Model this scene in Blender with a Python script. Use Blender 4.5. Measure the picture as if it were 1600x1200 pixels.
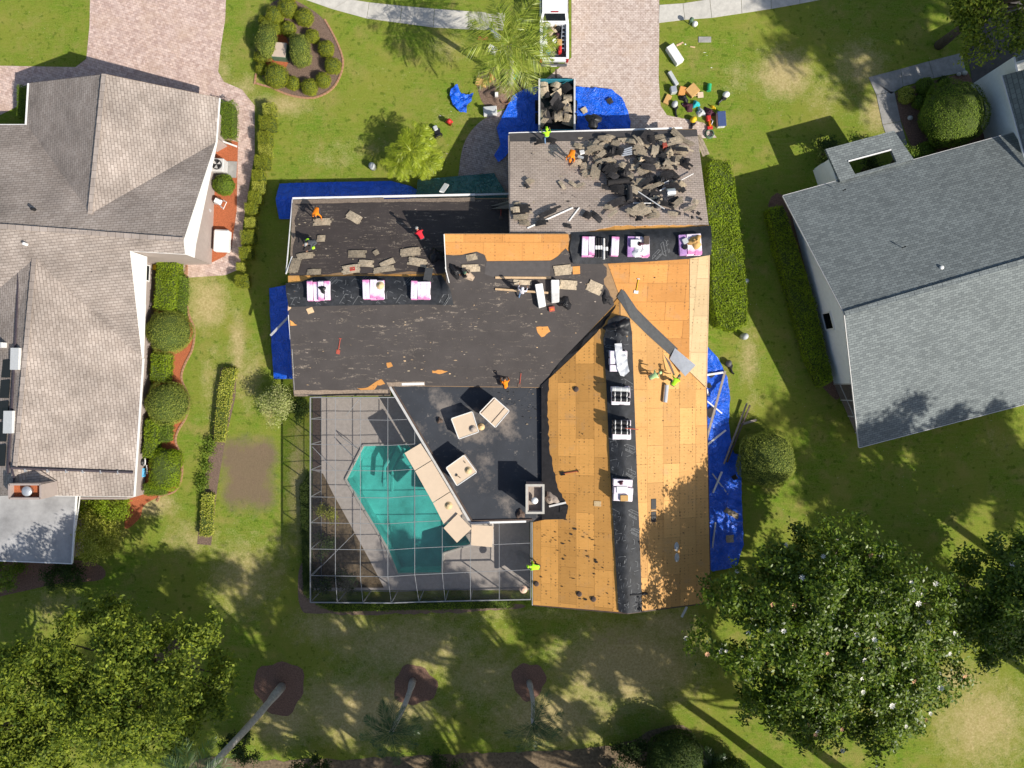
import bpy, bmesh, math, random
import numpy as np
from mathutils import Vector, Matrix
from mathutils.geometry import delaunay_2d_cdt
random.seed(7); rng = np.random.default_rng(11)
sc = bpy.context.scene
col = sc.collection
for o in list(bpy.data.objects): bpy.data.objects.remove(o)

# ------------------------------------------------------------------ camera, sky, sun, exposure
H = 50.0; F = 1100.0
cd = bpy.data.cameras.new('camera'); cam = bpy.data.objects.new('camera', cd); col.objects.link(cam)
cam.location = (0, 0, H); cam.rotation_euler = (0, 0, 0)
cd.sensor_fit = 'HORIZONTAL'; cd.sensor_width = 36; cd.lens = 36*F/1600; cd.clip_end = 1500; cd.clip_start = 1
sc.camera = cam
EL = math.radians(38.5); AZ = math.atan2(-.58, .81)          # sun to the south-east
w = bpy.data.worlds.new("World"); sc.world = w; w.use_nodes = True
wn = w.node_tree.nodes; wl = w.node_tree.links
sky = wn.new('ShaderNodeTexSky'); sky.sky_type = 'NISHITA'; sky.sun_disc = False
sky.sun_elevation = EL; sky.sun_rotation = math.pi/2 - AZ; sky.air_density = 1.0; sky.dust_density = 1.5
wl.new(sky.outputs[0], wn['Background'].inputs[0]); wn['Background'].inputs[1].default_value = 0.10
sd = bpy.data.lights.new('sun', 'SUN'); sd.energy = 5.0; sd.angle = math.radians(.55); sd.color = (1, .945, .86)
sun = bpy.data.objects.new('sun', sd); col.objects.link(sun); sun.location = (30, -20, 60)
dv = Vector((math.cos(AZ)*math.cos(EL), math.sin(AZ)*math.cos(EL), math.sin(EL)))
sun.rotation_euler = dv.to_track_quat('Z', 'Y').to_euler()
vs = sc.view_settings; vs.view_transform = 'Standard'; vs.look = 'None'; vs.exposure = 0.28; vs.gamma = 1; vs.use_curve_mapping = False

# ------------------------------------------------------------------ pixel -> place
def P(px, py, z=0.0):
    s = (H - z)/F
    return Vector(((px-800)*s, (600-py)*s, z))
def plane_pt(px, py, pl, dz=0):
    a, b, c = pl; k = a*(px-800)/F + b*(600-py)/F
    z = (H*k + c)/(1+k)
    p = P(px, py, z); p.z += dz; return p
PS = (0, 1/3, 2.867)                       # south slope of the main roof
PLN = (0, -1/3, 4.85 + 5.95/3)             # north slope, left wing
PGN = (0, -.40, 5.887 + 9.06*.40)          # north slope, garage
PNE = (-.348, -.00835, 4.7 + 7.054*.348)          # east slope, south wing
PNW = (.348, .00835, 4.7 - 7.054*.348)           # west slope, south wing
PLO = (0, 0, 2.64)                         # low roof over the patio
def pz(pl, X, Y): return pl[0]*X + pl[1]*Y + pl[2]
def inpoly(x, y, poly):
    c = False; n = len(poly); j = n-1
    for i in range(n):
        xi, yi = poly[i]; xj, yj = poly[j]
        if (yi > y) != (yj > y) and x < (xj-xi)*(y-yi)/(yj-yi)+xi: c = not c
        j = i
    return c
LOWPX = [(607, 601), (846, 604), (851, 812), (833, 815), (735, 816)]
LOW = [tuple(plane_pt(a, b, PLO)[:2]) for a, b in LOWPX]
def roof_plane(X, Y):
    if inpoly(X, Y, LOW): return PLO
    if X > -.15 and Y > 9.06: return PGN
    if X < -4.25 and Y > 5.95: return PLN
    if X <= -.15 and Y > 9.42: return PLN
    s = pz(PS, X, Y)
    nw, ne = pz(PNW, X, Y), pz(PNE, X, Y)
    r, pl = (nw, PNW) if nw < ne else (ne, PNE)
    return PS if s > r else pl
def roofz(X, Y): return pz(roof_plane(X, Y), X, Y)
def R(px, py, dz=0.0):
    z = 4.0
    for _ in range(8):
        p = P(px, py, z); z = roofz(p.x, p.y)
    p = P(px, py, z); p.z += dz
    return p
def pn(pl): return Vector((-pl[0], -pl[1], 1)).normalized()
def frame(loc, n, yaw):
    n = n.normalized(); x = Vector((math.cos(yaw), math.sin(yaw), 0)); x = (x - n*x.dot(n)).normalized(); y = n.cross(x)
    m = Matrix((x, y, n)).transposed().to_4x4(); m.translation = loc; return m
def RF(px, py, deg=0, dz=0.0):
    p = R(px, py); n = pn(roof_plane(p.x, p.y)); return frame(p + n*dz, n, math.radians(deg))
def GF(px, py, deg=0, z=0.0): return frame(P(px, py, z), Vector((0, 0, 1)), math.radians(deg))

# ------------------------------------------------------------------ materials
class NT:
    def __init__(s, name):
        s.m = bpy.data.materials.new(name); s.m.use_nodes = True; s.t = s.m.node_tree; s.n = s.t.nodes; s.l = s.t.links
        s.b = s.n['Principled BSDF']; s.out = s.n['Material Output']
        s._co = None
    def new(s, ty, **kw):
        n = s.n.new(ty)
        for k, v in kw.items(): setattr(n, k, v)
        return n
    def set(s, n, k, v):
        if hasattr(v, 'is_output'): s.l.new(v, n.inputs[k])
        else: n.inputs[k].default_value = v
    def co(s):
        if s._co is None: s._co = s.new('ShaderNodeTexCoord').outputs['Object']
        return s._co
    def map(s, scale=(1, 1, 1), rot=0, loc=(0, 0, 0), src=None):
        m = s.new('ShaderNodeMapping'); s.set(m, 0, src or s.co()); m.inputs['Scale'].default_value = scale
        m.inputs['Rotation'].default_value = (0, 0, rot); m.inputs['Location'].default_value = loc; return m.outputs[0]
    def noise(s, scale, detail=4, rough=.6, vec=None, dist=0):
        n = s.new('ShaderNodeTexNoise'); s.set(n, 'Vector', vec or s.co()); n.inputs['Scale'].default_value = scale
        n.inputs['Detail'].default_value = detail; n.inputs['Roughness'].default_value = rough; n.inputs['Distortion'].default_value = dist
        return n.outputs['Fac']
    def ramp(s, fac, stops):
        r = s.new('ShaderNodeValToRGB'); s.set(r, 0, fac); e = r.color_ramp.elements
        while len(e) < len(stops): e.new(.5)
        for el, (p, c) in zip(e, stops):
            el.position = p; el.color = (c, c, c, 1) if not hasattr(c, '__len__') else (*c[:3], 1)
        return r.outputs[0]
    def mix(s, fac, a, b, mode='MIX'):
        m = s.new('ShaderNodeMix', data_type='RGBA', blend_type=mode)
        s.set(m, 0, fac)
        for i, v in ((6, a), (7, b)):
            if hasattr(v, 'is_output'): s.l.new(v, m.inputs[i])
            else: m.inputs[i].default_value = (*v[:3], 1)
        return m.outputs[2]
    def math(s, op, a, b=0.0, c=None):
        m = s.new('ShaderNodeMath', operation=op); s.set(m, 0, a); s.set(m, 1, b)
        if c is not None: s.set(m, 2, c)
        return m.outputs[0]
    def bump(s, h, strength=.4, dist=.02):
        b = s.new('ShaderNodeBump'); b.inputs['Strength'].default_value = strength; b.inputs['Distance'].default_value = dist
        s.set(b, 'Height', h); s.l.new(b.outputs[0], s.b.inputs['Normal'])
    def fin(s, color, rough=.8, spec=.3, metal=0):
        s.set(s.b, 'Base Color', color if hasattr(color, 'is_output') else (*color[:3], 1))
        s.set(s.b, 'Roughness', rough); s.b.inputs['Specular IOR Level'].default_value = spec; s.b.inputs['Metallic'].default_value = metal
        return s.m
def sc3(c, k): return tuple(min(1, x*k) for x in c)
def M(name, c, rough=.75, var=.18, scale=6, bump=0, metal=0, spec=.3, c2=None, rnd=0):
    t = NT(name)
    f = t.noise(scale, 5, .65)
    c0 = t.mix(t.ramp(f, [(.3, 0), (.7, 1)]), sc3(c, 1-var), c2 or sc3(c, 1+var))
    if rnd:
        oi = t.new('ShaderNodeObjectInfo'); k = t.math('MULTIPLY_ADD', oi.outputs['Random'], 2*rnd, 1-rnd)
        cc = t.new('ShaderNodeCombineColor'); [t.set(cc, i, k) for i in range(3)]
        c0 = t.mix(1.0, c0, cc.outputs[0], 'MULTIPLY')
    if bump: t.bump(t.noise(scale*4, 4), bump, .02)
    return t.fin(c0, rough, spec, metal)
def shingle(name, c1, c2, cm, rot=0, wdt=.32, row=.145, loc=(0, 0, 0), stain=.25, bs=.5, rough=.9):
    t = NT(name); v = t.map((1, 1, 1), rot, loc)
    b = t.new('ShaderNodeTexBrick'); t.set(b, 'Vector', v)
    b.inputs['Color1'].default_value = (*c1, 1); b.inputs['Color2'].default_value = (*c2, 1); b.inputs['Mortar'].default_value = (*cm, 1)
    b.inputs['Scale'].default_value = 1; b.inputs['Mortar Size'].default_value = .016; b.inputs['Mortar Smooth'].default_value = .3
    b.inputs['Brick Width'].default_value = wdt; b.inputs['Row Height'].default_value = row; b.offset = .5; b.inputs['Bias'].default_value = -.15
    g = t.mix(.35, b.outputs['Color'], t.mix(t.noise(60, 2), sc3(c2, .55), sc3(c1, 1.35)))
    st = t.ramp(t.noise(.35, 5, .6), [(.3, 1-stain), (.7, 1+stain*.4)])
    g = t.mix(1.0, g, st, 'MULTIPLY')
    t.bump(t.math('SUBTRACT', t.math('MULTIPLY', t.noise(50, 2), .4), b.outputs['Fac']), bs, .02)
    return t.fin(g, rough, .2)
def leaf(name, c, c2, trans=.35, rough=.6, spec=.2):
    t = NT(name)
    g = t.new('ShaderNodeNewGeometry')
    f = g.outputs['Random Per Island']
    cc = t.mix(f, c, c2)
    big = t.ramp(t.noise(.9, 3), [(.3, .7), (.7, 1.25)])
    cc = t.mix(1.0, cc, big, 'MULTIPLY')
    m = t.fin(cc, rough, spec)
    tr = t.new('ShaderNodeBsdfTranslucent'); t.l.new(t.mix(1.0, cc, (1.15, 1.25, .6), 'MULTIPLY'), tr.inputs[0])
    ms = t.new('ShaderNodeMixShader'); ms.inputs[0].default_value = trans
    t.l.new(t.b.outputs[0], ms.inputs[1]); t.l.new(tr.outputs[0], ms.inputs[2]); t.l.new(ms.outputs[0], t.out.inputs[0])
    return m

def plywood(name, c, c2, dot=.75):
    t = NT(name); co = t.co()
    oi = t.new('ShaderNodeObjectInfo'); rn = oi.outputs['Random']
    gr = t.noise(3.0, 6, .7, t.map((1.2, 9, 1)))
    base = t.mix(t.ramp(gr, [(.3, 0), (.72, 1)]), c, c2)
    base = t.mix(t.ramp(t.noise(.5, 4), [(.35, 0), (.75, .5)]), base, sc3(c, .78))
    kk = t.math('MULTIPLY_ADD', rn, .36, .80); cc = t.new('ShaderNodeCombineColor'); [t.set(cc, i, kk) for i in range(3)]
    base = t.mix(1.0, base, cc.outputs[0], 'MULTIPLY')
    # nail rows: specks in a grid, some missing
    v = t.new('ShaderNodeSeparateXYZ'); t.set(v, 0, co)
    def cell(o, s, off=0.0):
        q = t.math('FRACT', t.math('MULTIPLY_ADD', o, 1/s, off)); return t.math('ABSOLUTE', t.math('SUBTRACT', q, .5))
    dx = t.math('MULTIPLY', cell(v.outputs[0], .305), .305); dy = t.math('MULTIPLY', cell(v.outputs[1], .205), .205)
    jx = t.math('MULTIPLY_ADD', t.noise(2.2, 3), .26, -.13); jy = t.math('MULTIPLY_ADD', t.noise(1.7, 3), .3, -.15)
    d = t.math('SQRT', t.math('ADD', t.math('POWER', t.math('ADD', dx, jx), 2), t.math('POWER', t.math('ADD', dy, jy), 2)))
    spots = t.math('MULTIPLY', t.ramp(d, [(.018, 1), (.042, 0)]), t.ramp(t.noise(1.5, 5, .75), [(.44, 0), (.58, dot*.85)]))
    spots2 = t.math('MULTIPLY', t.ramp(t.noise(7, 2, .5), [(.70, 0), (.76, 1)]), .5)
    base = t.mix(t.math('MAXIMUM', spots, spots2), base, (.09, .05, .025))
    ln = t.math('MULTIPLY', t.ramp(t.math('MULTIPLY', cell(v.outputs[0], .61, .3), .61), [(.004, 1), (.02, 0)]), .22); ln2 = t.math('MULTIPLY', t.ramp(t.math('MULTIPLY', cell(v.outputs[1], .61, .1), .61), [(.004, 1), (.02, 0)]), .22)
    base = t.mix(t.math('MULTIPLY', t.math('MAXIMUM', ln, ln2), t.ramp(t.noise(.9, 3), [(.35, .2), (.6, 1)])), base, (.22, .12, .05))
    base = t.mix(t.math('MULTIPLY', t.ramp(t.noise(.9, 6, .7, t.map((1, 1, 1), 0, (5, 5, 0))), [(.56, 0), (.72, 1)]), .3), base, (.36, .27, .19))
    t.bump(gr, .15, .01)
    return t.fin(base, .8, .2)

def felt(name, c, streak, amt=.5, sx=.55, sy=3.2, thr=.60, rough=.8, blotch=None):
    t = NT(name)
    base = t.mix(t.ramp(t.noise(.8, 5), [(.3, 0), (.7, 1)]), sc3(c, .82), sc3(c, 1.2))
    base = t.mix(t.math('MULTIPLY', t.noise(30, 3), .5), base, sc3(c, 1.3))
    s1 = t.ramp(t.noise(1.6, 10, .72, t.map((sx, sy, 1)), .5), [(thr, 0), (thr+.07, 1)])
    s2 = t.ramp(t.noise(.28, 4), [(.40, .1), (.62, 1)])
    s3 = t.ramp(t.noise(9, 4, .6), [(.42, 0), (.6, 1)])
    f = t.math('MULTIPLY', t.math('MULTIPLY', s1, t.math('MULTIPLY', s2, s3)), amt)
    base = t.mix(f, base, streak)
    if blotch:
        base = t.mix(t.math('MULTIPLY', t.ramp(t.noise(.33, 7, .68, t.map((1, 1, 1), 0, (3, 7, 0))), [(.52, 0), (.66, 1)]), .8), base, blotch)
    t.bump(t.math('ADD', t.noise(2.5, 8, .7), t.math('MULTIPLY', s1, .5)), .35, .05)
    return t.fin(base, rough, .25)

def pavers(name, c1, c2, cm, rot=0, wdt=.24, row=.13, dirt=(.5, .36, .26)):
    t = NT(name); v = t.map((1, 1, 1), rot)
    b = t.new('ShaderNodeTexBrick'); t.set(b, 'Vector', v)
    b.inputs['Color1'].default_value = (*c1, 1); b.inputs['Color2'].default_value = (*c2, 1); b.inputs['Mortar'].default_value = (*cm, 1)
    b.inputs['Scale'].default_value = 1; b.inputs['Mortar Size'].default_value = .011; b.inputs['Brick Width'].default_value = wdt; b.inputs['Row Height'].default_value = row
    vo = t.new('ShaderNodeTexVoronoi'); t.set(vo, 'Vector', v); vo.inputs['Scale'].default_value = 5.5
    sv = t.new('ShaderNodeSeparateColor'); t.set(sv, 0, vo.outputs['Color'])
    g = t.mix(.30, b.outputs['Color'], sv.outputs[0], 'SOFT_LIGHT')
    g = t.mix(t.ramp(t.noise(.45, 5), [(.5, 0), (.72, .5)]), g, dirt)
    t.bump(t.math('MULTIPLY', b.outputs['Fac'], -1), .35, .01)
    return t.fin(g, .85, .25)

def tarpmat(name, c):
    t = NT(name); n1 = t.noise(1.1, 5, .6, None, 1.5); n2 = t.noise(5, 4, .6, None, 2.5)
    cr = t.math('ABSOLUTE', t.math('SUBTRACT', n1, .5)); cr = t.ramp(cr, [(0, 0), (.06, 1)])
    b = t.mix(t.ramp(n2, [(.35, 0), (.7, 1)]), sc3(c, .8), sc3(c, 1.15)); b = t.mix(t.math('MULTIPLY', t.ramp(t.noise(13, 4, .7), [(.6, 0), (.75, 1)]), .35), b, (.32, .31, .29))
    t.bump(t.math('ADD', t.math('MULTIPLY', cr, .9), n2), .9, .05); return t.fin(b, .3, .55)
MT = {}
def setup_mats():
    m = MT
    m['ply_o'] = plywood('plywood orange', (.57, .25, .066), (.67, .33, .105))
    m['ply_e'] = plywood('plywood tan', (.60, .315, .105), (.71, .41, .155), 1.0)
    m['ply_w'] = plywood('plywood golden', (.67, .325, .08), (.79, .41, .12), 1.0)
    m['ply_p'] = plywood('plywood pale', (.70, .50, .26), (.80, .60, .35))
    m['sheath'] = M('roof sheathing edge', (.30, .19, .10), .85)
    m['felt'] = felt('old brown felt', (.062, .054, .051), (.34, .28, .22), .9, .6, 2.6, .55)
    m['felt_n'] = felt('old black felt', (.060, .049, .045), (.38, .31, .24), 1.0, .6, 4.5, .535)
    m['felt_s'] = M('plain grey felt', (.085, .077, .075), .85, .14, 3, .1)
    m['felt_b'] = M('black felt edge', (.030, .028, .029), .8, .3, 3, .2)
    m['felt_roll'] = M('fresh dark grey felt', (.075, .077, .078), .7, .16, 5, .1)
    m['low'] = felt('weathered low roof', (.040, .044, .052), (.30, .27, .24), .7, 1.3, 1.6, .58, .75, (.25, .215, .185))
    m['under'] = M('black synthetic underlayment', (.024, .026, .030), .62, .5, 2.5, .5, 0, .3)
    m['print'] = M('grey print', (.115, .12, .125), .6, .3, 10)
    m['garage'] = shingle('weathered brown shingles', (.58, .475, .395), (.42, .335, .275), (.17, .13, .11), 0, .30, .142)
    m['ridge_cap'] = M('old shingle edge', (.26, .20, .15), .9, .35, 9, .4)
    m['slab'] = M('torn shingle', (.38, .31, .22), .92, .4, 10, .5, rnd=.28)
    m['slab_d'] = M('dark torn felt', (.034, .031, .031), .85, .4, 5, .4, rnd=.35)
    m['white'] = M('white paint', (.78, .77, .74), .5, .06, 4)
    m['metal'] = M('aluminium', (.62, .64, .66), .4, .1, 5, 0, .6, .5)
    m['gutter'] = M('grey gutter', (.55, .54, .52), .5, .12, 5)
    m['stucco'] = M('stucco wall', (.55, .52, .46), .9, .08, 3, .2)
    m['stucco_p'] = M('taupe stucco wall', (.36, .30, .27), .9, .08, 3, .2)
    m['stucco_w'] = M('white stucco wall', (.86, .87, .87), .9, .05, 3, .15)
    m['blue'] = tarpmat('blue tarp', (.010, .13, .80))
    m['green_tarp'] = tarpmat('dark green tarp', (.016, .13, .125))
    m['cage'] = M('dull cage aluminium', (.27, .275, .28), .5, .1, 5)
    m['concrete'] = M('pale concrete', (.50, .475, .42), .9, .14, 2.5, .2, rnd=.07)
    m['concrete_d'] = M('grey concrete', (.30, .29, .27), .9, .2, 2.5, .2, rnd=.08)
    m['deck'] = M('pool deck', (.54, .48, .43), .85, .12, 4, .1)
    m['asphalt'] = M('dark drive', (.10, .088, .08), .9, .2, 2, .2)
    m['paver'] = pavers('pink pavers', (.60, .50, .435), (.50, .40, .345), (.30, .22, .18))
    m['paver2'] = pavers('pink neighbour pavers', (.62, .47, .40), (.47, .345, .30), (.36, .26, .22), .3, .27, .17)
    m['paver3'] = pavers('grey entry pavers', (.40, .33, .30), (.33, .27, .25), (.17, .14, .13), .25, .26, .15)
    m['mulch'] = M('brown mulch', (.17, .115, .085), .95, .5, 14, .7)
    m['mulch_r'] = M('red mulch', (.40, .12, .05), .95, .35, 16, .7)
    m['mulch_d'] = M('dark red mulch', (.20, .115, .08), .95, .45, 12, .7)
    m['soil'] = M('bare soil', (.21, .145, .105), .95, .25, 6, .5)
    m['soil2'] = M('dark leafy soil', (.17, .125, .075), .95, .5, 5, .6)
    m['edge'] = M('brick edging', (.40, .22, .13), .9, .3, 8, .3)
    m['lshing'] = {}
    m['beige'] = M('beige board', (.64, .50, .36), .7, .04, 2)
    m['beige_s'] = M('beige side', (.50, .40, .32), .75, .08, 3)
    m['straw'] = M('straw', (.62, .46, .25), .8, .15, 20, .3)
    m['straw_p'] = M('pinkish straw', (.66, .45, .33), .8, .12, 20, .3)
    m['timber'] = M('fresh timber', (.62, .43, .25), .8, .15, 7)
    m['timber_g'] = M('grey timber', (.36, .30, .25), .85, .2, 7)
    m['card'] = M('cardboard', (.55, .33, .12), .85, .08, 4)
    m['red'] = M('red plastic', (.55, .035, .03), .45, .1, 5)
    m['rust'] = M('rusty red steel', (.42, .09, .06), .6, .25, 12)
    m['orange'] = M('bright orange cloth', (.85, .23, .01), .85, .12, 9, .2)
    m['cloth_red'] = M('red cloth', (.60, .02, .035), .85, .15, 9, .2)
    m['neon'] = M('neon green cloth', (.42, .85, .03), .85, .12, 9, .2)
    m['neon_p'] = M('pale green cloth', (.50, .74, .33), .85, .1, 9, .2)
    m['cloth_w'] = M('white cloth', (.72, .70, .76), .85, .08, 9, .2)
    m['cloth_g'] = M('dark grey cloth', (.065, .072, .082), .85, .15, 9, .2)
    m['cloth_t'] = M('tan cloth', (.38, .29, .21), .85, .2, 9, .2)
    m['denim'] = M('blue denim', (.13, .22, .36), .85, .2, 9, .2)
    m['jeans_d'] = M('dark trousers', (.045, .045, .055), .85, .2, 9, .2)
    m['skin'] = M('skin', (.38, .21, .13), .6, .06, 5)
    m['hair'] = M('dark hair', (.02, .014, .01), .7, .2, 20)
    m['hair_g'] = M('grey cap', (.34, .34, .33), .7, .1, 20)
    m['black'] = M('black plastic', (.018, .018, .02), .45, .2, 6)
    m['dgrey'] = M('dark grey metal', (.10, .10, .105), .5, .2, 6)
    m['grey'] = M('light grey plastic', (.48, .50, .50), .5, .1, 6)
    m['teal'] = M('teal plastic', (.03, .42, .45), .5, .1, 6)
    m['lblue'] = M('light blue plastic', (.10, .42, .70), .45, .1, 6)
    m['cblue'] = M('navy blue lid', (.055, .085, .20), .5, .12, 6)
    m['greenp'] = M('green plastic', (.03, .38, .16), .45, .1, 6)
    m['greend'] = M('dull green rubber', (.10, .17, .11), .6, .2, 6)
    m['yellow'] = M('yellow plastic', (.72, .47, .02), .5, .1, 6)
    m['maroon'] = M('dark maroon canvas', (.07, .022, .035), .8, .3, 9)
    m['dump'] = M('blue-green painted steel', (.03, .20, .26), .5, .2, 3)
    m['rustd'] = M('dark rusty steel', (.10, .07, .055), .7, .3, 3)
    m['paintw'] = M('white vehicle paint', (.80, .81, .82), .25, .02, 3, 0, 0, .5)
    m['glass'] = M('dark glass', (.012, .015, .018), .08, .2, 3, 0, 0, .6)
    m['tyre'] = M('tyre rubber', (.02, .02, .02), .85, .2, 6)
    m['tail'] = M('red lamp', (.35, .01, .015), .3, .1, 6)
    m['bark'] = M('grey bark', (.46, .43, .40), .9, .25, 5, .5)
    m['bark_d'] = M('brown bark', (.13, .10, .075), .9, .3, 5, .6)
    m['flower'] = M('white petals', (.72, .69, .62), .6, .05, 5)
    m['flower_o'] = M('withered petals', (.66, .36, .20), .7, .2, 9)
    m['solar'] = M('black collector', (.012, .012, .014), .3, .2, 3)
    m['pipe'] = M('dark pipe', (.05, .04, .05), .6, .2, 5)
    m['lanai'] = M('grey lanai roof', (.34, .335, .33), .6, .35, .5, .1)
    # wrapper of shingle bundles: white with magenta ends and small dark print
    t = NT('pink printed wrapper'); v = t.new('ShaderNodeSeparateXYZ'); t.set(v, 0, t.co())
    g = t.ramp(t.math('ADD', t.math('MULTIPLY', v.outputs[1], 1.0), t.math('MULTIPLY_ADD', t.noise(3, 3), .5, .25)), [(-.0, (.70, .26, .50)), (.10, (.79, .58, .71)), (.26, (.83, .77, .81)), (.9, (.80, .70, .79))])
    tx = t.math('MULTIPLY', t.ramp(t.noise(34, 1, .5, t.map((.35, 1, 1))), [(.58, 0), (.62, 1)]), t.ramp(t.math('ABSOLUTE', v.outputs[0]), [(.03, 1), (.07, 0)]))
    g = t.mix(t.math('MULTIPLY', tx, .75), g, (.22, .06, .26))
    t.bump(t.noise(14, 3), .3, .01)
    m['wrap'] = t.fin(g, .35, .5)
    m['wrap_v'] = M('purple wrapper', (.42, .24, .50), .4, .25, 5, .2)
    m['plastic'] = M('crumpled clear white plastic', (.70, .71, .72), .25, .12, 6, .5, 0, .6)
    # screen mesh
    t = NT('insect screen'); t.fin((.035, .035, .04), .9, .1)
    tr = t.new('ShaderNodeBsdfTransparent'); ms = t.new('ShaderNodeMixShader'); ms.inputs[0].default_value = .31
    t.l.new(tr.outputs[0], ms.inputs[1]); t.l.new(t.b.outputs[0], ms.inputs[2]); t.l.new(ms.outputs[0], t.out.inputs[0]); m['screen'] = t.m
    # water
    t = NT('pool water'); tr = t.new('ShaderNodeBsdfTransparent'); tr.inputs[0].default_value = (.45, .92, .88, 1)
    gl = t.new('ShaderNodeBsdfGlossy'); gl.inputs['Roughness'].default_value = .04
    bn = t.new('ShaderNodeBump'); bn.inputs['Strength'].default_value = .25; bn.inputs['Distance'].default_value = .05; t.set(bn, 'Height', t.noise(1.4, 3))
    t.l.new(bn.outputs[0], gl.inputs['Normal']); lw_ = t.new('ShaderNodeLayerWeight'); lw_.inputs[0].default_value = .5
    ms = t.new('ShaderNodeMixShader'); t.l.new(t.math('MULTIPLY_ADD', t.math('POWER', lw_.outputs['Facing'], 4.0), .5, .03), ms.inputs[0]); t.l.new(tr.outputs[0], ms.inputs[1]); t.l.new(gl.outputs[0], ms.inputs[2])
    t.l.new(ms.outputs[0], t.out.inputs[0]); m['water'] = t.m
    m['basin'] = M('pool plaster', (.42, .68, .65), .8, .28, .55)
    # leaves
    m['lf_hedge'] = leaf('hedge leaf', (.15, .235, .010), (.29, .37, .02), .3)
    m['lf_top'] = leaf('topiary leaf', (.16, .205, .025), (.33, .36, .07), .25)
    m['lf_topd'] = leaf('dark topiary leaf', (.09, .16, .014), (.21, .28, .03), .25)
    m['lf_box'] = leaf('box leaf', (.16, .195, .014), (.32, .33, .03), .25)
    m['lf_var'] = leaf('variegated leaf', (.18, .24, .03), (.58, .58, .26), .25)
    m['lf_gold'] = leaf('gold leaf', (.24, .28, .015), (.55, .53, .11), .3)
    m['lf_mag'] = leaf('magnolia leaf', (.045, .095, .008), (.17, .235, .018), .22, .42, .3)
    m['lf_oak'] = leaf('oak leaf', (.045, .085, .010), (.27, .32, .03), .3)
    m['lf_dark'] = leaf('dark leaf', (.025, .05, .010), (.07, .11, .02), .25)
    m['lf_palm'] = leaf('palm leaflet', (.17, .24, .02), (.36, .40, .06), .3, .4, .5)
    m['lf_palmd'] = leaf('dark palm leaflet', (.04, .085, .025), (.10, .16, .05), .3, .4, .5)
    m['lf_palmy'] = leaf('yellow-green palm leaflet', (.22, .30, .012), (.42, .47, .04), .3, .4, .4)
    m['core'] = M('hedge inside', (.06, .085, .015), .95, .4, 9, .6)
setup_mats()

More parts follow.
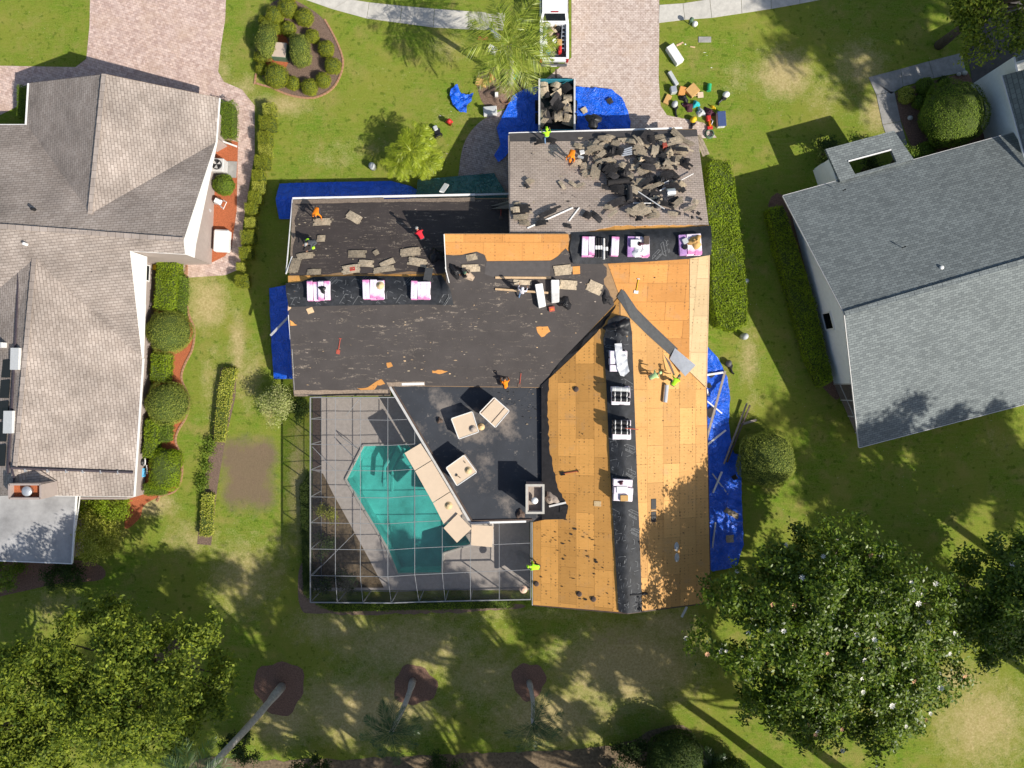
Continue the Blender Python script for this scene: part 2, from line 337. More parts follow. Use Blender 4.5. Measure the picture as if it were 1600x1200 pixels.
# ------------------------------------------------------------------ mesh collecting
class MB:
    def __init__(s): s.v = []; s.f = []; s.mi = []
    def add(s, vs, fs, mi=0):
        k = len(s.v); s.v += [tuple(v) for v in vs]; s.f += [tuple(i+k for i in f) for f in fs]; s.mi += [mi]*len(fs); return s
    def box(s, c, d, mtx=None, mi=0, taper=1.0):
        x, y, z = [q/2 for q in d]; vs = []
        for sz in (-1, 1):
            k = taper if sz > 0 else 1
            for sx, sy in ((-1, -1), (1, -1), (1, 1), (-1, 1)): vs.append(Vector((sx*x*k, sy*y*k, sz*z)))
        if mtx is not None: vs = [mtx @ v for v in vs]
        vs = [v + Vector(c) for v in vs]
        return s.add(vs, [(3, 2, 1, 0), (4, 5, 6, 7), (0, 1, 5, 4), (1, 2, 6, 5), (2, 3, 7, 6), (3, 0, 4, 7)], mi)
    def rot(s, c, d, deg, mi=0, taper=1.0): return s.box(c, d, Matrix.Rotation(math.radians(deg), 3, 'Z'), mi, taper)
    def prism(s, top, dvec, mi=0):
        n = len(top); top = [Vector(t) for t in top]
        nrm = sum(((top[i]-top[0]).cross(top[(i+1) % n]-top[0]) for i in range(1, n-1)), Vector())
        if nrm.dot(Vector(dvec)) > 0: top = top[::-1]
        bot = [t + Vector(dvec) for t in top]
        return s.add(top+bot, [tuple(range(n)), tuple(range(2*n-1, n-1, -1))] + [(i, i+n, (i+1) % n+n, (i+1) % n) for i in range(n)], mi)
    def tube(s, pts, r, n=6, mi=0, cap=True):
        pts = [Vector(p) for p in pts]; rr = r if hasattr(r, '__len__') else [r]*len(pts); vs = []
        for i, p in enumerate(pts):
            d = (pts[min(i+1, len(pts)-1)]-pts[max(i-1, 0)])
            if d.length < 1e-9: d = Vector((0, 0, 1))
            d.normalize(); a = d.orthogonal().normalized() if abs(d.z) < .95 else (Vector((1, 0, 0)) - d*d.x).normalized()
            if abs(d.z) < .95: a = d.cross(Vector((0, 0, 1))).normalized()
            b = d.cross(a)
            vs += [p + (a*math.cos(q*2*math.pi/n)+b*math.sin(q*2*math.pi/n))*rr[i] for q in range(n)]
        m = len(pts); fs = [(i*n+q, i*n+(q+1) % n, (i+1)*n+(q+1) % n, (i+1)*n+q) for i in range(m-1) for q in range(n)]
        if cap: fs += [tuple(range(n-1, -1, -1)), tuple((m-1)*n+q for q in range(n))]
        return s.add(vs, fs, mi)
    def lathe(s, prof, n=12, c=(0, 0, 0), mi=0):
        vs = [(c[0]+r*math.cos(2*math.pi*q/n), c[1]+r*math.sin(2*math.pi*q/n), c[2]+z) for r, z in prof for q in range(n)]
        m = len(prof); fs = [(i*n+q, i*n+(q+1) % n, (i+1)*n+(q+1) % n, (i+1)*n+q) for i in range(m-1) for q in range(n)]
        fs += [tuple(range(n-1, -1, -1)), tuple((m-1)*n+q for q in range(n))]
        return s.add(vs, fs, mi)
    def ball(s, c, r, n=10, m=6, mi=0):
        rx, ry, rz = r if hasattr(r, '__len__') else (r, r, r)
        vs = [(c[0], c[1], c[2]-rz)] + [(c[0]+rx*math.sin(math.pi*i/m)*math.cos(2*math.pi*q/n), c[1]+ry*math.sin(math.pi*i/m)*math.sin(2*math.pi*q/n), c[2]-rz*math.cos(math.pi*i/m)) for i in range(1, m) for q in range(n)] + [(c[0], c[1], c[2]+rz)]
        fs = [(0, 1+(q+1) % n, 1+q) for q in range(n)] + [(1+i*n+q, 1+i*n+(q+1) % n, 1+(i+1)*n+(q+1) % n, 1+(i+1)*n+q) for i in range(m-2) for q in range(n)]
        l = len(vs)-1; fs += [(l, l-n+q, l-n+(q+1) % n) for q in range(n)]
        return s.add(vs, fs, mi)
    def mesh(s, name, mats, smooth=False, bevel=0):
        me = bpy.data.meshes.new(name); me.from_pydata(s.v, [], s.f)
        mats = mats if isinstance(mats, (list, tuple)) else [mats]
        for m in mats: me.materials.append(MT[m] if isinstance(m, str) else m)
        if len(mats) > 1: me.polygons.foreach_set('material_index', s.mi)
        if bevel:
            b = bmesh.new(); b.from_mesh(me); bmesh.ops.bevel(b, geom=b.edges[:], offset=bevel, segments=1, affect='EDGES', clamp_overlap=True); b.to_mesh(me); b.free()
        if smooth: me.polygons.foreach_set('use_smooth', [True]*len(me.polygons))
        me.update(); return me
    def build(s, name, mats, parent=None, smooth=False, bevel=0, mtx=None):
        return link(name, s.mesh(name, mats, smooth, bevel), parent, mtx)
def link(name, me, parent=None, mtx=None):
    o = bpy.data.objects.new(name, me); col.objects.link(o)
    if parent is not None: o.parent = parent
    if mtx is not None: o.matrix_basis = mtx
    return o
def tag(o, label, cat, group=None, kind=None):
    if label: o['label'] = label
    if cat: o['category'] = cat
    if group: o['group'] = group
    if kind: o['kind'] = kind
    return o
def empty(name, label, cat, mtx=None, group=None):
    o = bpy.data.objects.new(name, None); col.objects.link(o); o.empty_display_size = .2
    if mtx is not None: o.matrix_basis = mtx
    return tag(o, label, cat, group)
def struct(o): o['kind'] = 'structure'; return o
def dup(o, parent=None, mtx=None):
    c = o.copy(); col.objects.link(c); c.parent = parent
    if mtx is not None: c.matrix_basis = mtx
    for ch in list(o.children): dup(ch, c, ch.matrix_basis.copy())
    return c

def poly_sheet(poly, spacing, zf, jit=.3):
    """triangulated sheet inside the outline poly (world xy), zf(x, y) gives the height"""
    b = []
    n = len(poly)
    for i in range(n):
        p, q = Vector(poly[i][:2]), Vector(poly[(i+1) % n][:2]); k = max(1, int((q-p).length/spacing))
        b += [p.lerp(q, j/k) for j in range(k)]
    nb = len(b); ed = [(i, (i+1) % nb) for i in range(nb)]
    xs = [p.x for p in b]; ys = [p.y for p in b]; pl = [tuple(p) for p in b]; pts = list(b)
    y = min(ys)+spacing*.6
    while y < max(ys):
        x = min(xs)+spacing*.6
        while x < max(xs):
            a, c = x+random.uniform(-jit, jit)*spacing, y+random.uniform(-jit, jit)*spacing
            if inpoly(a, c, pl) and min((a-p.x)**2+(c-p.y)**2 for p in b) > (spacing*.4)**2: pts.append(Vector((a, c)))
            x += spacing
        y += spacing
    v, e, f, *_ = delaunay_2d_cdt(pts, ed, [], 1, 1e-5)
    mb = MB(); mb.add([(p.x, p.y, zf(p.x, p.y)) for p in v], f); return mb
def wn2(x, y, s, seed=0.0):
    """cheap smooth wrinkle noise, about -1..1"""
    return (math.sin(x*s+1.3*math.sin(y*s*.7+seed)+seed) + math.sin(y*s*1.31+1.7*math.sin(x*s*.53+seed*2)+seed*1.7) + .6*math.sin((x+y)*s*2.1+seed*3) + .5*math.sin((x-y*.6)*s*3.3+seed))/3.1
def gpoly(px, z=0.0): return [tuple(P(a, b, z)) for a, b in px]
def flat(name, px, z, mat, z0=None):
    """a thin flat ground sheet with its outline given in photo pixels at ground level"""
    mb = MB()
    if z0 is None: mb.add(gpoly(px, 0), [tuple(range(len(px)))]); mb.v = [(x, y, z) for x, y, _ in mb.v]
    else: mb.prism([(x, y, z) for x, y, _ in gpoly(px, 0)], (0, 0, z0-z))
    o = struct(mb.build(name, mat))
    me = o.data
    if z0 is None and me.polygons[0].normal.z < 0: me.flip_normals()
    return o
def smooth_poly(pts, k=4):
    """closed Catmull-Rom through pixel points"""
    n = len(pts); out = []
    for i in range(n):
        p0, p1, p2, p3 = [Vector(pts[(i+j-1) % n]) for j in range(4)]
        for t in [q/k for q in range(k)]:
            out.append(tuple(.5*((2*p1)+(-p0+p2)*t+(2*p0-5*p1+4*p2-p3)*t*t+(-p0+3*p1-3*p2+p3)*t**3)))
    return out
def ellipse(cx, cy, rx, ry, n=24, wob=.05, rot=0):
    out = []
    for i in range(n):
        a = 2*math.pi*i/n; r = 1+wob*math.sin(3*a+cx)+wob*.6*math.sin(7*a+cy)
        x, y = rx*r*math.cos(a), ry*r*math.sin(a); c, s = math.cos(rot), math.sin(rot); out.append((cx+x*c-y*s, cy+x*s+y*c))
    return out
def clip_rect(poly, x0, x1, y0, y1):
    for ax, v, sg in ((0, x0, 1), (0, x1, -1), (1, y0, 1), (1, y1, -1)):
        out = []; n = len(poly)
        for i in range(n):
            a, b = poly[i], poly[(i+1) % n]; ia, ib = (a[ax]-v)*sg >= 0, (b[ax]-v)*sg >= 0
            if ia: out.append(a)
            if ia != ib:
                t = (v-a[ax])/(b[ax]-a[ax]); out.append((a[0]+(b[0]-a[0])*t, a[1]+(b[1]-a[1])*t))
        poly = out
        if len(poly) < 3: return []
    return poly
def area2(p): return abs(sum(p[i][0]*p[(i+1) % len(p)][1]-p[(i+1) % len(p)][0]*p[i][1] for i in range(len(p))))/2
def jag(px, amp=2.0, seg=7, skip=(), closed=True):
    """roughen a pixel outline"""
    out = []
    n = len(px)
    for i in range(n):
        a, b = px[i], px[(i+1) % n]; out.append(a)
        if i in skip or (not closed and i == n-1): continue
        L = math.hypot(b[0]-a[0], b[1]-a[1]); k = int(L/seg)
        for j in range(1, k):
            t = j/k; out.append((a[0]+(b[0]-a[0])*t+random.uniform(-amp, amp), a[1]+(b[1]-a[1])*t+random.uniform(-amp, amp)))
    return out

# ------------------------------------------------------------------ foliage
def leaves_mesh(name, pos, nrm, L, mat, asp=.5):
    n = len(pos); nrm = nrm/np.maximum(np.linalg.norm(nrm, axis=1, keepdims=True), 1e-6)
    t = rng.normal(size=(n, 3)); t -= nrm*(t*nrm).sum(1, keepdims=True); t /= np.maximum(np.linalg.norm(t, axis=1, keepdims=True), 1e-6)
    b = np.cross(nrm, t); l = (L*rng.uniform(.7, 1.3, n))[:, None]
    v = np.stack([pos-t*l*.5, pos+b*l*asp*.5+nrm*l*.06, pos+t*l*.5, pos-b*l*asp*.5+nrm*l*.06], 1).reshape(-1, 3)
    return quads_mesh(name, v, mat)
def quads_mesh(name, v, mat):
    n = len(v)//4; me = bpy.data.meshes.new(name); me.vertices.add(4*n); me.vertices.foreach_set('co', np.ascontiguousarray(v, dtype=np.float32).ravel())
    me.loops.add(4*n); me.loops.foreach_set('vertex_index', np.arange(4*n, dtype=np.int32)); me.polygons.add(n)
    me.polygons.foreach_set('loop_start', np.arange(0, 4*n, 4, dtype=np.int32)); me.polygons.foreach_set('loop_total', np.full(n, 4, dtype=np.int32))
    me.materials.append(MT[mat] if isinstance(mat, str) else mat); me.update(calc_edges=True); return me
def slab_wall(pts, toward, th=.14):
    """an upright face given thickness on the side away from view (towards a point inside)"""
    pts = [Vector(q) for q in pts]; n = (pts[1]-pts[0]).cross(pts[2]-pts[0]).normalized(); c = sum(pts, Vector())/len(pts)
    if n.dot(Vector(toward)-c) < 0: n = -n
    return MB().prism(pts, n*th)
def unit(n):
    u = rng.normal(size=(n, 3)); return u/np.linalg.norm(u, axis=1, keepdims=True)
def crown_pts(c, r, nclump, per, spread, lobes=6, up=.55, low=-.35, gap=.0):
    """clumped leaf positions: boughs spread over an uneven crown of centre c and radii r, gaps between them"""
    c = np.array(c, float); r = np.array(r, float); K = 7
    nb = max(4, nclump//K)
    lc = unit(lobes); lc[:, 2] = np.abs(lc[:, 2])*.5; la = rng.uniform(-.30, .30, lobes)
    n1 = int(nb*.62); ii = np.arange(n1); an = ii*2.39996+rng.normal(0, .25, n1); ro = np.clip(np.sqrt((ii+.5)/n1*.96)+rng.normal(0, .04, n1), 0, .985); z1 = np.sqrt(1-ro**2)*rng.uniform(.35, 1.0, n1)
    u1 = np.stack([np.cos(an)*ro, np.sin(an)*ro, z1], 1)
    u2 = unit((nb-n1)*4); u2 = u2[u2[:, 2] > low][:nb-n1]; u2 = u2*rng.uniform(.55, 1.0, (len(u2), 1))
    bu = np.concatenate([u1, u2]); k = 1+sum(a*np.exp(-((bu-q)**2).sum(1)/.3) for a, q in zip(la, lc))+rng.normal(0, .06, len(bu))
    bc = c+bu*r*k[:, None]*.90; m = r[0]
    br = m*rng.uniform(.13, .25, len(bu)) if m > 1.2 else m*rng.uniform(.3, .5, len(bu))
    v = unit(len(bu)*K)*rng.uniform(.35, 1, (len(bu)*K, 1)); v[:, 2] = np.where(v[:, 2] < -.3, -v[:, 2], v[:, 2])
    cc = np.repeat(bc, K, 0)+v*np.repeat(br, K)[:, None]*np.array([1, 1, .7]); u = v*.7+np.repeat(bu, K, 0)*.5
    if gap:
        keep = np.array([wn2(p[0], p[1], 1.1, c[0]) > -1+gap*1.2 or random.random() < .25 for p in cc]); cc, u = cc[keep], u[keep]
    n = len(cc)
    pos = np.repeat(cc, per, 0)+rng.normal(size=(n*per, 3))*np.array([spread, spread, spread*.6])
    nr = np.repeat(u, per, 0)*.7+rng.normal(size=(n*per, 3))*.5+np.array([0, 0, up]); return pos, nr, cc
def limbs(mb, base, top, r0, targets, curve=.3):
    base, top = Vector(base), Vector(top)
    pts = [base, base.lerp(top, .5)+Vector((random.uniform(-.15, .15), random.uniform(-.15, .15), 0)), top]
    mb.tube(pts, [r0*1.25, r0*.85, r0*.7], 8)
    for q in targets:
        q = Vector(q); s = base.lerp(top, random.uniform(.65, 1)); m = s.lerp(q, .5)+Vector((0, 0, -.08*(q-s).length)); mb.tube([s, m, q], [r0*.45, r0*.28, r0*.06], 5)
def tree(label, base, h, rad, crown_h, nclump, per, spread, L, lf='lf_oak', bark='bark_d', name='tree', cat='tree', group=None, trunk_r=.25, lobes=7, off=(0, 0), gap=0.0, asp=.5):
    b = Vector(base); e = empty(name, label, cat, Matrix.Translation(b), group)
    cz = h-crown_h*.5; c = (off[0], off[1], cz)
    pos, nr, cc = crown_pts(c, (rad, rad*.95, crown_h*.5), nclump, per, spread, lobes, gap=gap)
    link('crown', leaves_mesh('crown', pos, nr, L, lf, asp), e)
    mb = MB(); sel = cc[rng.choice(len(cc), min(26, len(cc)), replace=False)]
    limbs(mb, (0, 0, -.1), (off[0]*.5, off[1]*.5, cz-crown_h*.15), trunk_r, sel); mb.build('trunk', bark, e, True)
    return e, pos, nr
def topiary(label, loc, r, lf='lf_top', n=1500, L=.09, shape='ball', name='shrub', cat='shrub', group=None, rz=0, p=2.2):
    """clipped plant: r = half sizes; loc = ground point; leaves in a thin skin over a solid dark inside"""
    n = int(n*1.5); rx, ry, rz_ = r; m = Matrix.Translation(Vector(loc)) @ Matrix.Rotation(math.radians(rz), 4, 'Z')
    e = empty(name, label, cat, m, group)
    pw = 2/p if shape == 'ball' else 2/7.0
    u = unit(n)
    sp = np.sign(u)*np.abs(u)**(pw)
    sp /= (np.sum(np.abs(sp)**(2/pw), 1, keepdims=True)**(pw/2))
    ph = rng.uniform(0, 6, 3); wob = 1+.05*np.sin(u[:, :1]*5+ph[0])+.05*np.sin(u[:, 1:2]*6+ph[1])+.03*np.sin(u[:, 2:3]*9+u[:, :1]*7+ph[2])
    zc = rz_
    pos = sp*np.array([rx, ry, rz_])*wob+np.array([0, 0, zc])+rng.normal(0, .03+L*.16, (n, 3)); nr = u*1.1+rng.normal(size=(n, 3))*.5+np.array([0, 0, .35])
    if shape == 'box':
        f = rng.random(n); a, b = rng.uniform(-1, 1, n), rng.uniform(-1, 1, n); top = f < .5; sx = f < .75; sg = np.where(rng.random(n) < .5, -1., 1.)
        q = np.where(top[:, None], np.stack([a, b, np.ones(n)], 1), np.where(sx[:, None], np.stack([sg, a, b], 1), np.stack([a, sg, b], 1)))
        nr = np.where(top[:, None], np.array([0, 0, 1.]), np.where(sx[:, None], np.stack([sg, 0*a, 0*a], 1), np.stack([0*a, sg, 0*a], 1)))*1.1+rng.normal(size=(n, 3))*.5+np.array([0, 0, .25])
        pos = q*np.array([rx, ry, rz_])*(1+.05*np.sin(a*5+rx*40)[:, None])+np.array([0, 0, zc])+rng.normal(0, .03, (n, 3))
    kp = pos[:, 2] > .02; pos, nr = pos[kp], nr[kp]
    link('foliage', leaves_mesh('foliage', pos, nr, L, lf, .55), e)
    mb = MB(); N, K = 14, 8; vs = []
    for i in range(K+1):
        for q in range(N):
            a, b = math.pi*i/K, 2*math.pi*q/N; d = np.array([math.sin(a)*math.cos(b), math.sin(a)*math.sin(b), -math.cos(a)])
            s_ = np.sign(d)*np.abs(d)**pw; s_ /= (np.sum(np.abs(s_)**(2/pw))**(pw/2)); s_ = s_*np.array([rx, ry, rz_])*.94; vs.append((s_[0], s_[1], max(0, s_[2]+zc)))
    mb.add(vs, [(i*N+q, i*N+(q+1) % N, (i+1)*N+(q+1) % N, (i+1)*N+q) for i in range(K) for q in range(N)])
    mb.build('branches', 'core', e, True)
    return e
def hedge_poly(label, px, h, lf='lf_hedge', dens=420, L=.10, name='hedge', cat='hedge', group=None):
    """clipped hedge: footprint in photo pixels at its top; flat top and upright sides covered in leaves"""
    poly = [tuple(P(a, b, h))[:2] for a, b in px]
    cx = sum(p[0] for p in poly)/len(poly); cy = sum(p[1] for p in poly)/len(poly)
    e = empty(name, label, cat, Matrix.Translation((cx, cy, 0)), group); poly = [(x-cx, y-cy) for x, y in poly]
    A = area2(poly); n = int(A*dens); xs = [p[0] for p in poly]; ys = [p[1] for p in poly]; pts = []
    while len(pts) < n:
        x, y = random.uniform(min(xs), max(xs)), random.uniform(min(ys), max(ys))
        if inpoly(x, y, poly): pts.append((x, y, h+.09*wn2(x, y, 1.7)+random.gauss(0, .045)+(random.random() < .03)*random.uniform(.05, .18)))
    nr = [(0, 0, 1)]*len(pts)
    for i in range(len(poly)):
        a, b = Vector(poly[i]), Vector(poly[(i+1) % len(poly)]); d = b-a; nn = Vector((d.y, -d.x)).normalized()
        if inpoly(*((a+b)/2+nn*.05), poly): nn = -nn
        for _ in range(int(d.length*h*dens*.6)):
            t, z = random.random(), random.uniform(0.02, h); q = a+d*t+nn*(random.gauss(.02, .05)+.07*wn2(a.x+d.x*t, a.y+d.y*t, 2.1)+(random.random() < .03)*.12); pts.append((q.x, q.y, z)); nr.append((nn.x, nn.y, .4))
    pos = np.array(pts); nr = np.array(nr)+rng.normal(size=(len(pts), 3))*.5
    link('foliage', leaves_mesh('foliage', pos, nr, L, lf, .55), e)
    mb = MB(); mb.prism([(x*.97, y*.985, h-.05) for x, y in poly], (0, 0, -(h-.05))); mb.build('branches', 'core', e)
    return e
def bushy(label, loc, r, lf, nclump=60, per=30, L=.13, name='shrub', cat='shrub', group=None, spread=.18):
    e = empty(name, label, cat, Matrix.Translation(Vector(loc)), group)
    pos, nr, cc = crown_pts((0, 0, r[2]*.8), r, nclump, per, spread, 5, low=-.6); pos[:, 2] = np.abs(pos[:, 2])
    link('foliage', leaves_mesh('foliage', pos, nr, L, lf, .55), e)
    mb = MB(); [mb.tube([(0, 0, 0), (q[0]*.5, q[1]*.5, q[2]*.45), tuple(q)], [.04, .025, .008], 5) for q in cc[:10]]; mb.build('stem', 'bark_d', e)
    return e
def frond_mesh(L, droop, lf, n=32, wid=.55, leaf_w=.035, rise=.5):
    """one pinnate palm frond along +x: midrib and two rows of leaflets"""
    q = []; pts = []
    for i in range(n+1):
        t = i/n; x = L*t*(1-.12*t*droop); z = rise*L*.55*math.sin(min(t*1.5, 1.57))-droop*L*.55*t*t; pts.append(Vector((x, 0, z)))
    for i in range(3, n+1):
        t = i/n; p = pts[i]; ll = wid*L*.5*(math.sin(math.pi*min(.98, t*.86+.13))**.8)*random.uniform(.7, 1.15)
        for s in (-1, 1):
            sw = .55+.4*t; tip = p+Vector((ll*sw, s*ll*.8, -ll*random.uniform(.15, .55))); d = (tip-p).normalized(); wv = (d.cross(Vector((random.uniform(-.7, .7), random.uniform(-.7, .7), 1))).normalized())*leaf_w*random.uniform(.7, 1.2)
            m = p.lerp(tip, .45)+Vector((0, 0, ll*.06)); q += [p, m+wv, tip, m-wv]
    for i in range(n):
        a, b = pts[i], pts[i+1]; wq = .022*(1-i/n)+.006; q += [a+Vector((0, -wq, .01)), b+Vector((0, -wq, .01)), b+Vector((0, wq, .01)), a+Vector((0, wq, .01))]
    return quads_mesh('frond', np.array([tuple(v) for v in q]), lf)
def palm(label, base, top, nf, L, lf, droop=.9, trunk_r=.19, group=None, name='palm_tree', bark='bark', seed=1, wid=.55, leaf_w=.035, az=None):
    random.seed(seed); b = Vector(base); tp = Vector(top)-b; e = empty(name, label, 'palm tree', Matrix.Translation(b), group)
    mb = MB(); K = 10; mb.tube([(tp*(i/K))+Vector((.12*math.sin(i*.35), 0, 0))*(0 if i in (0, K) else 1) for i in range(K+1)], [trunk_r*(1.35-.1*i if i < 2 else 1.0-.025*i)*(1+.05*(i % 2)) for i in range(K+1)], 9)
    mb.build('trunk', bark, e, True)
    ms = [frond_mesh(L*random.uniform(.85, 1.1), droop*k, lf, wid=wid, leaf_w=leaf_w, rise=ri) for k, ri in ((.6, .75), (.9, .5), (1.15, .3))]
    for i in range(nf):
        a = (2*math.pi*i*.382*1.0+random.uniform(-.2, .2)) if az is None else math.radians(az[i % len(az)])+random.uniform(-.12, .12)
        me = ms[0] if i < nf*.3 else ms[1] if i < nf*.68 else ms[2]
        link('frond', me, e, Matrix.Translation(tp) @ Matrix.Rotation(a, 4, 'Z') @ Matrix.Rotation(random.uniform(-.12, .12), 4, 'X'))
    return e
# ------------------------------------------------------------------ ground
def make_ground():
    xs = np.concatenate([[-400, -150, -70], np.arange(-42, 42.1, .4), [70, 150, 400]]); ys = np.concatenate([[-400, -150, -60], np.arange(-33, 33.1, .4), [60, 150, 400]])
    X, Y = np.meshgrid(xs, ys); nx, ny = len(xs), len(ys); v = np.stack([X.ravel(), Y.ravel(), np.zeros(X.size)], 1)
    me = bpy.data.meshes.new('ground')
    f = [(j*nx+i, j*nx+i+1, (j+1)*nx+i+1, (j+1)*nx+i) for j in range(ny-1) for i in range(nx-1)]
    # the pool is a hole in the ground
    pool = gpoly([(566, 697), (739, 690), (745, 900), (617, 900), (538, 749)])
    pl = [(p[0], p[1]) for p in pool]
    def inside(q):
        c = v[list(q)].mean(0); return inpoly(c[0], c[1], HOLE)
    me.from_pydata(v.tolist(), [], [q for q in f if not (abs(v[q[0]][0]) < 45 and inside(q))])
    px = 800+X.ravel()*22; py = 600-Y.ravel()*22
    def blobs(lst):
        a = np.zeros(X.size)
        for cx, cy, rx, ry, k in lst: a = np.maximum(a, k*np.exp(-(((px-cx)/rx)**2+((py-cy)/ry)**2)))
        return a
    dry = blobs([(325, 475, 42, 50, .9), (372, 545, 16, 75, .85), (310, 440, 30, 25, .7), (440, 165, 65, 22, .75), (385, 135, 30, 30, .6), (350, 110, 16, 60, .6), (240, 790, 45, 22, .9), (1225, 115, 55, 45, .95), (1345, 100, 50, 50, .75), (1150, 120, 26, 40, .55), (1290, 150, 60, 50, .5),
                 (1170, 560, 22, 60, .7), (1180, 625, 25, 25, .5), (1535, 1130, 100, 95, .78), (1495, 1060, 50, 30, .8), (980, 1040, 130, 80, 1.0), (860, 1120, 120, 60, .9), (570, 1110, 140, 70, .9), (640, 1010, 150, 60, .8), (380, 900, 70, 80, .7), (440, 1120, 70, 60, .8), (520, 980, 90, 40, .7), (760, 1060, 90, 60, .7), (300, 840, 60, 40, .6), (330, 600, 30, 90, .5), (1040, 980, 70, 40, .8), (390, 590, 30, 70, .6),
                 (700, 180, 60, 30, .35), (700, 75, 55, 35, .5), (560, 230, 120, 25, .4), (520, 250, 60, 20, .5), (600, 120, 70, 40, .3), (1000, 1000, 70, 40, .7), (1560, 690, 40, 40, .4), (420, 640, 12, 30, .8), (800, 960, 300, 16, .5), (60, 50, 90, 60, .25), (440, 870, 22, 80, .5), (465, 760, 18, 120, .75), (1290, 230, 60, 20, .35), (1370, 175, 35, 40, .8), (90, 950, 80, 50, .5), (1240, 240, 70, 40, .1)])
    bare = blobs([(388, 740, 46, 66, 1.35), (366, 712, 34, 36, 1.2), (412, 712, 30, 36, 1.2), (368, 770, 30, 36, 1.1), (410, 772, 30, 36, 1.1), (345, 690, 16, 40, .8), (470, 725, 16, 60, .6), (1215, 115, 25, 18, .45), (345, 775, 30, 30, .5), (1500, 930, 40, 30, .4), (960, 1000, 90, 45, .5), (890, 1090, 60, 40, .4), (500, 900, 30, 60, .5)])
    for nm, a in (('dry', dry), ('bare', bare)):
        at = me.attributes.new(nm, 'FLOAT', 'POINT'); at.data.foreach_set('value', a.astype(np.float32))
    t = NT('lawn grass')
    ad = t.new('ShaderNodeAttribute', attribute_name='dry').outputs['Fac']; ab = t.new('ShaderNodeAttribute', attribute_name='bare').outputs['Fac']
    fine = t.noise(9, 6, .75); mid = t.noise(1.4, 6, .65); big = t.noise(.17, 4, .6)
    g = t.mix(t.ramp(fine, [(.28, 0), (.72, 1)]), (.075, .12, .010), (.31, .34, .062))
    g = t.mix(t.ramp(mid, [(.35, 0), (.66, .85)]), g, t.mix(t.ramp(fine, [(.3, 0), (.7, 1)]), (.085, .175, .012), (.175, .295, .026)))
    g = t.mix(t.ramp(t.noise(.6, 7, .7, t.map((1, 1, 1), 0, (9, 4, 2))), [(.50, 0), (.68, .85)]), g, t.mix(t.ramp(t.noise(14, 4, .7), [(.35, 0), (.65, 1)]), (.19, .17, .045), (.42, .355, .12)))
    g = t.mix(t.math('MULTIPLY', t.ramp(t.noise(2.2, 6, .7, t.map((.35, 2.6, 1), .08)), [(.50, 0), (.66, 1)]), .5), g, t.mix(fine, (.22, .21, .05), (.36, .33, .10)))
    g = t.mix(t.math('MULTIPLY', t.ramp(t.noise(19, 3, .6), [(.56, 0), (.7, 1)]), .55), g, (.055, .085, .010))
    g = t.mix(t.ramp(big, [(.42, 0), (.64, .6)]), g, (.25, .255, .045))
    g = t.mix(t.math('MULTIPLY', t.ramp(t.noise(2.6, 3, .5, t.map((1, 1, 1), 0, (2, 8, 2))), [(.60, 0), (.68, 1)]), .55), g, (.06, .11, .010))
    fv = t.new('ShaderNodeTexVoronoi'); t.set(fv, 'Vector', t.co()); fv.inputs['Scale'].default_value = 2.2
    g = t.mix(t.math('MULTIPLY', t.ramp(fv.outputs['Distance'], [(.03, 1), (.07, 0)]), t.ramp(t.noise(.4, 2), [(.45, 0), (.55, .8)])), g, (.55, .52, .36))
    dm = t.math('ADD', ad, t.math('MULTIPLY_ADD', mid, 1.0, -.5)); dm = t.math('ADD', dm, t.math('MULTIPLY_ADD', fine, .9, -.45))
    dcol = t.mix(t.ramp(t.noise(6, 6, .75), [(.3, 0), (.7, 1)]), (.30, .235, .09), (.60, .49, .25))
    g = t.mix(t.ramp(dm, [(.32, 0), (.85, .95)]), g, dcol)
    bm_ = t.math('ADD', ab, t.math('MULTIPLY_ADD', mid, .8, -.4))
    g = t.mix(t.ramp(t.math('ADD', bm_, t.math('MULTIPLY_ADD', fine, .7, -.35)), [(.45, 0), (1.05, .9)]), g, t.mix(fine, (.135, .092, .065), (.27, .19, .135)))
    t.bump(t.math('ADD', t.math('MULTIPLY', t.noise(22, 4, .7), 1.0), t.math('MULTIPLY', mid, .6)), .65, .07)
    me.materials.append(t.fin(g, .95, .0)); me.update()
    o = struct(link('ground', me)); o['label'] = 'patchy green and dry lawn'
POOLPX = [(568, 695), (639, 693), (738, 850), (693, 864), (691, 896), (621, 897), (603, 853), (540, 749)]
DECKPX = [(489, 622), (826, 622), (828, 922), (489, 922)]
HOLE = [tuple(P(a, b))[:2] for a, b in [(520, 660), (760, 660), (760, 905), (520, 905)]]
make_ground()

flat('driveway', [(893, -60), (1030, -60), (1030, 60), (1029, 120), (1032, 165), (1042, 180), (1100, 192), (1120, 215), (780, 230), (775, 200), (800, 175), (845, 130), (893, 90)], .012, 'paver')
flat('driveway', [(-40, 102), (118, 105), (135, 92), (140, 40), (142, -60), (355, -60), (352, 30), (345, 75), (341, 112), (350, 128), (378, 140), (398, 165), (398, 240), (388, 300), (380, 350), (375, 420), (352, 430), (290, 434), (272, 430), (250, 400), (300, 260), (60, 150), (-40, 200)], .012, 'paver2')
flat('path', smooth_poly([(800, 176), (768, 180), (742, 198), (725, 225), (718, 260), (718, 290), (740, 320), (800, 320), (830, 240)], 4), .016, 'paver3')
struct(MB().prism([(x, y, .02) for x, y, _ in gpoly([(1507, 60), (1560, -60), (1700, -60), (1700, 200), (1520, 135)])], (0, 0, -.01)).build('driveway', 'asphalt'))
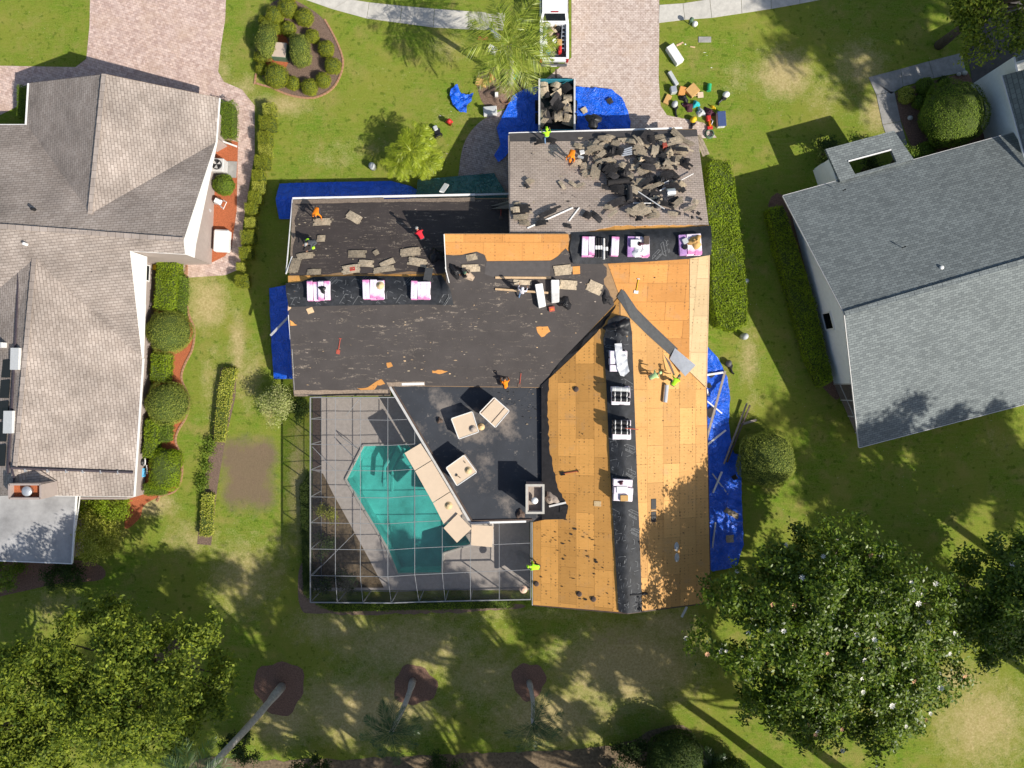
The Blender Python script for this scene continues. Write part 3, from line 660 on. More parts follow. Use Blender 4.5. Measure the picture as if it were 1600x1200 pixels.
# sidewalk: every slab its own piece
def walk(name, top, bot, mat, gap=.03, z=.03):
    e = struct(empty(name, None, None))
    del_keys = []
    for i in range(len(top)-1):
        a, b, c, d = [Vector(P(*q)) for q in (top[i], top[i+1], bot[i+1], bot[i])]
        u = (b-a).normalized()*gap/2; s = [a+u, b-u, c-u, d+u]
        for q in s: q.z = z
        MB().prism(s, (0, 0, -.04)).build('concrete_slab', mat, e)
    return e
walk('sidewalk', [(455, -32), (486, -14), (545, -1), (577, 4), (628, 9.5), (679, 14), (733, 18), (790, 21)], [(440, -8), (478, 0), (520, 14.5), (573, 29), (625, 36), (677, 43), (731, 46), (786, 48)], 'concrete')
walk('sidewalk', [(1030, 8), (1067, 5.5), (1109, -1), (1158, -6), (1204, -14), (1246, -22), (1290, -30)], [(1029, 36), (1070, 31), (1112, 28), (1159, 21), (1205, 14), (1250, 6), (1296, -3)], 'concrete')
walk('path', [(1502, 83), (1451, 96), (1407, 108), (1357, 121)], [(1509, 112), (1459, 122), (1411, 135), (1392, 147)], 'concrete_d')
walk('path', [(1357, 121), (1369, 148), (1379, 195), (1400, 255)], [(1392, 144), (1397, 143), (1407, 190), (1424, 250)], 'concrete_d')
# planting beds
flat('planting_bed', smooth_poly([(400, 70), (420, 10), (450, -2), (482, 12), (505, 30), (522, 60), (534, 92), (530, 118), (516, 138), (490, 151), (455, 148), (425, 135), (405, 110)]), .012, 'mulch')
flat('planting_bed', smooth_poly([(405, 75), (428, 42), (448, 60), (452, 92), (440, 112), (415, 108)]), .02, 'mulch_r')
flat('planting_bed', smooth_poly([(745, 120), (770, 105), (805, 112), (838, 122), (835, 140), (810, 160), (780, 172), (758, 165), (748, 145)]), .014, 'mulch')
flat('planting_bed', [(335, 215), (372, 222), (370, 330), (362, 385), (352, 400), (328, 412), (328, 300)], .018, 'mulch_r')
flat('planting_bed', smooth_poly([(245, 400), (275, 405), (288, 430), (290, 460), (293, 490), (304, 515), (300, 545), (288, 570), (283, 590), (297, 622), (292, 650), (278, 672), (274, 690), (284, 715), (284, 745), (274, 768), (245, 778), (225, 790), (218, 810), (195, 825), (205, 770), (235, 700), (240, 560)]), .012, 'mulch_r')
def edging(name, px, closed=False, wdt=.12, h=.07, mat='edge', step=.26):
    """a run of edging bricks, each a piece of its own"""
    pts = [P(*q) for q in px]; e = struct(empty(name, None, None)); me = None; carry = 0
    for i in range(len(pts)-1):
        a, b = pts[i], pts[i+1]; L = (b-a).length; t = carry
        while t < L:
            p = a.lerp(b, t/L); an = math.atan2(b.y-a.y, b.x-a.x)
            if me is None: me = MB().box((0, 0, h/2), (step*.9, wdt, h)).mesh('edging_brick', mat)
            link('brick', me, e, Matrix.Translation(p) @ Matrix.Rotation(an, 4, 'Z')); t += step
        carry = t-L
cur = smooth_poly([(289, 432), (291, 462), (295, 490), (304, 515), (301, 545), (289, 570), (284, 592), (296, 622), (292, 650), (279, 672), (275, 690), (284, 715), (284, 745), (273, 768), (250, 774), (245, 773)], 4)[:-6]
edging('bed_edging', cur)
edging('bed_edging', smooth_poly([(400, 118), (425, 137), (457, 150), (491, 153), (518, 140), (532, 118), (536, 92), (523, 58), (506, 28), (506, 28)], 3)[:-5], mat='edge')
flat('planting_bed', [(1393, 149), (1412, 138), (1512, 112), (1520, 128), (1560, 262), (1432, 250), (1412, 200)], .012, 'mulch_d')
flat('planting_bed', [(345, 575), (370, 572), (368, 620), (352, 690), (340, 760), (330, 852), (308, 850), (318, 760), (332, 680)], .012, 'mulch')
for q in ((437, 1074, 39, 42), (648, 1071, 34, 31), (826, 1064, 26, 29)): flat('planting_bed', ellipse(*q, 30, .09), .012, 'mulch_d')
flat('planting_bed', jag(smooth_poly([(300, 1192), (420, 1188), (560, 1186), (700, 1178), (820, 1174), (900, 1170), (985, 1158), (1020, 1140), (1080, 1142), (1100, 1260), (700, 1290), (300, 1290)]), 3, 9), .01, 'soil2')
flat('planting_bed', jag(smooth_poly([(474, 880), (482, 930), (520, 950), (640, 949), (800, 943), (803, 952), (640, 959), (500, 959), (470, 950), (466, 900)]), 2, 8), .012, 'soil')
flat('planting_bed', smooth_poly([(-20, 875), (60, 872), (150, 880), (160, 905), (90, 912), (30, 925), (-20, 930)]), .012, 'mulch_d')
flat('planting_bed', smooth_poly([(1200, 320), (1240, 330), (1310, 600), (1290, 610), (1262, 560), (1222, 430)]), .012, 'mulch_d')

# ------------------------------------------------------------------ pool, deck
def pool():
    deck = MB()
    # deck ring: sheet with a hole, built by triangulation
    outer = [Vector(P(*q)[:2]) for q in [(515, 655), (765, 655), (765, 910), (515, 910)]]
    inner = [Vector(P(*q)[:2]) for q in POOLPX]
    n1, n2 = len(outer), len(inner)
    v, e, f, *_ = delaunay_2d_cdt(outer+inner, [(i, (i+1) % n1) for i in range(n1)]+[(n1+i, n1+(i+1) % n2) for i in range(n2)], [], 1, 1e-5)
    ip = [tuple(q) for q in inner]
    f = [q for q in f if not inpoly(*(sum((v[i] for i in q), Vector((0, 0)))/len(q)), ip)]
    deck.add([(p.x, p.y, .03) for p in v], f)
    big = [P(*q) for q in DECKPX]; o4 = [P(*q) for q in [(515, 655), (765, 655), (765, 910), (515, 910)]]
    for i in range(4):
        a, b, c, d = big[i], big[(i+1) % 4], o4[(i+1) % 4], o4[i]; deck.add([(q.x, q.y, .03) for q in (a, b, c, d)], [(0, 1, 2, 3)])
    o = struct(deck.build('pool_deck', 'deck'))
    b = bmesh.new(); b.from_mesh(o.data); [fc.normal_flip() for fc in b.faces if fc.normal.z < 0]; b.to_mesh(o.data); b.free()
    e = empty('swimming_pool', 'teal swimming pool with angled sides under the screen cage', 'swimming pool'); e['kind'] = 'structure'
    mb = MB(); top = [(p[0], p[1], .03) for p in inner]; bot = [(p[0]*.97-.03*5.6, p[1]*.97-.03*8, -1.5) for p in inner]; k = len(top)
    mb.add(top+bot, [(i, (i+1) % k, k+(i+1) % k, k+i) for i in range(k)]+[tuple(range(k, 2*k))]); mb.build('basin', 'basin', e)
    co = MB()
    for i in range(k):
        a, c = Vector(top[i]), Vector(top[(i+1) % k]); co.tube([a+Vector((0, 0, .02)), c+Vector((0, 0, .02))], .10, 6)
    co.build('coping', 'concrete', e)
    wa = MB().add([(x, y, -.10) for x, y, _ in top], [tuple(range(k))]); w_ = wa.build('water', 'water', e)
    if w_.data.polygons[0].normal.z < 0: w_.data.flip_normals()
    st = MB()
    for i, (a, b) in enumerate((((618, 700), (600, 760)), ((632, 700), (612, 768)))): st.tube([P(a[0], a[1], -.5-.3*i), P((a[0]+b[0])/2-8, (a[1]+b[1])/2, -.55-.3*i), P(b[0], b[1], -.5-.3*i)], .12, 6)
    st.build('step', 'basin', e)
    rl = MB()
    for (x0, y0), (x1, y1) in (((534, 683), (562, 703)), ((533, 695), (556, 716))): rl.tube([P(x0, y0, .03), P(x0+3, y0+2, .8), P(x1-6, y1-4, .85), P(x1, y1, -.2)], .03, 6)
    rl.build('handrail', 'metal', e)
    flat('planting_bed', [(489, 735), (505, 740), (520, 770), (545, 815), (575, 870), (600, 918), (489, 918)], .045, 'soil2')
    flat('planting_bed', [(489, 622), (502, 622), (503, 735), (489, 735)], .045, 'mulch')
pool()

# ------------------------------------------------------------------ the house being re-roofed
house = empty('house', 'long house being re-roofed, half bare plywood and half torn black felt', 'house')
def plane_poly(px, pl, dz=0): return [plane_pt(a, b, pl, dz) for a, b in px]
def slope(name, px, pl, mat, th=.12, dz=-.012, parent=house):
    n = pn(pl); return MB().prism([p+n*dz for p in plane_poly(px, pl)], -n*th).build(name, mat, parent)
S_OUT = [(452, 455), (460, 617), (610, 617), (608, 603), (846, 606), (968, 460), (1103, 606), (1108, 374), (890, 374), (888, 365), (694, 365), (697, 455)]
roofS = slope('roof_slope', S_OUT, PS, 'sheath')
roofLN = slope('roof_slope', [(457, 312), (452, 456), (700, 456), (697, 366), (800, 366), (797, 309)], PLN, 'sheath')
roofGN = slope('roof_slope', [(796, 210), (797, 374), (1108, 374), (1088, 201)], PGN, 'sheath')
roofNE = slope('roof_slope', [(968, 460), (980, 958), (1110, 941), (1103, 606)], PNE, 'sheath')
roofNW = slope('roof_slope', [(968, 460), (846, 606), (851, 812), (833, 815), (833, 946), (980, 958)], PNW, 'sheath')
roofLO = slope('roof_slope', LOWPX, PLO, 'low', .2, 0.0)
def plane_axes(pl, along):
    n = pn(pl); u = Vector((along[0], along[1], 0)); u = (u-n*u.dot(n)).normalized(); v = n.cross(u); return n, u, v
def sheets(px, pl, along, mat, parent, off=(0, 0), L=2.44, W=1.22, gap=.012, dz=0.0):
    n, u, v = plane_axes(pl, along); q = plane_poly(px, pl); o = q[0]; p2 = [((p-o).dot(u), (p-o).dot(v)) for p in q]
    x0, x1, y0, y1 = min(p[0] for p in p2), max(p[0] for p in p2), min(p[1] for p in p2), max(p[1] for p in p2)
    j = 0; y = y0-off[1]
    while y < y1:
        x = x0-off[0]-(L/2 if j % 2 else 0)
        while x < x1:
            c = clip_rect(p2, x+gap/2, x+L-gap/2, y+gap/2, y+W-gap/2)
            c = [c[i] for i in range(len(c)) if math.hypot(c[i][0]-c[i-1][0], c[i][1]-c[i-1][1]) > .004]
            if len(c) > 2 and area2(c) > .02:
                h = dz+.012+random.uniform(0, .004)
                MB().prism([o+u*a+v*b+n*h for a, b in c], -n*.016).build('plywood_sheet', mat, parent)
            x += L
        y += W; j += 1
def layer(name, px, pl, mat, parent, h=.03, th=.022):
    n = pn(pl); return MB().prism([p+n*h for p in plane_poly(px, pl)], -n*th).build(name, mat, parent)
# plywood, sheet by sheet
sheets([(694, 366), (888, 366), (890, 409), (762, 409), (757, 398), (697, 398)], PS, (1, 0), 'ply_o', roofS)
sheets([(905, 375), (1077, 375), (1077, 580), (968, 462), (945, 400)], PS, (1, 0), 'ply_o', roofS, (.4, .2))
sheets([(1078, 375), (1108, 375), (1103, 605), (1077, 580)], PS, (0, 1), 'ply_p', roofS)
sheets([(969, 464), (980, 957), (1110, 941), (1103, 606)], PNE, (0, 1), 'ply_e', roofNE, (.3, .1))
sheets([(967, 464), (846, 606), (851, 812), (833, 816), (833, 945), (980, 957)], PNW, (0, 1), 'ply_w', roofNW, (.9, .3))
sheets([(900, 352), (1107, 350), (1108, 374), (900, 374)], PGN, (1, 0), 'ply_w', roofGN)
sheets([(450, 431), (700, 428), (700, 456), (451, 456)], PLN, (1, 0), 'ply_w', roofLN)
# old felt and shingles still on
jf = jag([(450, 470), (459, 617), (610, 617), (608, 602), (846, 605), (858, 589), (895, 560), (935, 520), (962, 486), (958, 466), (944, 444), (948, 425), (942, 408), (905, 405), (893, 396), (884, 388), (872, 400), (860, 407)], 2.2, 6, (0, 1, 2, 3), False) + [(760, 408)] + jag([(757, 398), (745, 393), (720, 399), (697, 398), (697, 456)], 1.2, 8, (3,), False)
layer('old_felt', jf, PS, 'felt', roofS)
layer('plain_felt', [(760, 408.4), (860, 407.5), (859, 432), (772, 433), (757, 428)], PS, 'felt_s', roofS, .037, .006)
layer('old_felt', jag([(458, 314), (452, 430), (490, 431), (530, 426), (610, 428), (640, 424), (690, 427), (696, 425), (696, 367), (799, 367), (796, 311)], 1.2, 8, (0, 8, 9, 10, 4, 6)), PLN, 'felt_n', roofLN)
layer('old_felt', jag([(963, 476), (935, 516), (895, 556), (846, 602), (847, 812), (884, 811), (888, 790), (874, 768), (868, 745), (858, 700), (856, 640), (858, 592), (872, 571), (886, 556), (905, 547), (911, 534), (922, 520), (938, 514), (950, 497)], 1.4, 5, (2, 3, 4)), PNW, 'felt_b', roofNW)
layer('old_shingles', jag([(797, 222), (797, 364), (905, 366), (960, 353), (1107, 352), (1090, 214), (1010, 218), (905, 221)], .8, 6, (0, 4, 6, 7)), PGN, 'garage', roofGN, .05, .045)
layer('old_felt', [(796, 208), (797, 228), (1091, 220), (1089, 203)], PGN, 'felt_s', roofGN, .02, .012)
for a, b, pl, par in (((458, 313, 600, 319), None, PLN, roofLN), ((600, 312, 742, 316), None, PLN, roofLN)):
    layer('shingle_course', jag([(a[0], a[1]), (a[2], a[1]-3.5), (a[2], a[1]+3), (a[0], a[3])], .5, 9), pl, 'ridge_cap', par, .05, .02)
layer('shingle_course', jag([(459, 609.5), (606, 608.5), (607, 615), (460, 616)], .6, 8), PS, 'ridge_cap', roofS, .05, .02)
layer('shingle_course', jag([(604, 597), (664, 596), (664, 603), (607, 604)], .6, 8), PS, 'ridge_cap', roofS, .05, .02)
e1 = [(453.5, 318), (462, 320), (455, 360), (461, 395), (452, 432), (448.5, 430)]
layer('shingle_course', jag([(457, 318), (466, 322), (460, 345), (462, 372), (457, 395), (459, 425), (453, 428)], 1.2, 6, (6,)), PLN, 'ridge_cap', roofLN, .05, .02)
# walls below
def wall(pts, mat='stucco', parent=house, zt=None, name='wall', k=8, th=.2):
    mb = MB()
    for i in range(len(pts)-1):
        a, b = Vector(pts[i]), Vector(pts[i+1]); d = (b-a).normalized(); nrm = Vector((-d.y, d.x))*th
        for j in range(k):
            p, q = a.lerp(b, j/k), a.lerp(b, (j+1)/k); zs = [(roofz(r.x, r.y)-.16 if zt is None else zt) for r in (p, q)]
            mb.add([(p.x, p.y, 0), (q.x, q.y, 0), (q.x, q.y, zs[1]), (p.x, p.y, zs[0])], [(0, 1, 2, 3)])
            mb.add([(p.x+nrm.x, p.y+nrm.y, 0), (q.x+nrm.x, q.y+nrm.y, 0), (q.x+nrm.x, q.y+nrm.y, zs[1]), (p.x+nrm.x, p.y+nrm.y, zs[0])], [(3, 2, 1, 0)])
    return mb.build(name, mat, parent)
for seg in ([(-14.2, 11.9), (-14.2, -.1)], [(-14.2, -.1), (-8.4, -.1), (-2.4, -9.2), (1.6, -9.2), (1.6, -14.4), (12.8, -14.4)], [(12.7, -14.4), (12.7, -.2), (12.3, 0), (12.2, 16.6)], [(12.2, 16.6), (.1, 16.6), (.1, 11.9), (-14.2, 11.9)]): wall(seg)
# tall north-facing wall of the raised centre, garage gable wall
def upwall(ax, bx, y, pa, pb, k=10, xs=True):
    mb = MB()
    for j in range(k):
        t0, t1 = ax+(bx-ax)*j/k, ax+(bx-ax)*(j+1)/k
        q = [(t0, y), (t1, y)] if xs else [(y, t0), (y, t1)]
        lo = [min(pz(pa, *r), pz(pb, *r))-.1 for r in q]; hi = [max(pz(pa, *r), pz(pb, *r))-.13 for r in q]
        mb.add([(*q[0], lo[0]), (*q[1], lo[1]), (*q[1], hi[1]), (*q[0], hi[0])], [(0, 1, 2, 3)])
    mb.build('gable_wall', 'stucco', house)
upwall(-4.2, .1, 9.36, PLN, PS); upwall(-.1, 3.6, 9.36, PGN, PS)
upwall(5.97, 9.36, -4.2, PLN, PS, xs=False); upwall(9.4, 12.3, -.1, PLN, PGN, xs=False)
# gutters, fascia and flashing
def rail(name, p, q, r=.07, mat='gutter', parent=house, sq=True):
    mb = MB(); d = (q-p); a = math.atan2(d.y, d.x); L = d.length
    m = d.to_track_quat('X', 'Z').to_matrix(); mb.box((p+q)/2, (L, r*1.7, r*1.7), m); return mb.build(name, mat, parent)
rail('gutter', plane_pt(457, 310, PLN, -.05), plane_pt(742, 304, PLN, -.05), .08, 'white'); rail('gutter', plane_pt(742, 304, PLN, -.07), plane_pt(797, 302.5, PLN, -.07), .07, 'gutter')
rail('gutter', plane_pt(795, 208.5, PGN, -.04), plane_pt(1066, 200, PGN, -.04), .07, 'white')
rail('gutter', plane_pt(607, 600, PLO, .03), plane_pt(735, 816, PLO, .03), .09, 'gutter'); rail('drip_edge', plane_pt(611, 600, PLO, .05), plane_pt(738.5, 815, PLO, .05), .05, 'rustd')
rail('gutter', plane_pt(735, 817, PLO, .02), plane_pt(822, 814.5, PLO, .02), .08, 'white'); rail('drip_edge', plane_pt(736, 813.5, PLO, .04), plane_pt(832, 811.5, PLO, .04), .05, 'rustd')
rail('drip_edge', plane_pt(460, 618, PS, -.02), plane_pt(610, 617, PS, -.02), .06, 'ridge_cap')
rail('rake_trim', plane_pt(457, 312, PLN, 0), plane_pt(447, 428, PLN, .0), .035, 'white'); rail('rake_trim', plane_pt(451, 492, PS, 0), plane_pt(454, 530, PS), .035, 'white'); rail('rake_trim', plane_pt(456, 545, PS), plane_pt(460, 616, PS), .035, 'white')
rail('rake_trim', plane_pt(694, 366, PS, .02), plane_pt(697, 425, PS, .02), .03, 'white'); rail('rake_trim', plane_pt(696, 418, PS, .04), plane_pt(702, 442, PS, .04), .03, 'white')
rail('rake_trim', plane_pt(795, 212, PGN, -.02), plane_pt(797, 372, PGN, -.02), .05, 'timber_g')
rail('rake_trim', plane_pt(1109, 375, PS, -.02), plane_pt(1104, 606, PS, -.02), .03, 'timber'); rail('rake_trim', plane_pt(1104, 606, PNE, -.03), plane_pt(1111, 941, PNE, -.03), .03, 'rustd')
rail('rake_trim', plane_pt(833, 946, PNW, -.04), plane_pt(980, 959, PNW, -.04), .04, 'rustd'); rail('rake_trim', plane_pt(980, 959, PNE, -.04), plane_pt(1110, 942, PNE, -.04), .04, 'rustd')
rail('rake_trim', plane_pt(831.5, 816, PNW, -.04), plane_pt(832, 946, PNW, -.04), .035, 'gutter')
# chimney
def chimney():
    e = empty('chimney', None, None); e.parent = house
    a, b = P(823, 758, 4.35), P(849, 801, 4.35); cx, cy = (a.x+b.x)/2, (a.y+b.y)/2; W, D = abs(b.x-a.x), abs(b.y-a.y); t = .13
    mb = MB(); z0, z1 = 2.3, 4.35
    for dx, dy, w_, d_ in ((-W/2+t/2, 0, t, D), (W/2-t/2, 0, t, D), (0, D/2-t/2, W-2*t, t), (0, -D/2+t/2, W-2*t, t)): mb.box((cx+dx, cy+dy, (z0+z1)/2), (w_, d_, z1-z0))
    mb.build('stack', 'stucco_p', e)
    mb = MB()
    for dx, dy, w_, d_ in ((-W/2, 0, .14, D+.14), (W/2, 0, .14, D+.14), (0, D/2, W-.14, .14), (0, -D/2, W-.14, .14)): mb.box((cx+dx, cy+dy, z1+.04), (w_, d_, .09))
    mb.build('coping', 'concrete', e)
    MB().box((cx, cy, 3.9), (W-2*t-.01, D-2*t-.01, .04)).build('crown', 'timber_g', e)
    MB().tube([(cx-.05, cy-.25, 3.9), (cx-.05, cy-.25, 4.25)], .14, 10).build('flue', 'rustd', e)
    MB().lathe([(.02, 0), (.2, .02), (.23, .08), (.19, .15), (.08, .19), (.01, .2)], 14, (cx-.02, cy-.12, 4.24)).build('cap', 'white', e, True)
chimney()
# black underlayment laid over the ridges
def drape(label, px, h, seed, marks, wr=.018, mat='under', z_off=.05, bunch=()):
    poly = [tuple(R(a, b))[:2] for a, b in px]; c = R(sum(p[0] for p in px)/len(px), sum(p[1] for p in px)/len(px))
    def zf(x, y):
        b = 0
        for (bx, by, br, bh) in bunch:
            d = ((x-bx)**2+(y-by)**2)/br**2
            if d < 4: b += bh*math.exp(-d)*(1+.9*wn2(x, y, 9, seed))
        return max(roofz(x, y), roofz(x+.13, y), roofz(x-.13, y), roofz(x, y+.13), roofz(x, y-.13))+z_off+wr*wn2(x, y, 3.1, seed)+abs(b)
    e = tag(poly_sheet(poly, .22, zf).build('underlayment_strip', mat, None, True), label, 'roofing underlayment')
    mb = MB()
    for (px_, py_, s, rot) in marks:
        p = R(px_, py_); c_, s_ = math.cos(math.radians(rot)), math.sin(math.radians(rot))
        segs = [((-.5, -.5), (.35, .42)), ((-.5, -.5), (-.5, -.18)), ((-.5, -.18), (.1, .5)), ((.1, .5), (.35, .42)), ((-.15, -.5), (.55, .2)), ((.55, .2), (.55, .45)), ((-.15, -.5), (-.02, -.55)), ((-.02, -.55), (.7, .15)), ((.2, .02), (.45, -.1)), ((-.32, -.1), (-.1, -.22))]
        s *= .8
        for (a, b), (c2, d2) in segs:
            A = Vector((p.x+(a*c_-b*s_)*s, p.y+(a*s_+b*c_)*s)); B = Vector((p.x+(c2*c_-d2*s_)*s, p.y+(c2*s_+d2*c_)*s)); d = (B-A).normalized(); nn = Vector((-d.y, d.x))*.02
            if not (inpoly(*(A+nn*4), poly) and inpoly(*(B-nn*4), poly)): continue
            q = [A+nn, B+nn, B-nn, A-nn]; zz = [zf(r.x, r.y)+.016 for r in q]; mb.add([(r.x, r.y, z) for r, z in zip(q, zz)], [(0, 3, 2, 1)])
    pm_ = mb.build('printed_mark', 'print', e); pm_['kind'] = 'stuff'; return e
g1 = R(692, 462); g2 = R(1103, 388); g3 = R(966, 512); g4 = R(898, 405)
drape('black printed underlayment strip along the left wing ridge under three pink stacks', [(447, 443), (470, 441), (490, 433), (560, 431), (640, 433), (690, 430), (704, 452), (709, 477), (640, 476), (520, 478), (452, 480)], 0, 1.3,
      [(455, 455, 1.1, 10), (462, 473, .8, 10), (487, 444, .7, 25), (527, 450, 1.3, 5), (503, 472, .9, 0), (551, 450, 1.5, 5), (540, 470, 1.0, 5), (560, 472, .9, 5), (617, 452, 1.4, 5), (627, 470, .9, 5), (596, 471, .8, 0), (694, 469, .8, 10), (520, 438, .6, 0), (640, 439, .7, 0), (571, 437, .7, 0), (668, 441, .7, 0)], bunch=[(g1.x, g1.y, .8, .13)])
drape('black plastic underlayment strip along the garage ridge', [(893, 364), (940, 362), (1000, 359), (1060, 357), (1110, 353), (1111, 375), (1110, 399), (1075, 405), (1000, 410), (930, 413), (895, 413), (890, 390)], 0, 2.9,
      [(1038, 388, .9, 60), (1026, 398, .7, 0)], .03, bunch=[(g2.x, g2.y, .9, .10), (g4.x, g4.y, .7, .12)])
drape('long black printed underlayment strip down the south wing ridge to the gable end', [(950, 500), (962, 493), (983, 497), (987, 520), (990, 600), (995, 740), (1000, 860), (1003, 955), (980, 958), (966, 955), (958, 820), (951, 700), (947, 600), (942, 530)], 0, 4.1,
      [(968, 527, 1.3, -75), (957, 545, .9, -60), (980, 600, .9, -80), (955, 690, .7, -70), (970, 700, 1.4, -75), (984, 700, .8, -70), (972, 730, 1.5, -75), (955, 740, .7, -70), (985, 738, .8, -75), (960, 800, .7, -75), (975, 815, 1.5, -75), (990, 802, .8, -75), (966, 835, 1.0, -75), (978, 845, 1.4, -75), (965, 875, 1.0, -75), (983, 880, 1.4, -75), (973, 905, 1.2, -75), (985, 915, 1.4, -75), (980, 935, 1.3, -75), (970, 948, .9, -75), (985, 950, .9, -75), (993, 830, .7, -75)], .022, bunch=[(g3.x, g3.y, .85, .16)])

# ------------------------------------------------------------------ screen cage
def cage():
    e = empty('screen_enclosure', 'grey aluminium screen cage over the pool', 'pool cage')
    cx = [485, 524, 563, 606, 648, 691, 735, 780, 829]; cy = [621, 656.5, 696, 736, 778, 818.5, 859.5, 901, 942]
    dz = lambda i: [2.75, 2.9, 3.0, 3.0, 2.9, 2.8, 2.75, 2.7, 2.7][i]
    dy = lambda i, j: 0 if j == 0 else ((3-i)*2.0*min(1, j/3)-1 if i > 3 else -.6*(3-i))*(1 if j < 8 else .5)
    def node(i, j): return (cx[i]+(3+2*max(0, i-1)*(.6 if i < 5 else .2) if j == 8 and 0 < i < 6 else 0), cy[j]+dy(i, j))
    def nz(x, y):
        x = min(max(x, 485), 829); i = max(k for k in range(9) if cx[k] <= x); i = min(i, 7); t = (x-cx[i])/(cx[i+1]-cx[i]); z = dz(i)*(1-t)+dz(i+1)*t
        return z if y < 905 else z+(2.75-z)*min(1, (y-905)/37)
    ok = lambda x, y: y >= 815 or x <= 604+(y-600)*.600
    def bar(a, b, r=.025, nm='beam'):
        k = 24; pts = [(a[0]+(b[0]-a[0])*q/k, a[1]+(b[1]-a[1])*q/k) for q in range(k+1)]; pts = [p for p in pts if ok(*p)]
        if len(pts) < 2: return
        p, q = pts[0], pts[-1]; A, B = P(*p, nz(*p)), P(*q, nz(*q)); d = B-A
        MB().box((A+B)/2, (d.length, r*1.6, r*2.4), d.to_track_quat('X', 'Z').to_matrix()).build(nm, 'cage', e)
    for i in range(9):
        for j in range(9):
            if i < 8: bar(node(i, j), node(i+1, j), .04 if j in (0, 8) else .018)
            if j < 8: bar(node(i, j), node(i, j+1), .04 if i in (0,) else .018)
    for a, b in (((488, 698), (525, 737)), ((541, 752), (563, 778)), ((488, 899), (555, 832)), ((540, 650), (563, 622))): bar(a, b, .016, 'brace')
    for i in range(8):
        for j in range(8):
            q = [node(i, j), node(i+1, j), node(i+1, j+1), node(i, j+1)]; c = []
            f = lambda p: 1 if p[1] >= 815 else 604+(p[1]-600)*.6-p[0]
            if j >= 5 and all(p[1] > 800 for p in q) and j > 5: c = q
            else:
                for k in range(4):
                    a, b = q[k], q[(k+1) % 4]; fa, fb = 604+(a[1]-600)*.6-a[0], 604+(b[1]-600)*.6-b[0]
                    if fa >= 0: c.append(a)
                    if (fa >= 0) != (fb >= 0): t = fa/(fa-fb); c.append((a[0]+(b[0]-a[0])*t, a[1]+(b[1]-a[1])*t))
            if len(c) > 2: MB().add([P(x, y, nz(x, y)-.02) for x, y in c], [tuple(range(len(c)))]).build('screen_panel', 'screen', e)
    # upright walls: west and south
    def post(p): A = P(*p, nz(*p)); MB().box((A.x, A.y, A.z/2), (.06, .06, A.z-.04)).build('post', 'cage', e); return A
    for run in ([node(0, j) for j in range(9)], [node(i, 8) for i in range(9)]):
        pp = [post(p) for p in run[(0 if run[0] == node(0, 0) else 1):]]
        if run[0] != node(0, 0): pp = [P(*run[0], nz(*run[0]))]+pp
        for A, B in zip(pp, pp[1:]):
            d = B-A
            MB().add([(A.x, A.y, .05), (B.x, B.y, .05), (B.x, B.y, B.z-.06), (A.x, A.y, A.z-.06)], [(0, 1, 2, 3)]).build('screen_panel', 'screen', e)
            for z in (.08,): MB().box(((A.x+B.x)/2, (A.y+B.y)/2, z), (d.xy.length-.06, .04, .05), Matrix.Rotation(math.atan2(d.y, d.x), 3, 'Z')).build('rail', 'cage', e)
cage()

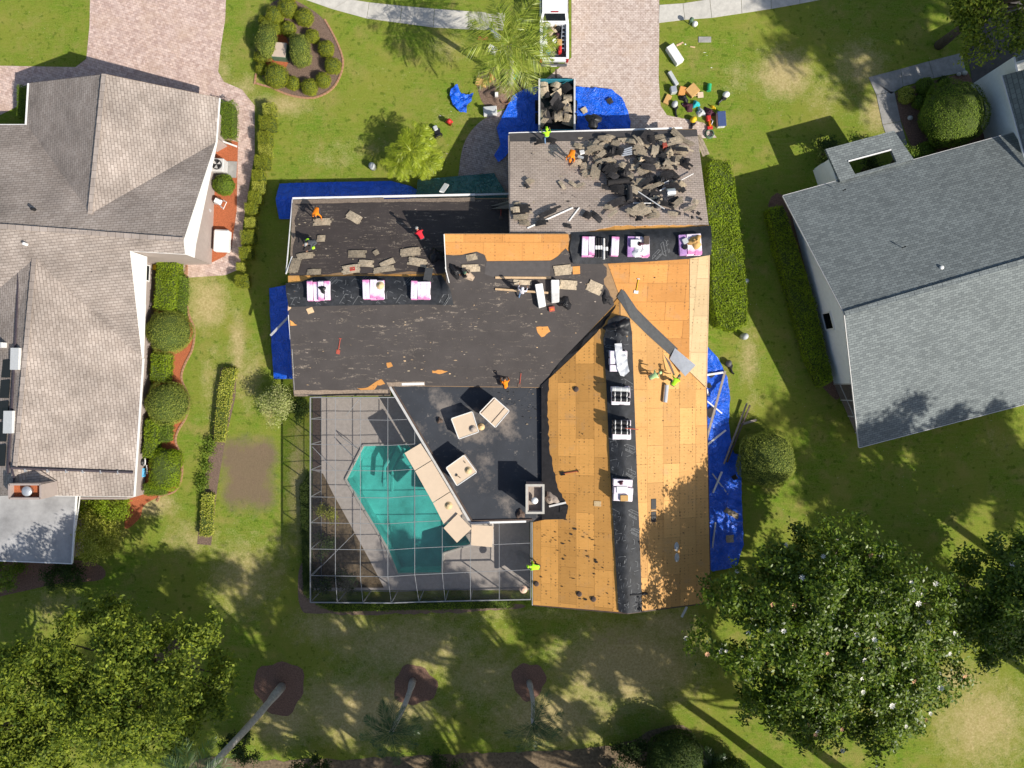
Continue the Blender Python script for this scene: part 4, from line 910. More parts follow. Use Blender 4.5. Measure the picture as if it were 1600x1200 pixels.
# ------------------------------------------------------------------ neighbour house on the left
def facet(parent, pts, mat, name='roof_slope', th=.1):
    return MB().prism([P(*p) for p in pts], (0, 0, -th)).build(name, mat, parent)
LC = ((.45, .385, .335), (.31, .255, .215), (.10, .075, .065))
RC = ((.235, .262, .258), (.112, .127, .13), (.065, .072, .078))
sh = {}
def shm(key, cols, rot, **k):
    if key not in sh: sh[key] = shingle('shingles '+key, *cols, rot, **k)
    return sh[key]
def left_house():
    e = empty('house', 'house with tan shingle roof, wide front gable and a solar heater', 'house')
    N0 = shm('tan across', LC, math.radians(-5), wdt=.36, row=.17, stain=.4); N1 = shm('tan upslope', LC, math.radians(85), wdt=.36, row=.17, stain=.4)
    a, b, c, d = (46, 130, 2.6), (163, 116, 5.4), (342, 153, 2.6), (337, 222, 2.6); ee = (141, 334, 5.42); f = (42, 195, 2.6); g = (-60, 195, 2.6); h = (-60, 349, 6.0); i = (287, 375, 6.0)
    j, k, l, m = (289, 397, 5.65), (203, 392, 5.6), (222, 560, 2.6), (54, 404, 5.3); n, o = (20, 774, 5.3), (208, 776, 2.6); q = (-60, 500, 3.4); r = (-60, 774, 3.3)
    facet(e, [a, b, ee, f], N1); facet(e, [b, c, d, ee], N1); facet(e, [g, f, ee, d, i, h], N0); facet(e, [h, i, j, k, l, m, q], N0)
    facet(e, [m, l, o, n], N1); facet(e, [q, m, n, r], N1)
    # ridge caps
    for p, s in ((b, ee), (h, i), (m, n)):
        A, B = P(*p)+Vector((0, 0, .03)), P(*s)+Vector((0, 0, .03)); d_ = B-A; kk = int(d_.length/.3); mb = MB(); mt = d_.to_track_quat('X', 'Z').to_matrix()
        for t in range(kk): mb.box(A.lerp(B, (t+.5)/kk)+Vector((0, 0, .012*(t % 2))), (d_.length/kk*1.05, .30, .03), mt)
        mb.build('ridge_cap', shm('tan cap', LC, 0, wdt=.5, row=.5), e)
    V = lambda t: P(*t)
    def bar(nm, p, s, r, mat='white'): rail(nm, V(p)+Vector((0, 0, -.06)), V(s)+Vector((0, 0, -.06)), r, mat, e)
    bar('gutter', (44, 130, 2.6), (40, 196, 2.6), .07); bar('gutter', g, f, .06); bar('gutter', (343, 153, 2.6), (338, 222, 2.6), .05); bar('fascia', a, b, .04, 'ridge_cap'); bar('fascia', b, c, .04, 'ridge_cap'); bar('gutter', (223.5, 560, 2.6), (209.5, 776, 2.6), .06); bar('fascia', n, o, .03); bar('fascia', k, j, .03)
    # white gable boards
    def board(p0, p1, lo0, lo1, nm='gable_board'):
        A, B = V(p0), V(p1); slab_wall([A, B, (B.x+.03, B.y, lo1), (A.x+.03, A.y, lo0)], (-30, 5, 3), .06).build(nm, 'white', e)
    board(d, i, 2.4, 4.35); board(i, j, 4.35, 4.35); board(k, l, 3.55, 2.4)
    A, B = P(338, 235, 0), P(331, 410, 0)
    def quad(p, s, z0, z1, mat='stucco_p', nm='wall'): return slab_wall([(p.x, p.y, 0), (s.x, s.y, 0), (s.x, s.y, z1), (p.x, p.y, z0)], (-30, 8, 1)).build(nm, mat, e)
    quad(A, B, 2.4, 5.2); K = P(245, 412, 0); quad(B, K, 5.2, 5.2); L_ = P(226, 772, 0); lm = K.lerp(L_, .46); quad(K, lm, 5.0, 2.25); quad(lm, L_, 2.25, 2.25); quad(L_, P(-60, 772, 0), 2.3, 2.3)
    quad(P(356, 190, 0), P(354, 226, 0), 2.3, 2.3); quad(P(354, 226, 0), A, 2.3, 2.3); quad(P(96, 166, 0), P(356, 190, 0), 2.3, 2.3); quad(P(92, 215, 0), P(96, 166, 0), 2.3, 2.3); quad(P(-60, 215, 0), P(92, 215, 0), 2.3, 2.3)
    # windows in the east walls
    def window(px0, px1, p0, p1, z0, z1):
        d_ = (p1-p0).normalized(); nn = Vector((d_.y, -d_.x, 0)); nn = nn if nn.x > 0 else -nn
        a_, b_ = p0+nn*.03, p1+nn*.03; w_ = MB()
        for z in (z0, z1): w_.box((a_+b_)/2+Vector((0, 0, z)), ((b_-a_).length+.1, .06, .07), Matrix.Rotation(math.atan2(d_.y, d_.x), 3, 'Z'))
        for s in (a_, b_): w_.box(s+Vector((0, 0, (z0+z1)/2)), (.07, .06, z1-z0), Matrix.Rotation(math.atan2(d_.y, d_.x), 3, 'Z'))
        fr = w_.build('window', 'white', e)
        MB().add([a_+Vector((0, 0, z0)), b_+Vector((0, 0, z0)), b_+Vector((0, 0, z1)), a_+Vector((0, 0, z1))], [(0, 1, 2, 3)]).build('pane', 'glass', fr)
    on = lambda t: K.lerp(L_, t)
    window(0, 0, on(.02), on(.085), 1.0, 2.5); window(0, 0, on(.19), on(.235), 1.3, 2.1)
    # solar heater: pipes and panels on the west slope, skylights, vents
    def onW(px, py, dz=.05):
        for z in (5.0,):
            A, B, C = P(*m), P(*n), P(*r); nr_ = (B-A).cross(C-A).normalized(); nr_ = nr_ if nr_.z > 0 else -nr_
            o_ = Vector((0, 0, H)); dd = P(px, py, 0)-o_; t = (A-o_).dot(nr_)/dd.dot(nr_); return o_+dd*t+nr_*dz
    for y0, y1 in ((561, 590), (593, 622), (626, 655), (659, 690), (694, 728)):
        MB().prism([onW(x, y, .07) for x, y in ((-40, y0), (19-(y0-561)*.06, y0+1), (17-(y0-561)*.06, y1), (-40, y1))], (0, 0, -.05)).build('solar_panel', 'solar', e)
    pp = MB(); pp.tube([onW(-40, 424), onW(30, 426), onW(30, 440), onW(24, 560), onW(14, 740)], .07, 6)
    sl = lambda x, y: P(x, y, 5.4-(5.4-2.6)*max(0, (x-20))/190+.08)
    pp.tube([sl(18, 731), sl(60, 733), sl(130, 735), sl(208, 738)], .085, 6); pp.tube([sl(18, 731), sl(22, 745), sl(21, 760)], .06, 6); pp.build('heater_pipe', 'pipe', e)
    [MB().box(sl(x, 734+x*.02), (.05, .22, .24)).build('pipe_clamp', 'metal', e) for x in (40, 75, 104, 130, 158, 185)]
    for x0, y0, x1, y1 in ((22, 544, 35, 578), (11, 642, 25, 677)):
        sk = MB().prism([onW(x, y, .22) for x, y in ((x0, y0), (x1, y0), (x1-1, y1), (x0-1, y1))], (0, 0, -.24)).build('skylight', 'white', e)
    MB().prism([onW(x, y, .5) for x, y in ((6, 536), (15, 536), (15, 544), (6, 544))], (0, 0, -.5)).build('roof_vent', 'white', e)
    for px, py, z, mat, hh in ((42, 382, 5.65, 'white', .3), (55, 328, 5.4, 'black', .35), (146, 424, 4.8, 'black', .2)): MB().lathe([(.1, 0), (.1, hh), (.02, hh+.02)], 8, P(px, py, z)).build('vent_pipe', mat, e)
    # low lanai roof and chimney at the south end
    MB().prism([P(*t) for t in ((-60, 776, 2.5), (119, 772, 2.5), (112, 880, 2.45), (-60, 873, 2.45))], (0, 0, -.14)).build('lanai_roof', 'lanai', e)
    bar('gutter', (119, 771, 2.52), (112, 880, 2.52), .06); bar('gutter', (-60, 874, 2.5), (112, 881, 2.5), .04)
    rail('gutter', P(125, 775, 2.4), P(113, 868, 2.4), .03, 'white', e)
    quad(P(137, 775, 0), P(131, 865, 0), 2.35, 2.35); quad(P(131, 865, 0), P(-60, 855, 0), 2.3, 2.3)
    ch = empty('chimney', None, None); ch.parent = e
    A, B = P(14, 757, 5.9), P(63, 779, 5.9); X, Y = (A.x+B.x)/2, (A.y+B.y)/2; W, D = abs(B.x-A.x), abs(B.y-A.y)
    mb = MB(); [mb.box((X+dx, Y+dy, 4.3), (w_, d_, 3.2)) for dx, dy, w_, d_ in ((-W/2, 0, .12, D), (W/2, 0, .12, D), (0, D/2, W, .12), (0, -D/2, W, .12))]; mb.build('stack', 'stucco_p', ch)
    MB().box((X, Y, 5.5), (W, D, .06)).build('crown', 'mulch_r', ch); MB().lathe([(.28, 0), (.28, .25), (.34, .27), (.3, .33), (.02, .36)], 14, (X+.05, Y, 5.5)).build('flue', 'metal', ch, True)
    MB().prism([P(15, 735, 5.0), P(62, 735, 4.9), P(88, 752, 4.5), P(64, 757, 5.05), P(15, 757, 5.1)], (0, 0, -.5)).build('cricket', N0, e)
left_house()

# ------------------------------------------------------------------ neighbour house on the right
def right_house():
    e = empty('house', 'white house with a grey shingle gable roof and screened corner porch', 'house')
    G0 = shm('grey', RC, math.radians(-14.8), wdt=.34, row=.15, stain=.12)
    A, Rr, B, C, R2, D = (1224, 306, 2.7), (1320, 490, 5.8), (1343, 699, 2.7), (1740, 595, 2.7), (1740, 367, 5.8), (1740, 164, 2.7)
    facet(e, [A, D, R2, Rr], G0); facet(e, [Rr, R2, C, B], G0)
    a, b = P(*Rr)+Vector((0, 0, .03)), P(*R2)+Vector((0, 0, .03)); d_ = b-a; kk = int(d_.length/.3); mb = MB(); mt = d_.to_track_quat('X', 'Z').to_matrix()
    for t in range(kk): mb.box(a.lerp(b, (t+.5)/kk)+Vector((0, 0, .012*(t % 2))), (d_.length/kk*1.05, .32, .03), mt)
    mb.build('ridge_cap', G0, e)
    ed = lambda p, s, r=.06, mat='gutter': rail('rake_trim', P(*p)+Vector((0, 0, -.07)), P(*s)+Vector((0, 0, -.07)), r, mat, e)
    ed(A, Rr); ed(Rr, B); ed(B, C); ed(A, D)
    # gable wall
    p, q = P(1238, 340, 0), P(1303, 600, 0); mid = p.lerp(q, .62)
    slab_wall([p, q, (q.x, q.y, 3.4), (mid.x, mid.y, 5.3), (p.x, p.y, 2.6)], (34, 4, 1)).build('wall', 'stucco_w', e)
    w0, w1 = p.lerp(q, .585), p.lerp(q, .68); dn = (q-p).normalized(); nn = Vector((dn.y, -dn.x, 0)); nn = nn if nn.x < 0 else -nn
    fr = MB()
    for z in (.95, 2.2): fr.box((w0+w1)/2+nn*.05+Vector((0, 0, z)), ((w1-w0).length+.14, .09, .09), Matrix.Rotation(math.atan2(dn.y, dn.x), 3, 'Z'))
    for s in (w0, w1): fr.box(s+nn*.05+Vector((0, 0, 1.6)), (.09, .09, 1.3), Matrix.Rotation(math.atan2(dn.y, dn.x), 3, 'Z'))
    fo = fr.build('window', 'white', e); MB().add([w0+nn*.03+Vector((0, 0, 1)), w1+nn*.03+Vector((0, 0, 1)), w1+nn*.03+Vector((0, 0, 2.2)), w0+nn*.03+Vector((0, 0, 2.2))], [(0, 1, 2, 3), (3, 2, 1, 0)]).build('pane', 'glass', fo)
    slab_wall([p, P(1700, 220, 0), P(1700, 220, 0)+Vector((0, 0, 2.6)), p+Vector((0, 0, 2.6))], (34, 4, 1)).build('wall', 'stucco_w', e)
    # screened porch corner
    s = P(1337, 676, 0); fl = MB().prism([v+Vector((0, 0, .05)) for v in (q, s, P(1420, 655, 0), P(1400, 575, 0))], (0, 0, -.05)).build('porch_floor', 'timber_g', e)
    for t in (0, .33, .66, 1.0):
        v = q.lerp(s, t); MB().box((v.x, v.y, 1.3), (.08, .08, 2.6)).build('porch_post', 'gutter', e)
    for k in range(3):
        u, v = q.lerp(s, k*.333), q.lerp(s, (k+1)*.333); MB().add([u, v, v+Vector((0, 0, 2.55)), u+Vector((0, 0, 2.55))], [(0, 1, 2, 3)]).build('screen_panel', 'screen', e)
        MB().box((u+v)/2+Vector((0, 0, .9)), ((v-u).length-.08, .05, .06), Matrix.Rotation(math.atan2(v.y-u.y, v.x-u.x), 3, 'Z')).build('porch_rail', 'gutter', e)
    # entry roof with an opening, little white wall beside it
    o4 = [(1290, 233, 2.9), (1397, 204, 2.9), (1428, 249, 2.95), (1313, 284, 2.95)]; i4 = [(1325, 251, 2.9), (1392, 233, 2.9), (1401, 253, 2.92), (1336, 272, 2.92)]
    for k in range(4): facet(e, [o4[k], o4[(k+1) % 4], i4[(k+1) % 4], i4[k]], G0, 'entry_roof', .2)
    rail('gutter', P(*i4[0])+Vector((0, -.05, .02)), P(*i4[1])+Vector((0, -.05, .02)), .05, 'white', e)
    MB().prism([P(1296, 248, 2.6), P(1300, 247, 2.6), P(1314, 284, 2.6), P(1309, 287, 2.6)], (0, 0, -2.6)).build('entry_wall', 'stucco_w', e)
    MB().prism([P(1283, 256, 1.1), P(1287, 254, 1.1), P(1300, 290, 1.1), P(1295, 291, 1.1)], (0, 0, -1.1)).build('planter_wall', 'stucco_w', e)
    # garage wing with a tall white wall
    w = [P(1516, 133, 0), P(1552, 268, 0)]
    slab_wall([w[0], w[1], w[1]+Vector((0, 0, 3.7)), w[0]+Vector((0, 0, 4.3))], (40, 18, 2)).build('garage_wall', 'stucco_w', e)
    slab_wall([w[0]+Vector((.15, 0, 0)), w[0]+Vector((.15, 0, 4.3)), P(1700, 92, 0)+Vector((0, 0, 6)), P(1700, 92, 0)], (40, 16, 2)).build('garage_wall', 'stucco_w', e)
    facet(e, [(1566, 118, 3.75), (1640, 98, 6.0), (1700, 235, 6.0), (1606, 262, 3.75)], shm('grey up', RC, math.radians(75), wdt=.34, row=.15, stain=.12), 'garage_roof')
    facet(e, [(1587, 82, 4.4), (1700, 50, 6.9), (1700, 80, 6.9), (1590, 98, 4.4)], G0, 'garage_roof')
    rail('rake_trim', P(1588, 99, 4.36), P(1700, 66, 6.6), .09, 'white', e); rail('rake_trim', P(1564.5, 118, 3.72), P(1605, 262, 3.72), .05, 'white', e)
    for px, py, z, mat, r, hh in ((1468, 419, 5.2, 'white', .14, .3), (1317, 298, 3.3, 'black', .05, .4), (1410, 387, 4.7, 'black', .05, .4)): MB().lathe([(r*.6, 0), (r*.6, hh*.6), (r, hh*.7), (r*.8, hh), (.02, hh+.03)], 10, P(px, py, z)).build('vent_pipe', mat, e)
right_house()
# ------------------------------------------------------------------ plants
def ball(px, py, r, label, lf='lf_box', h=None, n=None, L=.075, group=None, ry=None, rot=0, p=2.2, cat='shrub'):
    k = H/F*.97; rx = r*k; ryy = (ry or r)*k; hh = (h or rx*1.7)/2; c = P(px, py, hh)
    return topiary(label, (c.x, c.y, 0), (rx, ryy, hh), lf, n or int(900+2600*rx*ryy), L, 'ball', group=group, rz=rot, p=p, cat=cat)
gb = 'round clipped shrubs around the oval planting bed'
for px, py, r, lab in ((450, 13, 14, 'round clipped shrub at the top edge of the oval bed'), (429, 24, 13, 'round clipped shrub above the tall oval shrub by the lawn side'), (431, 44, 9, 'small round shrub beside the red mulch in the oval bed'), (412, 33, 7, 'smallest ball shrub on the outer left rim of the oval bed'),
                       (451, 45, 11, 'dark ball shrub just above the grey utility box'), (476, 27, 13, 'ball shrub on bare mulch at the top right of the oval bed'), (488, 57, 10, 'ball shrub on the right rim, second from the top'), (510, 76, 12, 'ball shrub on the right rim, third from the top'),
                       (520, 103, 12, 'ball shrub nearest the right end of the oval bed'), (505, 125, 11, 'ball shrub at the lower right corner of the oval bed'), (484, 136, 12, 'ball shrub at the bottom rim of the oval bed by the lawn'), (458, 130, 10, 'small ball shrub between the largest ball and the bottom rim one'),
                       (432, 119, 18, 'largest round ball shrub, below the utility box'), (409, 107, 9, 'ball shrub at the lower left rim of the oval bed'), (407, 89, 9, 'ball shrub on the left rim under the tall oval shrub')):
    ball(px, py, r, lab, 'lf_box', group=gb, h=r*.07)
ball(417, 65, 15, 'tall oval clipped shrub left of the utility box', 'lf_top', 1.5, group='oval clipped shrubs beside the utility box', ry=27, rot=-6, p=2.6)
ball(469, 80, 15, 'tall oval clipped shrub right of the utility box', 'lf_top', 1.6, group='oval clipped shrubs beside the utility box', ry=24, rot=4, p=2.6)
ordn = ['first', 'second', 'third', 'fourth', 'fifth', 'sixth', 'seventh', 'eighth', 'ninth', 'tenth', 'eleventh', 'twelfth', 'thirteenth', 'fourteenth', 'fifteenth', 'sixteenth', 'seventeenth']
for i, (px, py, s) in enumerate(((422, 173, 9), (420, 195, 11), (416, 219, 9), (415, 235, 8.5), (412, 255, 10), (406, 277, 8), (405, 294, 8.5), (400, 310, 8.5), (395, 327, 7.5), (393, 349, 7), (390, 372, 10), (387, 397, 9), (377, 417, 5), (380, 440, 9))):
    c = P(px, py, .5); k = s*.045
    topiary('clipped box-shaped shrub, %s from the street end of the row beside the paver path' % ordn[i], (c.x, c.y, 0), (k, k, .42+.06*(i % 3)), 'lf_box' if i % 3 else 'lf_gold', 1100, .07, 'box', group='clipped cube shrubs along the paver path', rz=4)
c = P(354, 187, .8); topiary('rounded box hedge against the tan house beside the red mulch', (c.x, c.y, 0), (.55, 1.2, .55), 'lf_topd', 2600, .08, 'box', name='hedge', cat='hedge')
c = P(38, 160, .8); topiary('narrow clipped hedge at the far corner of the tan house', (c.x, c.y, 0), (.4, 1.1, .5), 'lf_topd', 1800, .08, 'box', name='hedge', cat='hedge')
ball(350, 289, 15, 'round shrub next to the air conditioner', 'lf_topd', 1.0, L=.1)
hedge_poly('upright clipped hedge strip along the tan house wall by the yellow bin', [(246, 403), (274, 405), (268, 487), (240, 481)], 1.3, 'lf_hedge')
hedge_poly('low hedge strip between the wall hedge and the curving brick edging', [(274, 425), (288, 432), (286, 500), (268, 490)], .7, 'lf_topd', 380)
ball(264, 518, 34, 'large ball topiary beside the tan house wall, upper of two', 'lf_top', 2.0, 6500, .075, group='large ball topiaries by the tan house')
ball(262, 630, 33, 'large ball topiary beside the tan house wall, lower of two', 'lf_top', 2.0, 6500, .075, group='large ball topiaries by the tan house')
hedge_poly('short clipped hedge between the two large ball topiaries', [(237, 552), (258, 554), (256, 596), (234, 594)], 1.2, 'lf_hedge')
hedge_poly('low dark hedge piece under the lower ball topiary', [(244, 660), (262, 662), (262, 690), (242, 690)], .8, 'lf_topd')
hedge_poly('narrow clipped hedge below the lower ball topiary at the wall', [(228, 655), (243, 656), (238, 716), (222, 714)], 1.2, 'lf_hedge')
c = P(257, 733, .8); topiary('rounded block shrub at the lower end of the curved bed', (c.x, c.y, 0), (1.0, 1.45, .62), 'lf_hedge', 5200, .08, 'ball', p=3.2, rz=-6)
c = P(243, 764, .5); topiary('low clipped corner hedge below the rounded block shrub', (c.x, c.y, 0), (.7, .4, .4), 'lf_topd', 1500, .08, 'box', name='hedge', cat='hedge')
c = P(172, 830, 0); bushy('yellow-green rounded bush beside the grey lanai roof', (c.x, c.y, 0), (1.75, 2.0, 1.6), 'lf_gold', 230, 34, .12)
c = P(170, 788, 0); bushy('bright green loose hedge along the end wall of the tan house', (c.x, c.y, 0), (1.9, .8, 1.0), 'lf_hedge', 130, 30, .11)
c = P(18, 893, 0); bushy('dark green bush below the corner of the grey lanai roof', (c.x, c.y, 0), (1.5, 1.2, .9), 'lf_topd', 110, 30, .13)
c = P(112, 893, 0); bushy('dark shaded bush under the lanai gutter', (c.x, c.y, 0), (1.8, .8, .8), 'lf_dark', 110, 28, .13)
hedge_poly('low yellow-green hedge strip in the narrow bed across the lawn', [(347, 576), (366, 575), (354, 640), (347, 690), (333, 690), (338, 630)], .55, 'lf_gold', 380)
hedge_poly('short end piece of low hedge in the narrow lawn bed', [(316, 772), (331, 772), (328, 838), (311, 838)], .5, 'lf_gold', 360)
for i, (px, py) in enumerate(((331, 690), (328, 706), (324, 728), (320, 748), (318, 760))): c = P(px, py); bushy('sparse little plant, %s down the gap in the narrow lawn bed' % ordn[i], (c.x, c.y, 0), (.3, .3, .22), 'lf_topd', 12, 12, .11, group='sparse plants in the narrow lawn bed', name='plant', cat='plant')
c = P(444, 628, 0); bushy('pale variegated round shrub at the screen cage corner', (c.x, c.y, 0), (1.1, 1.35, 1.2), 'lf_var', 190, 34, .10)
c = P(472, 638, 0); bushy('dark companion shrub behind the variegated one', (c.x, c.y, 0), (.6, .9, .8), 'lf_dark', 60, 28, .11)
hedge_poly('long wide clipped hedge along the garage side of the house', [(1108, 254), (1124, 250), (1140, 252), (1148, 290), (1156, 360), (1162, 410), (1167, 462), (1167, 505), (1148, 516), (1124, 510), (1114, 470), (1112, 400), (1106, 330)], 1.3, 'lf_hedge', 330, .12)
hedge_poly('narrow clipped hedge along the white gable wall', [(1202, 325), (1224, 321), (1246, 385), (1274, 475), (1302, 594), (1284, 605), (1264, 556), (1243, 486), (1220, 405)], 1.1, 'lf_hedge', 330, .11)
ball(1199, 718, 44, 'big round topiary ball standing beside the blue tarp', 'lf_top', 2.4, 9500, .085)
ball(1489, 178, 49, 'big dark green ball topiary by the white garage wall', 'lf_topd', 2.8, 11000, .085)
for px, py, r, lab, lf in ((1416, 149, 12, 'small yellow-green round shrub by the walkway corner', 'lf_gold'), (1446, 135, 13, 'loose yellow-green shrub along the shaded walkway', 'lf_topd'), (1437, 160, 10, 'little shrub between the ball topiary and walkway', 'lf_topd'), (1447, 236, 14, 'small shrub in the bed corner by the grey roof edge', 'lf_topd'), (1475, 128, 8, 'small dark shrub near two pale stones', 'lf_dark')):
    ball(px, py, r, lab, lf, r*.05, L=.1)
for px, py, s, lab in ((1497, 117, 4, 'pale round stone nearest the driveway in the shaded bed'), (1506, 115, 5, 'larger pale stone at the driveway edge of the shaded bed'), (1421, 185, 5, 'grey garden ornament on the dark mulch by the walkway')):
    tag(MB().ball((0, 0, .1), (s*.04, s*.035, .12)).build('stone', 'concrete', None, True, mtx=GF(px, py)), lab, 'stone')
c = P(1284, 242, 0); bushy('dark shrub at the corner of the small entry roof', (c.x, c.y, 0), (.9, .7, .8), 'lf_dark', 60, 26, .13)
c = P(1390, 258, 0); bushy('leafy plant growing up in the roofed courtyard opening', (c.x, c.y, 0), (.7, .6, 2.0), 'lf_topd', 50, 24, .13, name='plant', cat='plant')
c = P(1345, 268, 0); bushy('reddish dark plant low in the courtyard opening', (c.x, c.y, 0), (.8, .5, 1.2), 'lf_dark', 40, 22, .12, name='plant', cat='plant')
hedge_poly('low hedge along the far side of the screen cage', [(492, 944), (640, 944), (800, 938), (802, 950), (640, 953), (520, 956)], .5, 'lf_topd', 380)
hedge_poly('dark low hedge on the narrow side of the screen cage', [(468, 760), (484, 740), (484, 936), (474, 930)], .5, 'lf_dark', 300)
c = P(516, 800, 0); bushy('yellow-green plant inside the screen cage beside the pool deck', (c.x, c.y, 0), (.7, .7, .9), 'lf_gold', 24, 24, .13, name='plant', cat='plant')
for px, py, lab in ((509, 845, 'dark leafy plant inside the cage, halfway along the mulch'), (545, 900, 'dark leafy plant inside the cage near the far corner'), (505, 905, 'low dark plant inside the cage at the corner post')):
    c = P(px, py, 0); bushy(lab, (c.x, c.y, 0), (.9, .8, .7), 'lf_dark', 40, 24, .14, name='plant', cat='plant')

# palms
bp = P(797, 131); tp_ = (bp.x-.05, bp.y-.3, 6.6)
palm('tall feathery palm beside the white pickup', bp, tp_, 25, 3.2, 'lf_palm', .95, .20, seed=5, leaf_w=.027, wid=.62)
gp = 'pygmy date palms clustered on the lawn'
for (px, py, h, s, L_, lab) in ((652, 219, 2.3, 21, 1.45, 'young date palm at the top of the lawn cluster'), (626, 254, 1.9, 22, 1.35, 'young date palm at the left of the lawn cluster'), (662, 250, 2.0, 23, 1.4, 'young date palm at the right of the lawn cluster'), (642, 236, 2.6, 24, 1.3, 'young date palm in the middle of the lawn cluster')):
    b = P(px, py, h); b2 = P(643, 245)
    palm(lab, (b2.x+(b.x-b2.x)*.4, b2.y+(b.y-b2.y)*.4, 0), (b.x, b.y, h), 24, L_, 'lf_palmy', .75, .07, gp, bark='bark_d', seed=s, wid=.6, leaf_w=.015)
gp = 'slender palms in the back garden mulch rings'
b = P(440, 1073); palm('slender palm leaning out of frame over the mulch ring nearest the big tree', b, (b.x-.2, b.y+.6, 13.2), 16, 2.6, 'lf_palmd', 1.0, .24, gp, seed=31, leaf_w=.02)
b = P(645, 1064); palm('palm with a pale trunk in the middle mulch ring', b, (b.x-.35, b.y-.3, 6.8), 15, 2.4, 'lf_palmd', 1.0, .19, gp, seed=32, leaf_w=.018)
b = P(827, 1066); palm('short palm with few grey-green fronds in the third mulch ring', b, (b.x+.1, b.y-.2, 5.6), 11, 2.2, 'lf_palmd', 1.0, .16, gp, seed=33, leaf_w=.018, az=(-30, -60, 80, -120, -95, -15, -150, 10, -75, 55, -40))
b = P(1100, 1190); palm('fan-like low palm under the magnolia', b, (b.x, b.y, 1.2), 12, 1.8, 'lf_palmd', .7, .12, seed=34, leaf_w=.016)

# big trees
random.seed(3)
def mt(label, px, py, zc, h, rad, ch, nc, per, sp, L, lf, **k):
    c = P(px, py, zc); return tree(label, (c.x, c.y, 0), h, rad, ch, nc, per, sp, L, lf, **k)
e_mag, pos_m, nr_m = mt('broad magnolia tree with white blossoms at the lower right', 1278, 988, 6, 10.5, 7.2, 8.5, 1000, 62, .26, .25, 'lf_mag', trunk_r=.35, name='magnolia_tree', lobes=9, asp=.5)
fm = MB(); 
for q in range(7): a = q*.9; fm.add([(0, 0, 0), (.13*math.cos(a-.35), .13*math.sin(a-.35), .07), (.2*math.cos(a), .2*math.sin(a), .10), (.13*math.cos(a+.35), .13*math.sin(a+.35), .07)], [(0, 1, 2, 3)])
fw, fo_ = fm.mesh('flower', 'flower'), fm.mesh('flower', 'flower_o')
topz = pos_m[:, 2]; ctr = np.array([0, 0, 6.0]); outr = np.linalg.norm((pos_m-ctr)/np.array([7.7, 7.3, 4.2]), axis=1)
cand = np.where((outr > .82) & (topz > 4.5))[0]
for n_, i in enumerate(rng.choice(cand, 62, replace=False)):
    p = Vector(pos_m[i])+Vector((0, 0, .22)); link('flower', fw if n_ % 4 else fo_, e_mag, Matrix.Translation(p) @ Matrix.Rotation(random.random()*6, 4, 'Z') @ Matrix.Rotation(random.uniform(-.5, .5), 4, 'X') @ Matrix.Scale(random.uniform(.6, 1.05), 4))
mt('large light-green shade tree filling the lower left corner', 205, 1062, 7, 10, 6.2, 6.5, 520, 60, .28, .24, 'lf_oak', trunk_r=.32, lobes=9)
mt('second light-green tree at the left bottom edge', 15, 1140, 7, 9.5, 5.2, 6, 400, 60, .28, .24, 'lf_oak', trunk_r=.3, lobes=7)
e_r, pos_r, nr_r = mt('dark magnolia in the shade at the right edge', 1580, 950, 5, 7.5, 4.7, 6, 420, 66, .28, .25, 'lf_mag', trunk_r=.25, name='magnolia_tree')
for i in rng.choice(np.where(pos_r[:, 2] > 6)[0], 7, replace=False): link('flower', fw, e_r, Matrix.Translation(Vector(pos_r[i])+Vector((0, 0, .2))))
mt('leafy tree leaning in over the top right corner', 1575, -15, 7, 9, 4.6, 4.5, 260, 60, .3, .24, 'lf_oak', trunk_r=.28)
c = P(1048, 1172, 0); topiary('tall rounded dark shrub at the bottom edge under the magnolia', (c.x, c.y, 0), (1.9, 2.0, 1.6), 'lf_dark', 7000, .12)
c = P(1130, 1205, 0); topiary('second rounded dark shrub at the bottom edge', (c.x, c.y, 0), (1.7, 1.5, 1.4), 'lf_dark', 5200, .12)
for px, py, s, lab in ((985, 1165, 1.2, 'loose dark shrub in the back mulch bed beside the rounded shrub'), (500, 1190, 1.3, 'dark shrub in the back mulch bed under the palms'), (700, 1195, 1.2, 'dark shrub in the back mulch bed between two palms'), (950, 1200, 1.3, 'dark shrub at the frame edge of the back bed'), (385, 1150, 1.4, 'bare-stemmed dark bush below the light-green tree')):
    c = P(px, py, 0); bushy(lab, (c.x, c.y, 0), (s, s, s*.8), 'lf_dark', 70, 28, .15)
